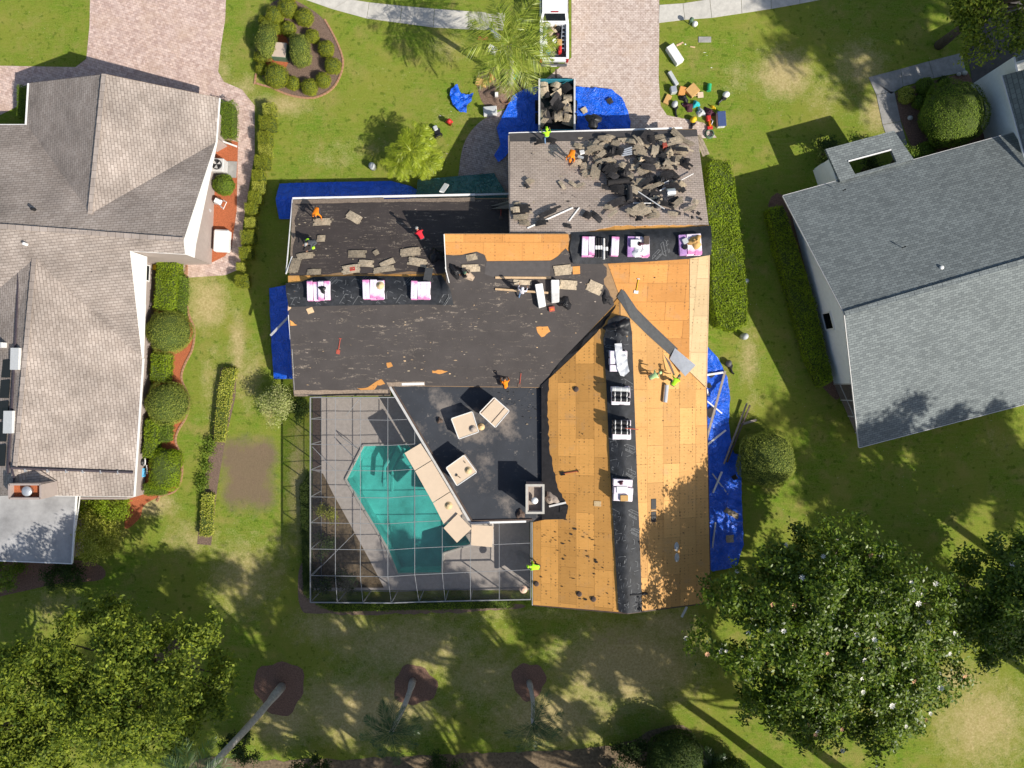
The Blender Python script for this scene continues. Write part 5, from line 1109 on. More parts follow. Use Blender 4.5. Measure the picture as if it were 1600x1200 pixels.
# tall trees standing just outside the view whose shade crosses the gardens
gt = 'tall shade trees beyond the garden edge'
proto, *_ = tree('tall shade tree beyond the bottom edge of the garden', (12, -28.6, 0), 20, 5.0, 9, 230, 55, .36, .36, 'lf_oak', trunk_r=.35, group=gt)
for i, (x, y, s, rz, lab) in enumerate(((-6, -28.4, 1.0, 1.1, 'tall tree outside the garden nearest the slender palms'), (3, -28.5, 1.0, 2.3, 'tall tree outside the garden behind the middle palm'), (21, -29, .95, 3.3, 'tall tree outside the garden below the magnolia'), (-10, -35, 1.0, .5, 'tall tree outside the garden in the second row, leftmost'), (-1, -34.5, 1.0, 4.0, 'tall tree outside the garden in the second row behind the middle palm'),
                                     (8, -35.5, 1.0, 5.1, 'tall tree outside the garden in the second row behind the short palm'), (17, -35, 1.0, .9, 'tall tree outside the garden in the second row, rightmost'), (40.5, -16.5, 1.0, 2.0, 'tall tree outside the right edge nearest the house corner'), (47, -16, .95, 2.9, 'tall tree outside the right edge behind the nearest one'),
                                     (43.5, -25.5, 1.0, 4.6, 'tall tree outside the right edge, lowest of the group'), (52, -19, 1.0, 3.6, 'tall tree farthest outside the right edge'), (46, 11.5, 1.3, 1.7, 'unseen tall tree added by the garage to shade the top right lawn'), (27, -30, .95, 2.6, 'tall tree outside the bottom edge right of the rounded shrubs'), (51, 13, 1.3, .2, 'second unseen tall tree added farther out to shade the top right lawn'))):  # the two top right trees are unseen, added to darken that lawn
    t_ = dup(proto, None, None); t_.matrix_basis = Matrix.Translation((x, y, 0)) @ Matrix.Rotation(rz, 4, 'Z') @ Matrix.Scale(s, 4); t_['label'] = lab

# ------------------------------------------------------------------ tarps
def tarp(label, px, zf, seed, amp=.05, sp=.17, mat='blue', s=4.0, name='tarp', zref=.1):
    poly = [tuple(P(a, b, zref))[:2] for a, b in px]
    return tag(poly_sheet(poly, sp, lambda x, y: zf(x, y)+amp*(1+wn2(x, y, s, seed))+amp*.45*(1+wn2(x*.4+y, y*.5-x, s*2.6, seed+2))).build(name, mat, None, True), label, 'tarp')
flatz = lambda x, y: .04
tarp('long blue tarp below the left wing eave beside the lawn', [(433, 284), (500, 282), (560, 281), (610, 280), (640, 288), (652, 296), (655, 340), (433, 340)], lambda x, y: .1+max(0, 1.1-abs(y-12.9)*.9)*.7, 1, .05, zref=.6)
tarp('dark green tarp draped below the eave next to the entry pavers', [(652, 279), (700, 274), (772, 268), (778, 280), (790, 303), (795, 320), (652, 320)], lambda x, y: .15+max(0, 1.2-abs(y-13.1)*.8)*.8, 2, .07, .28, 'green_tarp', 3.0, zref=.6)
tarp('blue tarp hanging down the west side below the left wing rake', [(420, 450), (452, 446), (470, 470), (480, 592), (428, 592), (424, 540), (422, 500)], lambda x, y: .15+max(0, (x+17.2))*.25, 3, .06, .3, zref=.3)
tarp('blue tarp spread between the dumpster and the entry path', [(801, 150), (822, 138), (845, 134), (850, 232), (800, 230), (790, 245), (779, 254), (772, 243), (782, 226), (776, 200)], flatz, 4, .08, s=5)
tarp('shiny blue tarp on the drive right of the dumpster', [(894, 136), (920, 137), (955, 140), (972, 154), (980, 172), (985, 190), (984, 215), (894, 215)], flatz, 5, .10, s=6)
tarp('crumpled small blue tarp lying alone on the lawn', [(705, 140), (715, 133), (719, 145), (728, 150), (740, 146), (737, 158), (730, 166), (729, 177), (719, 176), (708, 165), (703, 150)], flatz, 6, .16, .12, s=9)
tarp('long crinkled blue tarp on the grass along the bare east eave, upper piece', [(1085, 536), (1104, 540), (1122, 560), (1136, 590), (1140, 620), (1138, 660), (1142, 690), (1148, 712), (1085, 712)], flatz, 7, .10, s=5)
tarp('long crinkled blue tarp along the bare east eave, lower piece under the magnolia', [(1085, 700), (1157, 710), (1158, 780), (1161, 850), (1150, 885), (1112, 892), (1085, 892)], lambda x, y: .09, 8, .09, s=5)

# ------------------------------------------------------------------ people
def person(label, px, py, yaw, pose, shirt, trousers, hair='hair', ground=None, head=None, sleeve=True, shoe='black'):
    """one continuous skinned body; yaw = facing direction in degrees (0 = right in the photo, 90 = up)"""
    th = {'stand': .12, 'walk': .18, 'stoop': 1.0, 'bend': 1.35, 'kneel': 1.0, 'crouch': .75}[pose]
    hip = {'stand': .93, 'walk': .92, 'stoop': .86, 'bend': .84, 'kneel': .48, 'crouch': .42}[pose]
    d = Vector((0, math.sin(th), math.cos(th))); up = Vector((0, -math.cos(th), math.sin(th)))
    pel = Vector((0, -.05 if th < .5 else -.22, hip)); V, E, Rr, Sg = [], [], [], []
    def add(p, r, par=None, seg=None):
        V.append(Vector(p)); Rr.append(r); k = len(V)-1
        if par is not None: E.append((par, k)); Sg.append((par, k, seg))
        return k
    p0 = add(pel, (.155, .12)); p1 = add(pel+d*.22, (.145, .11), p0, 'shirt'); p2 = add(pel+d*.43, (.17, .125), p1, 'shirt')
    nk = add(pel+d*.57, (.062, .062), p2, 'shirt'); hd = (d*.75+Vector((0, .25, .35))).normalized() if th > .5 else (d+Vector((0, .15, 0))).normalized()
    h0 = add(V[nk]+hd*.10, (.075, .085), nk, 'skin'); h1 = add(V[nk]+hd*.21, (.088, .10), h0, 'skin')
    arms = {'stand': ((-.05, .1, -1), (.05, .6, -.7)), 'walk': ((.1, .35, -.9), (0, .7, -.5)), 'stoop': ((.1, .35, -1), (-.05, .4, -.9)), 'bend': ((.15, .3, -1), (-.1, .3, -1)), 'kneel': ((.15, .45, -.9), (-.15, .6, -.7)), 'crouch': ((.2, .6, -.7), (-.2, .8, -.4))}[pose]
    for s in (-1, 1):
        sh = add(V[p2]+d*.045+Vector((s*.175, 0, 0)), (.07, .07), p2, 'shirt')
        k = .6 if s > 0 else 1.0
        u1 = Vector((arms[0][0]*s*1.6+s*.18, arms[0][1]*k, arms[0][2])).normalized(); u2 = Vector((arms[1][0]*s, arms[1][1], arms[1][2])).normalized()
        el = add(V[sh]+u1*.28, (.046, .046), sh, 'shirt'); wr = add(V[el]+u2*.25, (.032, .03), el, 'shirt' if sleeve else 'skin'); pm = add(V[wr]+u2*.08, (.038, .018), wr, 'skin')
        side = Vector((1, 0, 0)); cr = u2.cross(side).normalized(); side = cr.cross(u2).normalized()
        for q, (o, L) in enumerate(((-.03, .07), (-.01, .085), (.01, .08), (.03, .06))):
            f1 = add(V[pm]+side*o+u2*.045, (.0095, .0095), pm, 'skin'); f2 = add(V[f1]+(u2+cr*.5*-1).normalized()*L*.55, (.009, .009), f1, 'skin'); add(V[f2]+(u2-cr*1.1).normalized()*L*.45, (.008, .008), f2, 'skin')
        t1 = add(V[wr]+u2*.04+side*-.045*s, (.011, .011), wr, 'skin'); add(V[t1]+(u2-side*s*.6).normalized()*.045, (.009, .009), t1, 'skin')
        hj = add(pel+Vector((s*.10, 0, -.06)), (.095, .095), p0, 'trousers')
        if pose in ('kneel',): ft = Vector((s*.13, -.38, .05)); kn = Vector((s*.15, .14, .07)) if s > 0 else Vector((s*.16, .22, .42)); ft = ft if s > 0 else Vector((s*.15, .18, .06))
        elif pose == 'crouch': kn = Vector((s*.22, .28, .52)); ft = Vector((s*.16, .02, .07))
        elif pose == 'walk': kn = Vector((s*.1, .16 if s > 0 else .02, .50)); ft = Vector((s*.1, .24 if s > 0 else -.30, .07))
        else: kn = Vector((s*.15, .10 if th > .5 else .05, .48)); ft = Vector((s*.17, -.04 if th < .5 else .02, .07))
        kk = add(kn, (.062, .065), hj, 'trousers'); an = add(ft+Vector((0, 0, .02)), (.042, .045), kk, 'trousers')
        to = add(ft+(Vector((0, .17, -.035)) if pose != 'kneel' or s < 0 else Vector((0, -.15, -.01))), (.042, .03), an, 'shoe')
    me = bpy.data.meshes.new('tmp'); me.from_pydata([tuple(v) for v in V], E, []); o = bpy.data.objects.new('tmp', me); col.objects.link(o)
    sk = o.modifiers.new('skin', 'SKIN'); sk.use_smooth_shade = True; sk.branch_smoothing = .3; o.modifiers.new('sub', 'SUBSURF').levels = 1
    for i, v in enumerate(me.skin_vertices[0].data): v.radius = Rr[i]; v.use_root = (i == 0)
    dg = bpy.context.evaluated_depsgraph_get(); body = bpy.data.meshes.new_from_object(o.evaluated_get(dg)); bpy.data.objects.remove(o); body.name = 'person'
    mats = ['shirt', 'trousers', 'skin', 'shoe']; body.materials.clear()
    for m in (shirt, trousers, 'skin', shoe): body.materials.append(MT[m])
    a = np.array([V[i] for i, j, _ in Sg]); b = np.array([V[j] for i, j, _ in Sg]); rad = np.array([max(Rr[i][0], Rr[j][0]) for i, j, _ in Sg]); ids = [mats.index(s) for *_, s in Sg]
    for pgn in body.polygons:
        c = np.array(pgn.center); ab = b-a; t = np.clip(((c-a)*ab).sum(1)/np.maximum((ab*ab).sum(1), 1e-9), 0, 1); dist = np.linalg.norm(a+ab*t[:, None]-c, axis=1)-rad*.6
        pgn.material_index = ids[int(np.argmin(dist))]; pgn.use_smooth = True
    base = ground if ground is not None else R(px, py)
    m = Matrix.Translation(base) @ Matrix.Rotation(math.radians(yaw-90), 4, 'Z')
    pe = link('person', body, None, m); tag(pe, label, 'person')
    # face, ears and hair or cap
    hc = V[h1]; fz = hd; fy = (Vector((0, 1, 0))-hd*hd.y).normalized() if th < .5 else (Vector((0, .5, -.85))-hd*Vector((0, .5, -.85)).dot(hd)).normalized(); fx = fy.cross(fz)
    mm = Matrix((fx, fy, fz)).transposed().to_4x4(); mm.translation = hc
    MB().ball((0, .105, -.03), (.014, .02, .022), 6, 4).ball((.1, 0, -.02), (.012, .025, .03), 6, 4).ball((-.1, 0, -.02), (.012, .025, .03), 6, 4).build('face', 'skin', pe, True, mtx=mm)
    MB().ball((.035, .088, .0), (.013, .012, .008), 6, 4).ball((-.035, .088, .0), (.013, .012, .008), 6, 4).box((0, .095, -.07), (.045, .01, .008)).build('eye', 'black', pe, mtx=mm)
    if hair.startswith('cap_') or head == 'cap':
        MB().ball((0, -.005, .03), (.105, .118, .085), 12, 7).box((0, .14, .03), (.14, .11, .015)).build('cap', hair.replace('cap_', ''), pe, True, mtx=mm)
    elif head == 'hat': MB().lathe([(.25, .02), (.24, .035), (.11, .05), (.10, .13), (.02, .14)], 14, (0, 0, .03)).build('hat', hair, pe, True, mtx=mm)
    else: MB().ball((0, -.015, .025), (.103, .112, .095), 12, 7).build('hair', hair, pe, True, mtx=mm)
    return pe
p_ = person('worker in neon green shirt and jeans standing at the garage eave above the dumpster', 853, 219, 100, 'walk', 'neon', 'denim', 'cap_neon')
person('worker in bright orange shirt bent over among the shingles on the garage roof', 892, 246, 255, 'bend', 'orange', 'orange', 'cap_orange', head='cap')
person('worker in orange bending over a shingle slab near the left wing gutter', 500, 334, 265, 'bend', 'orange', 'jeans_d', 'hair')
ps = person('crouching worker in dark grey clothes with neon sleeves by the left rake', 491, 382, 215, 'crouch', 'cloth_g', 'cloth_g', 'cap_hair_g')
[MB().ball(c_, (.10, .13, .09), 8, 5).build('sleeve', 'neon', ps, True) for c_ in ((-.30, .12, .50), (.30, .12, .62))]
person('worker in a red shirt and grey cap stooping beside the plywood step', 660, 372, 118, 'stoop', 'cloth_red', 'jeans_d', 'hair_g', head='cap')
person('worker in tan and green crouching beside a black bag next to the plywood strip', 735, 434, 150, 'crouch', 'cloth_t', 'cloth_t', 'greend', head='cap')
person('worker in white hooded top and jeans carrying a timber across the felt', 815, 459, 75, 'walk', 'cloth_w', 'denim', 'cloth_w')
person('worker in orange kneeling at the top edge of the low dark roof', 790, 601, 100, 'kneel', 'orange', 'jeans_d', 'hair')
person('worker in pale green shirt standing by the black ridge strip on bare plywood', 1016, 588, 30, 'stoop', 'neon_p', 'cloth_t', 'neon_p', head='cap')
person('worker in neon green vest holding the silver felt end on the plywood slope', 1049, 597, 60, 'stoop', 'neon', 'cloth_g', 'greend', head='cap')
person('worker in neon green at the plywood edge beside the screen cage', 837, 881, 170, 'bend', 'neon', 'jeans_d', 'neon', head='cap')
# ------------------------------------------------------------------ things on the roof
random.seed(21)
KR = .0413                                             # metres per photo pixel at roof height
def slab(px, py, wp, hp, deg, label, mat='slab', dz=.05, group=None, ragged=.12, tilt=0.0, bow=.02, mtx=None, th=.011, k=KR):
    """a torn-off piece of shingle roofing: overlapping courses with ragged ends"""
    w_, h_ = wp*k, hp*k; n = max(1, round(h_/.15)); mb = MB()
    for i in range(n):
        y0 = -h_/2+h_*i/n; a, b = -w_/2+random.uniform(0, ragged)*w_, w_/2-random.uniform(0, ragged)*w_; m = 5; zz = .012*i
        xs = [a+(b-a)*q/m for q in range(m+1)]; f = lambda x: zz+bow*math.cos(x/w_*3.1)*2+random.uniform(-.008, .008)
        zs = [f(x) for x in xs]; y1 = y0+h_/n*1.15; dy = [random.uniform(-.012, .012) for _ in xs]
        vs = []
        for x, z, d in zip(xs, zs, dy): vs += [(x, y0+d, z+th), (x, y1+d*.5, z+th*.6), (x, y1+d*.5, z-th), (x, y0+d, z-th*.3)]
        fs = []
        for q in range(m):
            A, B = q*4, q*4+4; fs += [(A, B, B+1, A+1), (A+3, A+2, B+2, B+3), (A, A+3, B+3, B), (A+1, B+1, B+2, A+2)]
        fs += [(0, 1, 2, 3), (m*4+3, m*4+2, m*4+1, m*4)]
        mb.add(vs, fs)
    mt_ = mtx if mtx is not None else RF(px, py, deg, dz)
    if tilt: mt_ = mt_ @ Matrix.Rotation(tilt, 4, 'X') @ Matrix.Rotation(tilt*.7, 4, 'Y')
    return tag(mb.build('shingle_slab' if mat == 'slab' else 'felt_sheet', mat, None, mtx=mt_), label, 'torn shingle' if mat == 'slab' else 'torn felt', group)
G1 = 'torn shingle slabs scattered on the left wing'
for a in ((504, 348, 31, 12, 2, 'shingle slab under the hands of the orange-clad worker'), (553, 341, 30, 14, -33, 'slanted stepped shingle slab right of the orange-clad worker'), (502, 374, 15, 11, 2, 'small shingle slab behind the crouching grey-clad worker'), (478, 401, 30, 10, 8, 'shingle slab in front of the crouching grey-clad worker'),
          (462, 416, 28, 14, 80, 'shingle slab standing lengthwise along the left rake'), (491, 426, 25, 9, 3, 'shingle slab just above the left plywood patch'), (559, 398, 31, 12, 0, 'neat straight shingle slab in the middle of the left wing'), (588, 396, 10, 8, 35, 'small kite-shaped shingle scrap'),
          (572, 413, 26, 11, -3, 'curled shingle slab behind the one with a red label'), (549, 422, 31, 14, 10, 'shingle slab with a red label lying on it'), (606, 412, 27, 9, 28, 'upper of two crossed shingle slabs beside the second pink stack'), (601, 422, 36, 9, 10, 'lower of two crossed shingle slabs beside the second pink stack'),
          (642, 395, 34, 13, 8, 'shingle slab left of the black felt heap'), (653, 411, 33, 13, -12, 'buckled shingle slab below the black felt heap'), (735, 419, 32, 11, 2, 'rectangular shingle slab below the white flashing strip'), (737, 402, 18, 9, 12, 'greyish shingle piece on the left end of the bare plywood strip')):
    slab(*a, group=G1, bow=.025)
tag(MB().box((0, 0, 0), (.34, .30, .01)).box((-.05, 0, .007), (.18, .2, .004), None, 1).build('paper_label', ['red', 'rust'], None, mtx=RF(551, 421, 10, .12)), 'red paper label on a shingle slab', 'label')
G2 = 'torn shingle slabs on the main felt slope'
for a in ((816, 441, 32, 7, -3, 'narrow shingle slab between the two timbers'), (879, 422, 31, 15, 6, 'thick shingle slab beside the small square of plywood'), (888, 445, 30, 14, -4, 'shingle slab with holes right of the white boxes'), (929, 449, 26, 17, -25, 'ragged tan torn patch beside the jagged plywood edge')):
    slab(*a, group=G2, bow=.02)
tag(MB().box((0, 0, .012), (.46, .50, .02)).build('plywood_offcut', 'ply_o', None, mtx=RF(900.5, 422, 4, .04)), 'small square plywood offcut on dark felt', 'plywood')
tag(MB().box((0, 0, .012), (.42, .36, .02)).build('plywood_offcut', 'timber', None, mtx=RF(485, 485, 20, .04)), 'pale wooden offcut below the first pink stack', 'plywood')
tag(MB().box((0, 0, .012), (.46, .34, .02)).build('plywood_offcut', 'ply_p', None, mtx=RF(934, 787, 0, .02)), 'pale square of board on the golden plywood', 'plywood')
# torn felt that shows orange deck: thin splinters of wood left on the felt
def splinter(pts, label, mat='ply_o'):
    q = [R(a, b, .045) for a, b in jag(pts, 1.0, 4)]; n = Vector((0, 0, 1)); tag(MB().prism(q, (0, 0, -.03)).build('bare_wood_patch', mat), label, 'bare wood')
splinter([(558, 607), (575, 605), (590, 595), (596, 592), (602, 600), (590, 602), (583, 611), (566, 611)], 'splintered orange wood showing through the felt above the cage')
splinter([(675, 579), (690, 578), (700, 580), (690, 584), (676, 583)], 'thin orange wood strip showing through the felt above the low roof')
splinter([(604, 567), (611, 566), (614, 572), (606, 575)], 'small orange chip on the left felt slope'); splinter([(838, 511), (856, 510), (860, 518), (846, 527), (840, 520)], 'orange torn patch with ribs near the valley')
splinter([(450, 464), (454, 470), (455, 482), (450, 486)], 'bare wood edge on the left rake', 'timber'); splinter([(453, 500), (458, 503), (465, 508), (454, 509)], 'orange wood chip on the left rake lower down')
# long white, brown and dark pieces
def stick(name, label, cat, a, b, r, mat, on=R, dz=.06, wd=None, group=None, za=0, zb=0):
    A, B = on(a[0], a[1], dz+za) if on is R else P(a[0], a[1], dz+za), on(b[0], b[1], dz+zb) if on is R else P(b[0], b[1], dz+zb); d = B-A
    m = Matrix.Translation((A+B)/2) @ d.to_track_quat('X', 'Z').to_matrix().to_4x4(); mb = MB()
    if wd: mb.box((0, 0, 0), (d.length, wd, r*2))
    else: mb.tube([(-d.length/2, 0, 0), (d.length/2, 0, 0)], r, 8)
    return tag(mb.build(name, mat, None, mtx=m), label, cat, group)
stick('timber', 'upper light timber lying across the felt', 'timber', (774, 434), (861, 434.5), .05, 'timber', wd=.13); stick('timber', 'lower light timber passing by the white-clothed worker', 'timber', (774, 452), (856, 459), .05, 'timber', wd=.12, dz=.08, zb=.35)
stick('flashing', 'short white flashing strip at the plywood step', 'flashing', (698, 400), (729, 403), .02, 'white', wd=.07); stick('flashing', 'white flashing lying at the top of the low roof', 'flashing', (628, 600.5), (663, 599.5), .02, 'white', wd=.16)
stick('gutter_length', 'longer of two white gutter lengths on the garage shingles', 'gutter', (824, 357), (895, 325), .03, 'white', wd=.09); stick('gutter_length', 'shorter of two white gutter lengths on the garage shingles', 'gutter', (889, 346), (905, 325), .03, 'white', wd=.08)
stick('gutter_length', 'bent gutter sticking out from the left rake over the blue tarp', 'gutter', (423, 524), (450, 496), .05, 'gutter', on=P, dz=2.2, wd=.12, zb=.9); stick('downpipe', 'white strip leaning at the lower corner of the left rake', 'gutter', (448, 427), (457, 401), .03, 'white', wd=.06)
stick('downpipe', 'pale downpipe hanging over the green tarp', 'gutter', (690, 300), (698, 288), .05, 'white', on=P, dz=1.5, wd=.32, za=.9)
GT = 'gutter lengths lying on the blue tarp'
for a, b, wd, lab, za, zb, mt_ in (((1103, 690), (1133, 580), .15, 'long brown gutter leaning on the east eave above the upper blue tarp', 1.2, 0, 'timber_g'), ((1131, 725), (1167, 630), .10, 'left one of two long parallel boards crossing the tarp edge near the topiary', .1, .1, 'timber_g'), ((1136, 722), (1172, 633), .10, 'right one of two long parallel boards crossing the tarp edge near the topiary', .05, .3, 'bark_d'), ((1105, 695), (1134, 672), .12, 'short white gutter at an angle on the middle of the tarp', 0, 0, 'white'),
                               ((1114, 770), (1128, 737), .12, 'white gutter crossing another on the lower tarp', .1, .1, 'white'), ((1113, 740), (1137, 772), .09, 'thin gutter lying under the crossed pair on the lower tarp', 0, 0, 'gutter'), ((1113, 856), (1118, 816), .10, 'straight short gutter near the bare eave on the lower tarp', 0, 0, 'gutter'),
                               ((1100, 623), (1128, 646), .10, 'thin white strip slanting across the upper tarp', 0, 0, 'white'), ((1104, 608), (1107, 618), .12, 'tiny white strip on the upper tarp', 0, 0, 'white'), ((1098, 587), (1130, 582), .14, 'white strip lying straight across the upper tarp', .1, .1, 'white'), ((1158, 663), (1182, 656), .16, 'short grey board lying crosswise under the parallel boards on the grass', -.1, -.1, 'timber_g')):
    stick('gutter_length', lab, 'gutter', a, b, .05, mt_, on=P, dz=.22, wd=wd, group=GT, za=za, zb=zb)
slab(1143, 802, 28, 8, -30, 'brown curved shingle strip on the lower blue tarp', mtx=GF(1143, 802, -28, .25), k=.045); slab(1140, 842, 14, 11, 0, 'brown torn cardboard-like scrap on the lower blue tarp', mtx=GF(1140, 842, 5, .25), k=.045)
for px, py, s, lab in ((1112, 586, 9, 'dark felt scrap on the white strip of the upper tarp'), (1108, 603, 8, 'reddish felt scrap on the upper tarp'), (1110, 645, 16, 'large dark felt scrap on the upper tarp by the eave'), (1148, 746, 9, 'dark felt scrap on the lower tarp edge')): slab(px, py, s, s*.8, random.uniform(0, 90), lab, 'slab_d', mtx=GF(px, py, 30, .25), k=.045)
stick('pipe_length', 'grey pipe poking out under the south gable', 'pipe', (1065, 964), (1073, 948), .05, 'metal', on=P, dz=1.6, wd=.14)
stick('tube', 'dark tube lying across the lower end of the ridge strip', 'tube', (984, 929), (1011, 927), .09, 'black'); 
GG = 'torn roofing heaped on the garage roof'
LM = {'the silver bucket': (1046, 305), 'the orange-shirted worker': (892, 246), 'the white metal strips': (976, 237), 'the long white pole': (1014, 314), 'the red carton': (1037, 233), 'the two felt rolls': (968, 296), 'the plywood ridge strip': (960, 357), 'the garage gutter': (985, 206), 'the garage east edge': (1100, 262), 'the two white gutter lengths': (872, 338), 'the valley corner at the left': (800, 345), 'the east end of the ridge strip': (1095, 356), 'the neon-shirted worker': (852, 207)}
used = {}
def where(px, py):
    (nm, (a, b)) = min(LM.items(), key=lambda t: (t[1][0]-px)**2+(t[1][1]-py)**2); dx, dy = px-a, py-b
    v = 'above' if dy < -4 else 'below' if dy > 4 else ''; h_ = 'left' if dx < -4 else 'right' if dx > 4 else ''
    return (('%s and %s of %s' % (v, h_, nm)) if v and h_ else ('%s %s' % (v, nm)) if v else ('%s of %s' % (h_, nm)) if h_ else 'beside '+nm)
def heap(px, py, w_, h_, deg, dark=False, dz=.05):
    big = 'long' if w_ > 2.4*h_ else 'large' if w_*h_ > 400 else 'small' if w_*h_ < 170 else 'medium'; til = '' if abs(deg) < 12 else ' tilted'
    lab = '%s%s %s %s' % (big, til, 'black felt piece' if dark else 'brown shingle slab', where(px, py)); c = used.get(lab, 0); used[lab] = c+1
    if c: lab += ', '+['second', 'third', 'fourth', 'fifth', 'sixth', 'seventh', 'eighth', 'ninth'][min(c-1, 7)]+' further out'
    slab(px, py, w_, h_, deg, lab, 'slab_d' if dark else 'slab', dz, GG, .28, random.uniform(-.07, .07), random.uniform(.015, .06))
for a in ((944, 230, 34, 13, 35), (961, 228, 26, 12, 68), (999, 240, 26, 20, 10), (1009, 230, 20, 6, -40), (958, 259, 20, 15, 10), (959, 275, 28, 16, 6), (1046, 262, 29, 19, -5), (1004, 290, 29, 19, 3), (1004, 271, 24, 13, 30), (930, 273, 34, 14, 80), (934, 256, 22, 6, -40), (1058, 214, 34, 11, -55), (1067, 239, 32, 13, -14), (913, 263, 22, 14, 20), (915, 274, 18, 12, 40), (978, 221, 32, 8, 3), (946, 221, 30, 9, -5),
          (907, 293, 28, 5, 30), (893, 290, 20, 5, -40), (878, 292, 24, 5, -65), (956, 339, 32, 5, 42), (985, 336, 26, 10, -30), (1035, 226, 22, 9, 20), (1030, 218, 26, 8, 8), (1075, 225, 30, 8, -35), (1060, 250, 20, 10, 5), (990, 226, 22, 8, -15), (920, 240, 28, 10, 8), (905, 232, 20, 10, -20), (900, 258, 22, 9, 25), (940, 246, 24, 8, 45), (1020, 340, 24, 8, 6), (1050, 338, 22, 7, -12), (1078, 330, 26, 7, 25), (1085, 320, 18, 8, -20), (815, 342, 26, 9, 6), (820, 350, 22, 9, -14), (806, 332, 20, 9, 5), (828, 286, 14, 9, 40), (808, 322, 18, 8, 15), (1000, 333, 28, 9, -4), (1018, 304, 14, 10, 70), (972, 262, 18, 10, -25), (1025, 262, 16, 9, 30), (985, 278, 16, 9, 75), (930, 228, 22, 7, 60)):
    heap(*a, dz=random.uniform(.06, .28))
for a in ((955, 243, 34, 13, 14), (980, 263, 22, 11, 85), (1006, 259, 30, 8, 0), (965, 300, 28, 15, -12), (944, 297, 16, 9, 88), (971, 318, 24, 13, 35), (1003, 327, 28, 9, 0), (1042, 277, 26, 14, 15), (1016, 224, 16, 14, 5), (1027, 238, 18, 13, 80), (932, 341, 26, 8, -52), (917, 339, 18, 12, -30), (998, 346, 13, 8, -3), (1058, 336, 12, 6, 5), (1054, 318, 22, 13, 28), (1072, 256, 12, 9, -10), (815, 329, 34, 14, 5), (823, 293, 10, 9, 25), (858, 336, 46, 8, 30), (845, 352, 28, 8, 12), (886, 354, 20, 7, -15), (860, 222, 22, 9, -10), (842, 226, 18, 8, 15), (938, 262, 16, 12, 60), (1000, 250, 20, 8, 15), (1026, 284, 18, 14, 60), (1035, 250, 16, 12, 20), (985, 240, 14, 12, -30), (1022, 314, 20, 12, 10), (1066, 300, 16, 8, 40), (1080, 344, 6, 5, 10), (1094, 344, 6, 5, 40), (1090, 336, 7, 6, 60)):
    heap(*a, dark=True, dz=random.uniform(.05, .24))
HP = [(905, 228), (960, 214), (1040, 214), (1075, 232), (1072, 290), (1060, 325), (1010, 335), (950, 330), (935, 290), (915, 265)]
k_ = 0
while k_ < 60:
    x_, y_ = random.uniform(900, 1080), random.uniform(212, 338)
    if inpoly(x_, y_, HP): heap(x_, y_, random.uniform(16, 38), random.uniform(6, 15), random.choice((random.uniform(-40, 40), random.uniform(-85, 85))), k_ % 5 > 1, dz=random.uniform(.05, .42)); k_ += 1
HB = []
for i_, (x_, y_, a_, b_, c_) in enumerate(((945, 262, .55, .4, 'left of the felt rolls'), (1000, 255, .6, .35, 'under the white metal strips'), (1030, 285, .5, .45, 'above the silver bucket'), (975, 275, .5, .5, 'just above the felt rolls'), (1060, 290, .55, .3, 'right of the silver bucket'), (1025, 318, .6, .35, 'below the silver bucket'), (955, 240, .45, .3, 'at the upper left of the heap'), (1045, 240, .45, .35, 'beside the red carton'))): HB.append((x_, y_, a_, b_, c_))
def roll(px, py, L, r, deg, label, mat, dz=0, on='roof', cap='black', name='felt_roll', cat='roll', group=None):
    m = (RF(px, py, deg, r+dz) if on == 'roof' else GF(px, py, deg, r+dz)); mb = MB(); mb.tube([(-L/2, 0, 0), (L/2, 0, 0)], r, 12, 0)
    mb.tube([(-L/2-.004, 0, 0), (L/2+.004, 0, 0)], r*.35, 8, 1); return tag(mb.build(name, [mat, cap], None, mtx=m), label, cat, group)
roll(965, 288, 1.4, .19, 10, 'dark grey felt roll lying near the middle of the garage heap', 'slab_d', .1); roll(983, 308, 1.1, .2, 88, 'dark felt roll standing lengthwise left of the white pole', 'slab_d', .08); roll(1003, 327, 1.0, .15, -2, 'grey felt roll at the lower edge of the garage heap', 'dgrey', .04)
roll(1046.5, 305, .52, .25, 8, 'shiny silver bucket lying on the garage heap', 'metal', .06, name='bucket', cat='bucket'); roll(1038, 615, 1.15, .16, 83, 'silver-grey roll of roofing lying below the green-shirted workers', 'metal', .01)
stick('pole', 'long white pole slanting across the garage heap', 'pole', (985, 295), (1036, 329), .035, 'white', dz=.4); stick('pole', 'short white pipe lying level below the long pole', 'pole', (988, 319), (1030, 319), .035, 'white', dz=.25); stick('pole', 'white strip just left of the silver bucket', 'pole', (1029, 300), (1048, 291), .04, 'white', dz=.3); stick('pole', 'white bent strip reaching towards the east rake', 'pole', (1048, 291), (1082, 273), .025, 'white', dz=.25)
stick('pole', 'white strip above the silver bucket', 'pole', (1026, 293), (1043, 285), .04, 'white', dz=.35)
for i in range(4): stick('metal_strip', ['top', 'second', 'third', 'lowest'][i]+' of four fanned white metal strips in the garage heap', 'metal strip', (967+i, 239.5+i*2.2), (986, 233+i*3.4), .02, 'metal', dz=.36, wd=.09, group='fanned white metal strips')
tag(MB().box((0, 0, .1), (.28, .3, .2)).build('carton', 'rust', None, mtx=RF(1037, 233, 10, .25)), 'small red and white carton on top of the garage heap', 'box'); tag(MB().box((0, 0, .08), (.3, .25, .16)).build('carton', 'white', None, mtx=RF(909, 241, 15, .1)), 'small white carton right of the orange-shirted worker', 'box'); tag(MB().box((0, 0, .05), (.4, .16, .1)).build('carton', 'grey', None, mtx=RF(907, 248, -25, .1)), 'flattened pale carton below the small white carton', 'box')
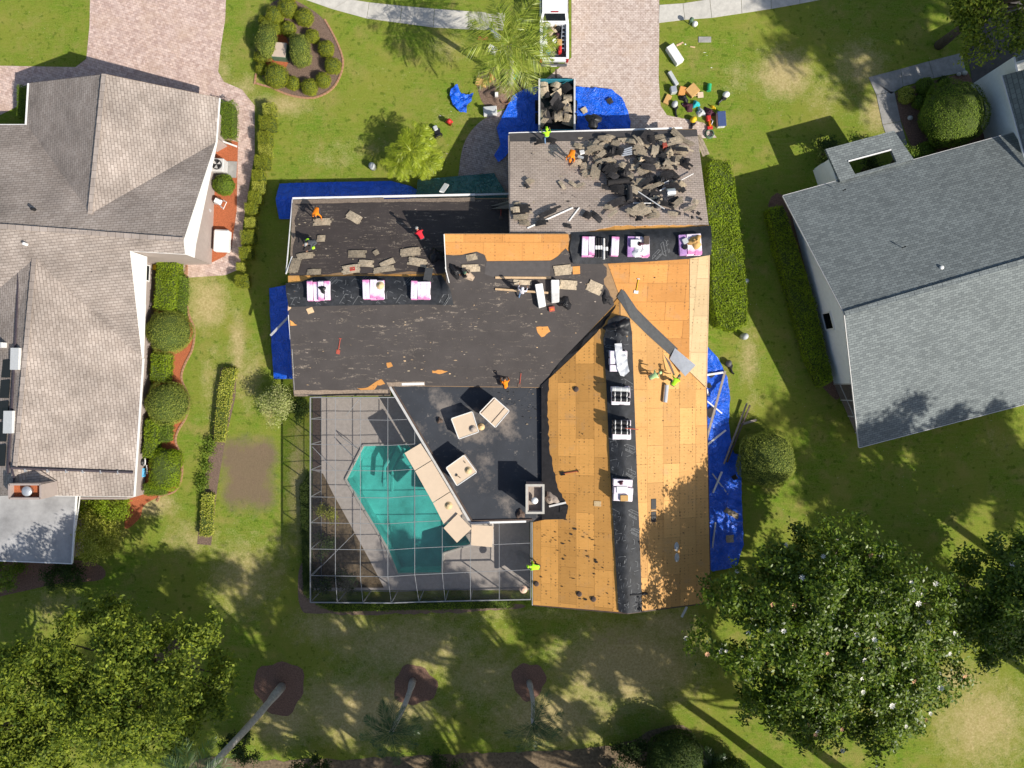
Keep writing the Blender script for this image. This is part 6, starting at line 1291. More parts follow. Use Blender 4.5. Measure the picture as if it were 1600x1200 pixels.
slab(1095, 226, 44, 12, -72, 'long pale slab hanging over the garage east corner', mtx=frame(P(1096, 228, 2.6), Vector((.15, .3, 1)), math.radians(-74)))
# crumpled black sheets and bags
def crumple(name, label, cat, px, py, rx, ry, hz, mat, seed, deg=0, mtx=None, n=16):
    mb = MB(); vs = [(0, 0, hz)]; fs = []
    K = 6
    for k in range(1, K+1):
        for q in range(n):
            a = 2*math.pi*q/n; r = k/K*(1+.22*math.sin(3*a+seed)+.15*math.sin(5*a+seed*2)); z = hz*(1-(k/K)**1.6)*(1+.5*wn2(math.cos(a)*k, math.sin(a)*k, 1.9, seed))+.02
            vs.append((rx*r*math.cos(a), ry*r*math.sin(a), max(.005, z) if k < K else 0))
    fs = [(0, 1+q, 1+(q+1) % n) for q in range(n)]+[(1+(k-1)*n+q, 1+k*n+q, 1+k*n+(q+1) % n, 1+(k-1)*n+(q+1) % n) for k in range(1, K) for q in range(n)]
    mb.add(vs, fs); return tag(mb.build(name, mat, None, True, mtx=mtx if mtx is not None else RF(px, py, deg, .03)), label, cat)
for i_, (x_, y_, a_, b_, c_) in enumerate(HB): crumple('felt_heap', 'crumpled torn felt in the garage heap '+c_, 'felt heap', x_, y_, a_, b_, .42, ('slab_d', 'slab', 'black')[i_ % 3], 1.3+i_*1.7, i_*41)
crumple('felt_heap', 'big crumpled black felt heap next to the plywood step', 'felt heap', 682, 400, .55, .5, .55, 'black', 2.2); crumple('rubbish_bag', 'black bag lying behind the tan-clad worker', 'bag', 713, 424, .36, .5, .4, 'black', 3.1, 40)
crumple('black_sheet', 'crumpled black plastic sheet hanging over the garage gutter', 'plastic sheet', 927, 192, .5, .55, .25, 'black', 1.2, mtx=GF(927, 189, 20, 2.2)); crumple('felt_heap', 'crumpled torn felt at the top of the valley', 'felt heap', 948, 466, .3, .5, .2, 'felt_b', 4.4, 30)
crumple('black_sheet', 'crumpled black sheet at the head of the long ridge strip', 'plastic sheet', 966, 512, .8, .55, .3, 'black', 5.2, 0); crumple('paper_scrap', 'crumpled tan paper on the black ridge strip', 'paper', 978, 525, .2, .2, .12, 'card', 6.1)
crumple('junk_heap', 'twisted metal scrap at the foot of the chimney corner', 'scrap heap', 813, 803, .3, .3, .2, 'rustd', 2.9); crumple('junk_heap', 'crumpled grey flashing beside the chimney', 'scrap heap', 862, 779, .5, .35, .2, 'timber_g', 7.7, -20); crumple('rubble', 'small dark broken lump on the low roof near the diagonal gutter', 'rubble', 687, 657, .2, .2, .18, 'rustd', 8.8)
tag(MB().box((0, 0, .01), (.5, .95, .02)).build('felt_board', 'felt_roll', None, mtx=RF(670, 433, -8, .35)), 'dark grey felt board resting on the third pink stack', 'felt board')
stick('flashing', 'bent white flashing scrap right of the chimney', 'flashing', (858, 791), (884, 785), .03, 'white', wd=.12); tag(MB().box((0, 0, .012), (.52, .5, .02)).build('felt_sheet', 'slab_d', None, mtx=RF(881, 796, -5, .04)), 'square black felt piece right of the chimney', 'torn felt')
# litter: small scraps nobody could count
def litter(label, regions, mats, n, on=R, dz=.035, smin=.05, smax=.2):
    mbs = MB()
    for reg in regions:
        A = area2(reg); bx = [p[0] for p in reg]; by = [p[1] for p in reg]; k = int(n*A/sum(area2(r) for r in regions))
        while k > 0:
            x, y = random.uniform(min(bx), max(bx)), random.uniform(min(by), max(by))
            if not inpoly(x, y, reg): continue
            k -= 1; c = on(x, y, dz) if on is R else P(x, y, dz); s = random.uniform(smin, smax)*random.uniform(.5, 1); a0 = random.random()*6; e_ = random.choice((.8, .45, .25, .2))
            pts = [(c.x+s*random.uniform(.5, 1)*math.cos(q*1.57+a0*.2)*1.5, c.y+s*e_*random.uniform(.5, 1)*math.sin(q*1.57+a0*.2)) for q in range(4)]
            zs = [(roofz(*p)+dz if on is R else dz)+random.uniform(0, .03) for p in pts]; mbs.prism([(p[0], p[1], z) for p, z in zip(pts, zs)], (0, 0, -.012), random.randrange(len(mats)))
    o = mbs.build('debris', mats); o['kind'] = 'stuff'; o['label'] = label
litter('small torn scraps strewn over the garage shingles', [[(830, 225), (1090, 215), (1100, 345), (900, 350), (805, 355), (805, 300)], [(900, 215), (1080, 215), (1080, 300), (920, 300)]], ['slab', 'slab_d', 'slab', 'felt_b'], 260, smax=.26)
litter('small tan scraps and granules on the left wing felt', [[(460, 325), (680, 325), (690, 425), (465, 425)]], ['slab', 'slab', 'timber_g'], 90, smax=.14); litter('torn paper shreds on the south felt slope', [[(470, 485), (930, 485), (850, 590), (610, 592), (470, 605)], [(700, 430), (850, 440), (930, 430), (930, 490), (720, 490)]], ['slab', 'timber_g', 'timber'], 110, smax=.12)
litter('black felt scraps on the golden plywood', [[(840, 830), (930, 820), (955, 950), (838, 940)], [(855, 806), (885, 806), (882, 845), (850, 845)], [(855, 806), (885, 806), (882, 845), (850, 845)]], ['slab_d', 'slab_d', 'felt_b'], 55, smax=.16); litter('dark specks on the bare plywood', [[(1000, 600), (1090, 610), (1100, 930), (1005, 930)], [(870, 560), (940, 560), (950, 800), (890, 780)], [(960, 415), (1090, 412), (1090, 560), (1000, 480)]], ['slab_d'], 60, smax=.07)
litter('bits of shingle fallen on the ground beside the tarps', [[(1100, 560), (1150, 640), (1155, 880), (1110, 880)], [(640, 150), (760, 150), (760, 260), (640, 260)], [(1035, 60), (1140, 60), (1140, 220), (1050, 200)]], ['slab_d', 'white', 'slab'], 34, P, .2, .04, .1)
litter('broken debris along the low roof edge by the valley', [[(780, 590), (850, 600), (846, 690), (800, 640), (760, 600)]], ['slab', 'timber_g', 'slab_d'], 60, dz=.03, smax=.1)
# strip of felt unrolled down the valley, its silver end turned up
def valley():
    L0, L1, R0, R1 = (964, 464), (1049, 557), (971, 452), (1059, 545)
    e = tag(MB().prism([R(*q, .06) for q in (L0, (985, 497), (1010, 522), L1, R1, (1020, 508), (995, 483), (976, 455), R0)], (0, 0, -.02)).build('felt_strip', 'felt_roll'), 'dark felt strip unrolled diagonally down the bare valley', 'roofing felt')
    mb = MB(); a, b, c, d = R(1054, 544, .08), R(1046, 561, .08), R(1068, 588, .45), R(1084, 571, .5); mb.add([a, b, c, d]+[(q.x, q.y, q.z-.02) for q in (a, b, c, d)], [(0, 1, 2, 3), (7, 6, 5, 4), (0, 4, 5, 1), (1, 5, 6, 2), (2, 6, 7, 3), (3, 7, 4, 0)]); mb.build('silver_end', 'metal', e)
    mb = MB(); a, b, c, d = R(1036, 553, .1), R(1044, 566, .5), R(1051, 587, .8), R(1049, 586, .5); mb.add([a, b, c, d], [(0, 1, 2, 3), (3, 2, 1, 0)]); mb.build('turned_edge', 'gutter', e)
valley()
# stacks of shingle bundles along the ridges
def stack(cx, cy, cols_, rows, wp, lp, deg, name, layers=3, skip=(), wrap='wrap', colmats=None):
    """cols_ x rows bundles per layer; wp, lp: size of one bundle in photo pixels"""
    z0 = R(cx, cy).z-.06; hh = .14; S = {}
    m0 = frame(P(cx, cy, z0), Vector((0, 0, 1)), math.radians(deg)); w_, l_ = wp*KR, lp*KR
    for L in range(layers):
        for i in range(cols_):
            for j in range(rows):
                if (i, j) in skip and L == layers-1: continue
                mt_ = (colmats or {}).get(i, wrap)
                key = (mt_,)
                if key not in S: S[key] = MB().box((0, 0, 0), (w_*.96, l_*.98, hh*.96)).mesh('shingle_bundle', mt_, False, .025)
                o = link('shingle_bundle', S[key], None, m0 @ Matrix.Translation(((i-(cols_-1)/2)*w_+random.uniform(-.03, .03), (j-(rows-1)/2)*l_+random.uniform(-.05, .05), hh*(L+.5))) @ Matrix.Rotation(random.uniform(-.03, .03)+(math.pi if mt_ == 'wrap' and (i+L) % 3 == 2 else 0), 4, 'Z'))
                top = L == layers-1 or ((i, j) in skip and L == layers-2); pos = ({1: ['only'], 2: ['left', 'right'], 3: ['left', 'middle', 'right'], 4: ['leftmost', 'second', 'third', 'rightmost']}[cols_][i]) if rows == 1 else {2: ['lower', 'upper'], 3: ['lower', 'middle', 'upper'], 1: ['only']}[rows][j]
                tag(o, ('pink shingle bundle, %s on the stack %s' if top else 'bundle low in the stack %s') % ((pos, name) if top else (name,)), 'shingle bundle', 'shingle bundles stacked on the roof ridges' if top else 'lower bundles of the stack '+name)
    return z0+hh*layers
def topbox(name, label, cat, px, py, z, w_, d_, h_, deg, mat, k=KR): return tag(MB().box((0, 0, h_/2), (w_*k, d_*k, h_)).build(name, mat, None, bevel=.01, mtx=GF(px, py, deg, z)), label, cat)
stack(499.5, 455, 4, 1, 8.8, 30, 2, 'nearest the left rake', skip=((1, 0),)); z = stack(584.5, 454, 3, 1, 11, 30, 1, 'in the middle of the left wing ridge'); stack(658, 454.5, 3, 1, 10.2, 28, 0, 'at the right end of the left wing ridge')
crumple('glove_pile', 'black gloves on the stack nearest the left rake', 'gloves', 0, 0, .22, .3, .12, 'black', 1.1, mtx=GF(504, 452, 30, R(500, 455).z+.33)); tag(MB().lathe([(.26, 0), (.24, .03), (.12, .04), (.1, .12), (.02, .13)], 14).build('straw_hat', 'straw', None, True, mtx=GF(594, 446, 0, z)), 'round straw hat on the middle stack of the left wing', 'hat')
stack(918, 387, 2, 1, 10, 29, -1, 'at the left end of the garage ridge'); stack(959.5, 386, 1, 1, 12, 29, -2, 'second from the left on the garage ridge'); z6 = stack(996, 387, 3, 1, 11, 30, -1, 'in the middle of the garage ridge', colmats={0: 'wrap_v'}); z7 = stack(1076, 384, 3, 1, 11.5, 31, 4, 'at the east end of the garage ridge', colmats={0: 'wrap_v'})
GP = 'black tube packs on the garage ridge'
for i, px in enumerate((931, 935, 939, 943.5, 948)):
    t_ = roll(px, 387+(i > 2)*2, 1.2+.1*(i == 3), .075, 90, ['first', 'second', 'third', 'fourth', 'fifth'][i]+' black tube from the left between the garage ridge stacks', 'black' if i != 3 else 'gutter', .34, 'ground', 'white', name='tube', cat='tube', group=GP); t_.matrix_basis = GF(px, 387+(i > 2)*2, 90, R(935, 387).z+.33)
    MB().tube([(-.12, 0, 0), (.12, 0, 0)], .08, 12).build('label_band', 'white', t_)
topbox('foam_box', 'white foam box on the middle garage stack', 'box', 993, 381, z6, 16, 11, .2, 0, 'white'); topbox('carton', 'open brown carton on the middle garage stack', 'box', 1009.5, 376, z6, 8, 12, .22, 0, 'rustd'); crumple('wrapping', 'torn white wrapping on the middle garage stack', 'wrapping', 0, 0, .45, .3, .14, 'plastic', 2.2, mtx=GF(998, 394, 0, z6)); crumple('glove_pile', 'dark gloves on the middle garage stack', 'gloves', 0, 0, .2, .12, .12, 'maroon', 1.7, mtx=GF(1001, 381, 0, z6+.2))
crumple('paper_bag', 'crumpled brown paper on the east garage stack', 'paper', 0, 0, .42, .42, .3, 'card', 4.9, mtx=GF(1086, 378, 0, z7)); topbox('case', 'small grey case on the east garage stack', 'case', 1070, 377, z7, 8, 8, .15, 25, 'grey'); tag(MB().lathe([(.17, 0), (.17, .1), (.14, .12), (.02, .12)], 14).build('lid', 'black', None, mtx=GF(1070, 386, 0, z7)), 'round black lid on the east garage stack', 'lid')
z8 = stack(965, 564, 1, 3, 28, 10.5, 0, 'under the plastic sheet on the south ridge'); z9 = stack(969, 618, 1, 3, 30, 9.5, 0, 'with silver-topped rolls, south ridge', 2); z10 = stack(970, 672, 1, 3, 30, 10, -1, 'with the red handle, south ridge', 2); z11 = stack(972, 765, 1, 3, 31, 11, -2, 'standing lowest on the south ridge')
def rolls(px, py0, n, z, pitch, first, name):
    for i in range(n):
        t_ = roll(px, py0+i*pitch, 1.12, .15, -2, ['top', 'second', 'third', 'fourth'][i]+' roll across the stack '+name, first if i == 0 else 'black', 0, 'ground', 'dgrey', name='roofing_roll', cat='roll', group='black rolls on the ridge stacks'); t_.matrix_basis = GF(px, py0+i*pitch, -2, z+.15)
        for q in (-.38, 0, .38): MB().tube([(q-.025, 0, 0), (q+.025, 0, 0)], .156, 12).build('strap', 'white', t_)
rolls(970, 608, 3, z9, 8.0, 'grey', 'with the silver top'); rolls(970.5, 660, 3, z10, 7.6, 'black', 'with the red handle')
stick('hammer', 'thin red handle lying across the black rolls', 'tool', (975, 668), (995, 670), .025, 'rust', dz=.62)
topbox('carton', 'white label board on the lowest south stack', 'box', 972, 765, z11, 17, 10, .05, 0, 'white'); topbox('carton', 'brown open carton on the lowest south stack', 'box', 975, 778, z11, 12, 9, .15, 0, 'card'); crumple('glove_pile', 'brown rag on the lowest south stack', 'rag', 0, 0, .16, .14, .1, 'maroon', 5.5, mtx=GF(970, 754, 0, z11))
pl = [tuple(P(a, b, 5.2))[:2] for a, b in ((961, 537), (972, 536), (973, 550), (980, 556), (982, 572), (984, 580), (976, 588), (970, 587), (965, 576), (963, 560))]
tag(poly_sheet(pl, .12, lambda x, y: z8+.06+.07*wn2(x, y, 9, 3)+.05*wn2(x, y, 17, 1)).build('plastic_sheet', 'plastic', None, True), 'crumpled clear white plastic sheet over the upper south ridge stack', 'plastic sheet')
# beige boxes, boards and hats on the low roof and the cage
def crate(label, corners, h, seams=()):
    q = [P(a, b, 2.64+h) for a, b in corners]; c = sum(q, Vector())/4; e = empty('crate', label, 'crate', Matrix.Translation((c.x, c.y, 2.64)), 'beige boxes on the low roof')
    top = [Vector((p.x-c.x, p.y-c.y, h)) for p in q]; MB().prism(top, (0, 0, -.04)).build('lid', 'beige', e); MB().prism([Vector((p.x*.965, p.y*.965, h-.04)) for p in top], (0, 0, -(h-.04))).build('side_panel', 'beige_s', e)
    lip = MB()
    for i in range(4):
        a, b = top[i], top[(i+1) % 4]; d = (b-a); lip.box((a+b)/2+Vector((0, 0, .012)), (d.length-.05, .05, .03), Matrix.Rotation(math.atan2(d.y, d.x), 3, 'Z'))
    lip.build('rim', 'white', e)
    for t in seams:
        a, b = top[0].lerp(top[3], t), top[1].lerp(top[2], t); d = b-a; MB().box((a+b)/2+Vector((0, 0, .01)), (d.length-.1, .045, .02), Matrix.Rotation(math.atan2(d.y, d.x), 3, 'Z')).build('seam', 'rustd', e)
    return e
crate('beige square box with two dark seams, uppermost on the low roof', [(749, 645), (772, 621), (796, 642), (774, 668)], 1.3, (.07, .72))
crate('beige square box with two round hats at its corner', [(705, 654), (738, 643), (748, 675), (717, 686)], .75); crate('beige square box with a hat and a hammer on top', [(697, 731), (725, 711), (745, 738), (714, 759)], 1.1)
def hat(px, py, z, lab, mat='straw', r=.24): tag(MB().lathe([(r, 0), (r*.95, .02), (r*.5, .035), (r*.46, .12), (r*.3, .15), (.02, .14)], 16).build('straw_hat', mat, None, True, mtx=GF(px, py, 0, z)), lab, 'hat', 'round straw hats')
hat(738.5, 670, 3.41, 'dark straw hat on the box next to the pale one', 'timber_g'); hat(752, 667, 2.67, 'pale straw hat just off the corner of the box'); hat(732, 735, 3.76, 'straw hat beside the hammer on the lowest box'); hat(701, 790, 3.06, 'straw hat on the long beige boards', r=.27); hat(818, 921, 2.8, 'pinkish straw hat at the corner of the screen cage', 'straw_p', .27)
hm = tag(MB().tube([(-.17, 0, .03), (.14, 0, .03)], .02, 6).build('hammer', 'rustd', None, mtx=GF(717, 745, -35, 3.76)), 'dark hammer on the lowest beige box', 'hammer'); MB().box((-.18, 0, .03), (.06, .18, .06)).build('head', 'black', hm)
tag(MB().tube([(-.08, 0, .02), (.08, 0, .02)], .025, 6).build('knife', 'rustd', None, mtx=GF(726, 722, -50, 3.76)), 'small dark tool near the top of the lowest beige box', 'tool')
GB = 'beige boards laid over the screen cage'
def board(label, px, z): tag(MB().prism([P(a, b, z) for a, b in px], (0, 0, -.09)).build('beige_board', 'beige'), label, 'board', GB)
board('first beige board at the top of the row along the diagonal gutter', [(632, 708), (657, 693), (674, 719), (648, 735)], 3.06); board('second and longest beige board in the row along the diagonal gutter', [(648.5, 736), (674.5, 720), (703, 768), (676, 785)], 3.05); board('third beige board with a straw hat on it, lowest in the row', [(676.5, 786), (703.5, 769), (722.5, 803), (694, 820)], 3.06)
board('loose beige square lying turned at the corner of the low roof', [(693, 825), (715, 803), (737, 826), (714, 848)], 3.2); board('loose beige square lying straight beside the low roof corner', [(737, 820), (771, 822), (769, 855), (736, 852)], 3.05)
# tools and boxes on the main slope
for c_, lab in (([(835.5, 446), (847, 444), (852.5, 479), (841.5, 482)], 'left white oblong box tilted beside the timbers'), ([(860.5, 439), (873, 439), (873, 473), (861.5, 474)], 'right white oblong box with a grey lower end')):
    q = [R(a, b, .5) for a, b in c_]; o = tag(MB().prism(q, (0, 0, -.5)).build('white_box', 'white', None, bevel=.02), lab, 'box')
    if 'grey' in lab: MB().prism([R(a, b, .512) for a, b in ((862, 460), (872.5, 459), (872.5, 473), (862, 473.5))], (0, 0, -.01)).build('grey_patch', 'gutter', o)
sp = crumple('tool_bag', 'black tool bag right of the white boxes', 'bag', 882, 473, .5, .36, .45, 'black', 9.1, -30); tag(MB().box((0, 0, .09), (.36, .32, .18)).box((0, 0, .19), (.2, .12, .03), None, 1).build('toolbox', ['rust', 'orange'], None, bevel=.015, mtx=RF(862, 482, 10, .03)), 'small orange-red toolbox below the white boxes', 'toolbox')
def shovel(label, a, b, mat='rust', blade='rust', on=R, dz=.06, bw=.24, bl=.3, name='shovel', cat='shovel'):
    A, B = (on(*a, dz), on(*b, dz)) if on is R else (P(*a, dz), P(*b, dz)); d = B-A; m = Matrix.Translation((A+B)/2) @ d.to_track_quat('X', 'Z').to_matrix().to_4x4(); L = d.length
    e = tag(MB().tube([(-L/2, 0, 0), (L/2, 0, 0)], .026, 6).build(name, mat, None, mtx=m), label, cat); MB().box((L/2+bl*.3, 0, 0), (bl, bw, .02)).build('blade', blade, e); MB().box((-L/2, 0, 0), (.05, .16, .04)).build('grip', blade, e)
shovel('red tear-off shovel lying on the left felt slope', (532, 529), (529, 548)); shovel('dark red shovel in the shade of the garage wall', (783, 321), (782.5, 338), 'rust', 'rustd'); shovel('rusty tear-off shovel right of the kneeling orange worker', (814, 583), (812, 600), 'rust', 'rustd'); shovel('shovel with black head and thin orange handle on the golden plywood', (903, 736), (881, 739.5), 'rust', 'black', bl=.3, bw=.24)
shovel('yellow and black roofing spade with a white head on bare plywood', (997.5, 436), (994, 455), 'yellow', 'plastic', bw=.28, bl=.2); 
for px, py, lab in ((900, 608, 'dark vent hole in the golden plywood'), (927, 936, 'dark ringed vent near the south gable'), (905, 928, 'torn black vent boot near the south gable'), (838, 912, 'small dark knot at the plywood edge by the cage')): tag(MB().lathe([(.2, 0), (.15, .06), (.08, .07), (.08, .1), (.02, .1)], 10).build('roof_vent', 'rustd', None, mtx=RF(px, py, 0, .01)), lab, 'vent')
sk = empty('skylight_opening', 'pair of dark openings in the bare east slope', 'opening', RF(1021, 797.5, 0, .0))
for s in (-1, 1): MB().box((0, s*.42, .03), (.36, .66, .03)).build('opening', 'black', sk)
MB().box((0, 0, .035), (.4, .06, .04)).build('bar', 'timber', sk)
for px, py, lab in ((1057, 854, 'upper bluish plastic sheet on the shaded plywood'), (1057.5, 871, 'lower bluish plastic sheet on the shaded plywood')): tag(MB().lathe([(.22, 0), (.2, .02), (.02, .03)], 10).build('plastic_sheet', 'metal', None, mtx=RF(px, py, 90, .02) @ Matrix.Diagonal((1.4, .8, 1, 1))), lab, 'plastic sheet', 'bluish plastic sheets on the east slope')

# ------------------------------------------------------------------ things on the ground
def gbox(name, label, cat, px, py, wp, dp, h, deg, mat, z=.0, k=.0455, lid=None, bev=.02, group=None):
    o = tag(MB().box((0, 0, h/2), (wp*k, dp*k, h)).build(name, mat, None, bevel=bev, mtx=GF(px, py, deg, z)), label, cat, group)
    if lid: MB().box((0, 0, h+.02), (wp*k*.96, dp*k*.96, .05)).build('lid', lid, o, bevel=.01)
    return o
ub = gbox('utility_box', 'tan-green metal utility box between the oval shrubs', 'utility box', 441, 85, 23, 23, .7, -5, 'greend', lid='beige_s')
tag(MB().lathe([(.13, 0), (.13, .5), (.2, .52), (.2, .58), (.12, .7), (.02, .75)], 12).build('hydrant', 'yellow', None, True, mtx=GF(459, 1)), 'yellow hydrant at the top of the oval bed', 'hydrant')
tag(MB().lathe([(.14, 0), (.14, .5), (.2, .52), (.16, .68), (.02, .74)], 12).tube([(-.25, 0, .45), (.25, 0, .45)], .08, 8).build('hydrant', 'red', None, True, mtx=GF(703, 194)), 'small red and yellow hydrant-like stand on the lawn', 'hydrant')
mw = empty('lawn_mower', 'black and white machine lying on the lawn by the palm cluster', 'lawn mower', GF(684, 209, -65))
MB().box((0, 0, .2), (.5, .42, .2)).build('deck', 'black', mw, bevel=.04); MB().box((-.32, 0, .28), (.35, .3, .24)).build('grass_bag', 'grey', mw, bevel=.05); MB().tube([(.2, .15, .3), (.55, .15, .7), (.55, -.15, .7), (.2, -.15, .3)], .02, 6).build('handle', 'black', mw)
for s in ((.2, .24), (.2, -.24), (-.2, .24), (-.2, -.24)): MB().tube([(s[0], s[1]-.03, .1), (s[0], s[1]+.03, .1)], .1, 10).build('wheel', 'tyre', mw)
for px, py, lab in ((583, 262, 'grey rounded utility pedestal on the lawn by the palm cluster'), (1161, 526, 'grey rounded utility pedestal on the grass past the long hedge')): tag(MB().lathe([(.24, 0), (.24, .45), (.2, .6), (.08, .68), (.01, .69)], 14).build('utility_pedestal', 'grey', None, True, mtx=GF(px, py)), lab, 'utility pedestal', 'grey utility pedestals')
tag(MB().tube([(0, 0, 0), (0, 0, .55)], .035, 6).lathe([(.16, .55), (.16, .7), (.04, .8)], 8).build('garden_light', 'greend', None, mtx=GF(1077, 38)), 'green post light beside the sidewalk', 'garden light'); tag(MB().lathe([(.18, 0), (.2, .2), (.12, .32), (.01, .33)], 12).build('stone', 'white', None, True, mtx=GF(1085, 39)), 'white rounded stone beside the post light', 'stone')
gbox('long_box', 'long white box lying on the grass beside the driveway', 'box', 1053, 88, 13, 31, .45, 33, 'white'); gbox('long_box', 'narrow pale grey box below the long white box', 'box', 1051, 124, 6, 24, .25, 31, 'grey'); gbox('concrete_cover', 'tan concrete utility cover in the lawn', 'cover', 1101, 62, 20, 9, .05, 0, 'concrete_d')
gbox('board', 'short pale board on the grass near the utility cover', 'board', 1062, 69, 12, 3, .05, 25, 'timber'); gbox('board', 'thin pale stick on the grass near the utility cover', 'board', 1082, 73.5, 8, 2, .05, -10, 'timber')
gbox('cardboard_sheet', 'largest flat tan board on the grass by the tool pile', 'cardboard', 1081, 143, 17, 16, .3, 42, 'card'); gbox('cardboard_sheet', 'orange board leaning beside the largest tan one', 'cardboard', 1065, 144, 10, 14, .25, -15, 'ply_o'); gbox('cardboard_sheet', 'tan board lying next to the driveway edge', 'cardboard', 1042.5, 156, 9, 15, .15, -25, 'card')
gbox('bin', 'grey plastic tub between the tan boards', 'tub', 1051, 143, 9, 10, .4, 10, 'grey', lid='metal'); shovel('pale shovel blade lying beside the largest tan board', (1086, 149), (1092, 148.5), 'timber', 'beige', P, .1, .4, .4)
roll(1108, 137, .5, .16, 85, 'bright green cylinder standing out on the grass', 'greenp', 0, 'ground', 'greenp', 'bucket', 'bucket'); crumple('bag', 'turquoise bag in the tool pile', 'bag', 0, 0, .3, .24, .3, 'teal', 3.3, mtx=GF(1087, 163, 20))
for px, py, rx, ry, m_, lab, s_ in ((1068, 154, .4, .25, 'black', 'black tool bag below the orange board', 2.7), (1075, 167, .45, .3, 'maroon', 'dark maroon tool bag left of the turquoise bag', 4.2), (1108, 176, .42, .32, 'maroon', 'dark tool bag above the red machine', 6.2), (1095, 176, .35, .3, 'grey', 'grey coiled air hose in the tool pile', 7.1), (1113, 168, .25, .06, 'yellow', 'yellow lead curled above the dark tool bag', 1.0)): crumple('tool_bag', lab, 'bag', 0, 0, rx, ry, .3, m_, s_, mtx=GF(px, py, -35))
def gear(px, py, deg, lab, m1, m2, name='blower'):
    e = empty(name, lab, 'garden machine', GF(px, py, deg)); MB().ball((0, 0, .25), (.26, .22, .25), 10, 6).build('casing', m1, e, True); MB().box((-.15, -.2, .14), (.3, .25, .25)).build('engine', m2, e, bevel=.03); MB().tube([(-.2, -.2, .15), (-.55, -.45, .08), (-.6, -.6, .1)], .07, 8).build('nozzle', m2, e); return e
gear(1133, 150, 8, 'white and black backpack blower out on the grass', 'white', 'black'); gear(1053, 165, 60, 'grey and black machine close to the driveway corner', 'grey', 'black', 'compressor')
rm = empty('chainsaw', 'red and orange machine with a long body in the tool pile', 'machine', GF(1107, 193, -80)); MB().box((-.3, 0, .18), (.4, .3, .3)).build('tank', 'red', rm, bevel=.05); MB().box((.05, .03, .15), (.5, .14, .2)).build('shaft', 'orange', rm, bevel=.03); MB().box((.35, 0, .12), (.25, .4, .18)).build('base', 'red', rm, bevel=.04); MB().tube([(-.2, .12, .3), (0, .2, .42), (.2, .1, .3)], .025, 6).build('handle', 'plastic', rm)
gear(1082, 189, 40, 'yellow power tool at the roof corner by the tool pile', 'yellow', 'black', 'power_tool')
cl_ = empty('cooler', 'navy lidded cool box standing on the grass', 'cool box', GF(1125, 189, 4)); MB().box((0, 0, .2), (.55, 1.02, .4)).build('body', 'white', cl_, bevel=.03); MB().box((0, 0, .43), (.58, 1.05, .08)).build('lid', 'cblue', cl_, bevel=.02); [MB().box((0, s*.54, .3), (.2, .04, .05)).build('handle', 'grey', cl_) for s in (-1, 1)]
hs = MB()
for k in range(4): hs.tube([((.30-.035*(k % 2))*math.cos(a*.35), (.30-.035*(k % 2))*math.sin(a*.35), .04+.05*k) for a in range(19)], .03, 5)
tag(hs.build('garden_hose', 'greend', None, True, mtx=GF(1108, 210)), 'coil of dull green garden hose', 'hose')
# by the palm
gbox('cardboard_sheet', 'orange-tan box on the grass left of the palm bed', 'box', 752, 130, 17, 11, .2, -15, 'card'); gbox('tub', 'white tub with grey inside at the palm bed edge', 'tub', 766, 175.5, 21, 13, .35, 5, 'white', lid='grey'); gbox('step_box', 'grey slanting box half under the palm fronds', 'box', 775, 57, 9, 17, .4, 32, 'metal'); gbox('step_box', 'pale box under the left palm fronds', 'box', 769, 80, 14, 10, .4, -30, 'white'); stick('gutter_length', 'red strip on the lawn beside the slanting box', 'strip', (747, 60), (763, 60), .04, 'rust', on=P, wd=.2)
crumple('root_ball', 'brown root heap in the mulch below the palm', 'root heap', 0, 0, .85, .75, .4, 'mulch', 5.1, mtx=GF(778, 146)); crumple('pot', 'turquoise cloth behind the palm trunk', 'cloth', 0, 0, .3, .3, .3, 'teal', 2.4, mtx=GF(806, 118)); crumple('cloth', 'red cloth at the top of the palm bed', 'cloth', 0, 0, .25, .35, .15, 'rust', 2.0, mtx=GF(767, 121)); tag(MB().lathe([(.35, 0), (.42, .25), (.36, .27), (.3, .12), (.02, .1)], 14).build('plant_pot', 'mulch_d', None, True, mtx=GF(790, 156)), 'round brown pot in the palm bed', 'pot'); tag(MB().box((0, 0, .12), (.22, .26, .24)).build('carton', 'white', None, mtx=GF(776, 149, 0, .3)), 'small white carton on the brown root heap', 'box')
# side yard of the tan house
ac = empty('air_conditioner', 'square grey air conditioner unit with a dark round fan', 'air conditioner', GF(349, 263, -3)); MB().box((.22, -.06, .03), (1.5, 1.15, .06)).build('pad', 'concrete_d', ac); MB().box((-.1, 0, .46), (.92, .92, .8)).build('cabinet', 'gutter', ac, bevel=.05)
MB().lathe([(.36, 0), (.36, .03), (.33, .035), (.02, .035)], 20, (-.1, 0, .865)).build('fan_well', 'black', ac); fb = MB()
for q in range(3): a = q*2.1; fb.add([(-.1, 0, .915), (-.1+.3*math.cos(a), .3*math.sin(a), .92), (-.1+.3*math.cos(a+.8), .3*math.sin(a+.8), .905)], [(0, 1, 2)])
fb.build('fan_blade', 'gutter', ac); MB().tube([(-.1+.34*math.cos(q*.35), .34*math.sin(q*.35), .94) for q in range(19)], .012, 4).tube([(-.44, 0, .94), (.24, 0, .94)], .01, 4).tube([(-.1, -.34, .94), (-.1, .34, .94)], .01, 4).build('grille', 'dgrey', ac)
gbox('storage_box', 'white rounded storage bench beside the paver path', 'storage bench', 350, 378, 24, 34, .6, -3, 'white', bev=.10)
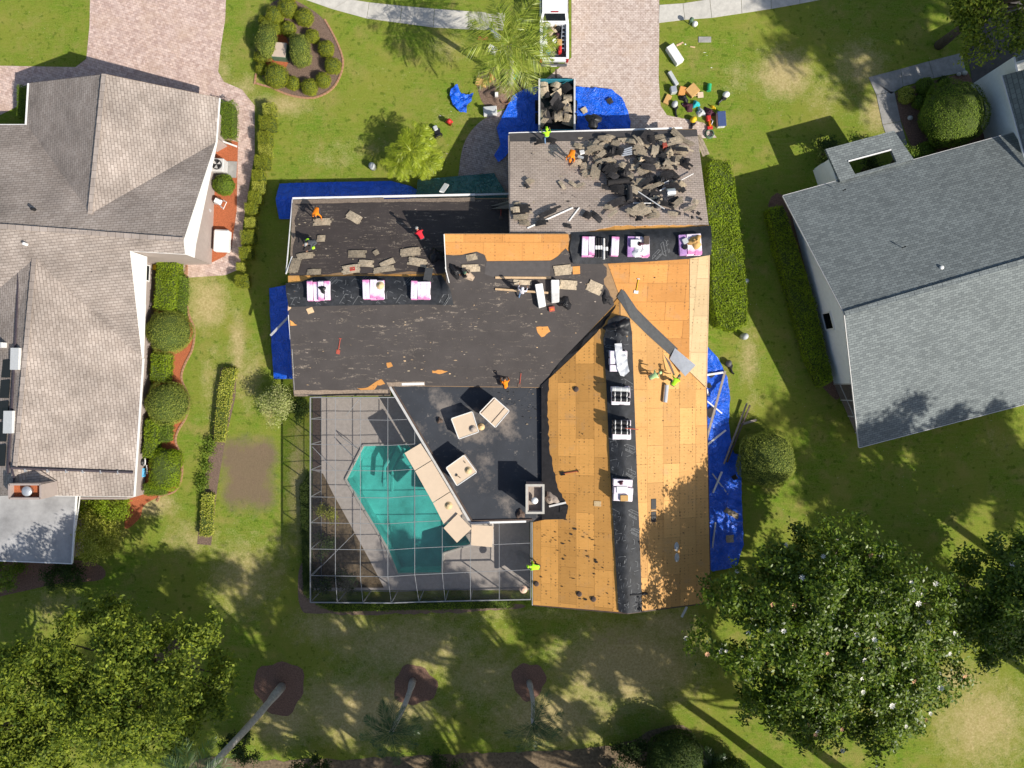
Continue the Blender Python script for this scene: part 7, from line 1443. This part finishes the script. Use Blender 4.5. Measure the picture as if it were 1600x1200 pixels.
gr = empty('grill', 'silver and white folded cart beside the red mulch', 'cart', GF(346, 318, -25)); MB().box((0, 0, .5), (.5, .42, .3)).build('body', 'metal', gr, bevel=.06); MB().box((0, 0, .7), (.4, .3, .08)).build('tray', 'white', gr); [MB().tube([(x, y, 0), (x*.8, y*.8, .45)], .025, 6).build('leg', 'metal', gr) for x in (-.3, .3) for y in (-.25, .25)]; MB().tube([(.3, -.25, .6), (.65, -.35, .75), (.65, .2, .75), (.3, .25, .6)], .025, 6).build('handle', 'white', gr)
sh_ = empty('hose_reel', 'white pipe frame and reel against the taupe wall', 'hose reel', GF(332, 330, 0)); MB().tube([(0, .3, 0), (0, .3, .9), (0, -.3, .9), (0, -.3, 0)], .03, 6).build('frame', 'white', sh_); MB().tube([(-.1, 0, .6), (.1, 0, .6)], .22, 12).build('reel', 'grey', sh_)
rail('fence_rail', P(337, 217, .6), P(370, 229, .6), .06, 'white', None); bpy.context.view_layer.update(); o = [q for q in bpy.data.objects if q.name.startswith('fence_rail')][0]; tag(o, 'white low rail beside the red mulch', 'rail')
gbox('bin', 'bright yellow bin at the corner of the tan house', 'bin', 246, 416, 8, 15, .5, -5, 'yellow', lid='yellow'); pf = empty('pool_pump', 'pool pump with blue barrel and white pipes by the tan house', 'pool pump', GF(226, 734, 0)); MB().tube([(0, -.45, .3), (0, .15, .3)], .22, 12).build('barrel', 'lblue', pf); MB().lathe([(.28, 0), (.3, .5), (.2, .75), (.02, .8)], 14, (.1, .62, 0)).build('filter', 'black', pf, True); MB().tube([(-.35, .5, .4), (0, .45, .6), (.35, .4, .6), (.35, .9, .6)], .045, 6).tube([(.3, -.2, .3), (.45, -.2, .5), (.45, .4, .6)], .045, 6).build('pipe', 'white', pf); MB().ball((-.1, -.75, .2), (.2, .15, .2), 8, 5).build('valve', 'grey', pf, True)
gbox('chair', 'teal slatted seat by the end wall of the tan house', 'seat', 305, 407, 22, 9, .5, -8, 'teal', lid='dgrey')
# machine at the tarp and rubbish beyond
gear(1137, 568, 75, 'dark grey engine standing on the tarp by the grass', 'dgrey', 'black', 'engine'); gear(1163, 440, 20, 'small dark tool caught on the hedge edge', 'metal', 'black', 'hedge_tool')

# ------------------------------------------------------------------ pickup truck
def truck():
    e = empty('pickup_truck', 'white pickup with its open bed full of tools', 'pickup', Matrix.Translation((2.93, 22.45, 0)))
    W, BL = 2.0, 2.15
    b = MB()                                                       # bed: floor, walls
    b.box((0, 1.3, .78), (W-.1, 2.5, .08))
    for s in (-1, 1):
        b.box((s*(W/2-.09), 1.3, 1.0), (.17, 2.46, .60)); b.box((s*(W/2-.09), 1.3, 1.315), (.19, 2.46, .04))
    b.box((0, 2.50, 1.02), (W-.36, .09, .60)); b.build('bed', 'paintw', e, bevel=.012)
    MB().box((0, 1.3, .83), (W-.37, 2.26, .02)).build('bed_liner', 'dgrey', e)
    MB().box((0, .11, 1.02), (W-.36, .12, .58)).box((0, .02, 1.02), (W-.36, .05, .3)).build('tailgate', 'paintw', e, bevel=.02)
    MB().box((0, -.07, .6), (W*.92, .18, .18)).build('bumper', 'dgrey', e, bevel=.03); MB().box((0, -.165, .62), (.42, .01, .13)).build('number_plate', 'white', e)
    for s in (-1, 1): MB().box((s*(W/2-.085), .03, 1.03), (.16, .09, .42)).build('tail_light', 'tail', e, bevel=.015)
    c = MB()
    prof = [(2.58, .55), (2.58, 1.32), (2.95, 1.90), (4.25, 1.92), (4.95, 1.30), (6.0, 1.18), (6.12, .55)]
    def ring(x, inset): return [(x*(1 if z < 1.33 else .86), y, z) for y, z in prof]
    l, r = ring(-W/2, 0), ring(W/2, 0); n = len(prof)
    c.add(l+r, [tuple(range(n)), tuple(range(2*n-1, n-1, -1))]+[(i, i+n, (i+1) % n+n, (i+1) % n) for i in range(n)]); c.build('cab', 'paintw', e)
    MB().add([(-.78, 2.615, 1.41), (.78, 2.615, 1.41), (.70, 2.895, 1.85), (-.70, 2.895, 1.85)], [(0, 1, 2, 3)]).build('rear_window', 'glass', e)
    MB().add([(-.72, 4.36, 1.87), (.72, 4.36, 1.87), (.86, 4.90, 1.38), (-.86, 4.90, 1.38)], [(3, 2, 1, 0)]).build('windscreen', 'glass', e)
    for s in (-1, 1):
        f = [(s*.975, 2.85, 1.36), (s*.975, 4.75, 1.36), (s*.895, 4.25, 1.82), (s*.895, 3.05, 1.82)]; MB().add(f, [(0, 1, 2, 3), (3, 2, 1, 0)]).build('side_window', 'glass', e)
        MB().box((s*1.12, 4.55, 1.25), (.2, .12, .2)).build('mirror', 'paintw', e, bevel=.03)
        MB().box((s*(W/2+.005), 3.5, 1.15), (.02, .18, .04)).build('door_handle', 'dgrey', e)
    MB().box((0, 2.97, 1.93), (.5, .07, .04)).build('brake_light', 'tail', e)
    for s in (-1, 1):
        for y in (1.2, 4.9):
            w_ = MB().tube([(s*(W/2-.28), y, .38), (s*(W/2-.02), y, .38)], .38, 18).build('wheel', 'tyre', e); MB().tube([(s*(W/2-.05), y, .38), (s*(W/2), y, .38)], .22, 14).build('rim', 'metal', w_)
    Z = .85; X0, Y0 = 2.93, 22.45
    def at(px, py, deg=0, z=Z): p = P(px, py, z+.15); return Matrix.Translation((p.x, p.y, z)) @ Matrix.Rotation(math.radians(deg), 4, 'Z')
    rc = tag(MB().box((0, 0, .22), (.26, .48, .42)).build('fuel_can', 'red', None, bevel=.05, mtx=at(874.5, 79)), 'red fuel can at the tailgate end of the pickup bed', 'fuel can'); MB().tube([(0, -.15, .44), (0, -.05, .5), (0, .1, .5), (0, .18, .44)], .025, 6).build('handle', 'red', rc)
    tag(MB().lathe([(.15, 0), (.18, .36), (.19, .38), (.15, .38), (.14, .3), (.02, .3)], 14).build('bucket', 'lblue', None, True, mtx=at(856.5, 81)), 'light blue bucket in the pickup bed', 'bucket'); tag(MB().lathe([(.12, 0), (.14, .3), (.15, .32), (.12, .32), (.02, .25)], 14).build('bucket', 'white', None, True, mtx=at(866, 65, 0, 1.0)), 'white bucket in the middle of the pickup bed', 'bucket')
    tag(MB().box((0, 0, .18), (.34, .42, .36)).build('carton', 'card', None, bevel=.01, mtx=at(874, 68)), 'brown carton behind the red fuel can', 'box')
    ld = empty('step_ladder', 'silver step ladder along the right side of the pickup bed', 'ladder', at(880.5, 58, -4, 1.15)); [MB().box((s*.13, 0, 0), (.04, 1.75, .07)).build('stile', 'metal', ld) for s in (-1, 1)]; [MB().box((0, -.7+.28*q, 0), (.22, .06, .03)).build('rung', 'metal', ld) for q in range(6)]
    for px, py, rx, ry, m_, s_, lab in ((859, 64, .18, .42, 'maroon', 1.5, 'dark maroon bag in the pickup bed'), (863, 48, .38, .32, 'slab', 2.5, 'brown sack near the pickup cab'), (852, 63, .2, .5, 'plastic', 3.5, 'white sacks along the left side of the pickup bed'), (872, 44, .25, .25, 'black', 4.5, 'black bag beside the brown sack in the pickup'), (866, 75, .18, .22, 'timber_g', 5.5, 'grey tools between the buckets in the pickup'), (870, 55, .2, .3, 'maroon', 6.5, 'dark cloth behind the ladder in the pickup'), (851, 45, .2, .3, 'greend', 7.5, 'dull green cloth in the corner of the pickup bed'), (868, 41, .1, .1, 'straw', 8.5, 'pale yellow sponge by the pickup cab')):
        crumple('bag', lab, 'bag', 0, 0, rx, ry, .32, m_, s_, mtx=at(px, py, 0))
truck()
# ------------------------------------------------------------------ dumpster trailer
def dumpster():
    a, b = P(842, 123, 1.55), P(898.5, 123, 1.55); X0, X1, Y1, Y0 = a.x, b.x, a.y, 17.45; cx, cy = (X0+X1)/2, (Y0+Y1)/2; e = empty('dumpster', 'blue-green open dump trailer filled with torn roofing', 'dumpster', Matrix.Translation((cx, cy, 0))); W, L = X1-X0, Y1-Y0
    for s in (-1, 1): w_ = MB().box((s*(W/2-.04), 0, .95), (.08, L-.17, 1.2)).build('side_wall', 'dump', e); MB().box((s*(W/2-.03), 0, 1.57), (.12, L, .06)).build('top_rail', 'gutter', w_)
    for s in (-1, 1): MB().box((0, s*(L/2-.04), .95), (W-.01, .08, 1.18)).build('end_wall', 'dump', e)
    MB().box((0, 0, .38), (W-.02, L-.02, .08)).build('floor', 'rustd', e)
    MB().box((.35, L/2+.32, .75), (1.5, .1, .25)).build('gate_bar', 'rustd', e); MB().box((.4, L/2+.16, .9), (1.4, .05, .05)).build('gate_rail', 'gutter', e); MB().tube([(-.15, L/2+.25, .2), (-.15, L/2+.25, .95)], .09, 8).build('jack', 'cblue', e); MB().box((0, L/2+.6, .45), (.12, 1.1, .12)).build('tow_bar', 'rustd', e)
    for s in (-1, 1):
        for y in (-.5, .4): MB().tube([(s*(W/2+.03), y, .36), (s*(W/2+.22), y, .36)], .36, 16).build('wheel', 'tyre', e)
    bed = tag(poly_sheet([(X0+.1, Y0+.1), (X1-.1, Y0+.1), (X1-.1, Y1-.1), (X0+.1, Y1-.1)], .2, lambda x, y: .85+.2*wn2(x, y, 2.6, 4)+.12*wn2(x, y, 6, 2)).build('debris', 'slab_d', None), None, None, None, 'stuff'); bed['label'] = 'loose torn roofing filling the dumpster'
    random.seed(9); pos = ['at the pickup end', 'against the left wall', 'against the right wall', 'in the middle', 'at the house end', 'near the left corner', 'near the right corner', 'leaning on the heap', 'lying flat on the heap', 'standing nearly upright', 'half buried', 'curled over']
    for i in range(20):
        t = i/20; px, py = 850+random.uniform(0, 40), 133+60*t; dark = i % 3 == 2; lab = ('black felt piece ' if dark else 'brown shingle slab ')+pos[i % 12]+' in the dumpster'+(', lower layer' if i >= 12 else '')
        slab(px, py, random.uniform(14, 30), random.uniform(8, 18), 0, lab, 'slab_d' if dark else 'slab', group='torn roofing in the dumpster', mtx=GF(px, py, random.uniform(0, 180), 1.15+random.uniform(0, .25)) @ Matrix.Rotation(random.uniform(-.5, .5), 4, 'X') @ Matrix.Rotation(random.uniform(-.4, .4), 4, 'Y'), bow=.06)
dumpster()
for px, py, lab in ((953, 158, 'dark felt square lying on the shiny blue tarp'), (913, 173, 'tan scrap on the blue tarp next to the dumpster')): slab(px, py, 10, 9, 20, lab, 'slab_d' if 'dark' in lab else 'slab', mtx=GF(px, py, 30, .28), k=.045)
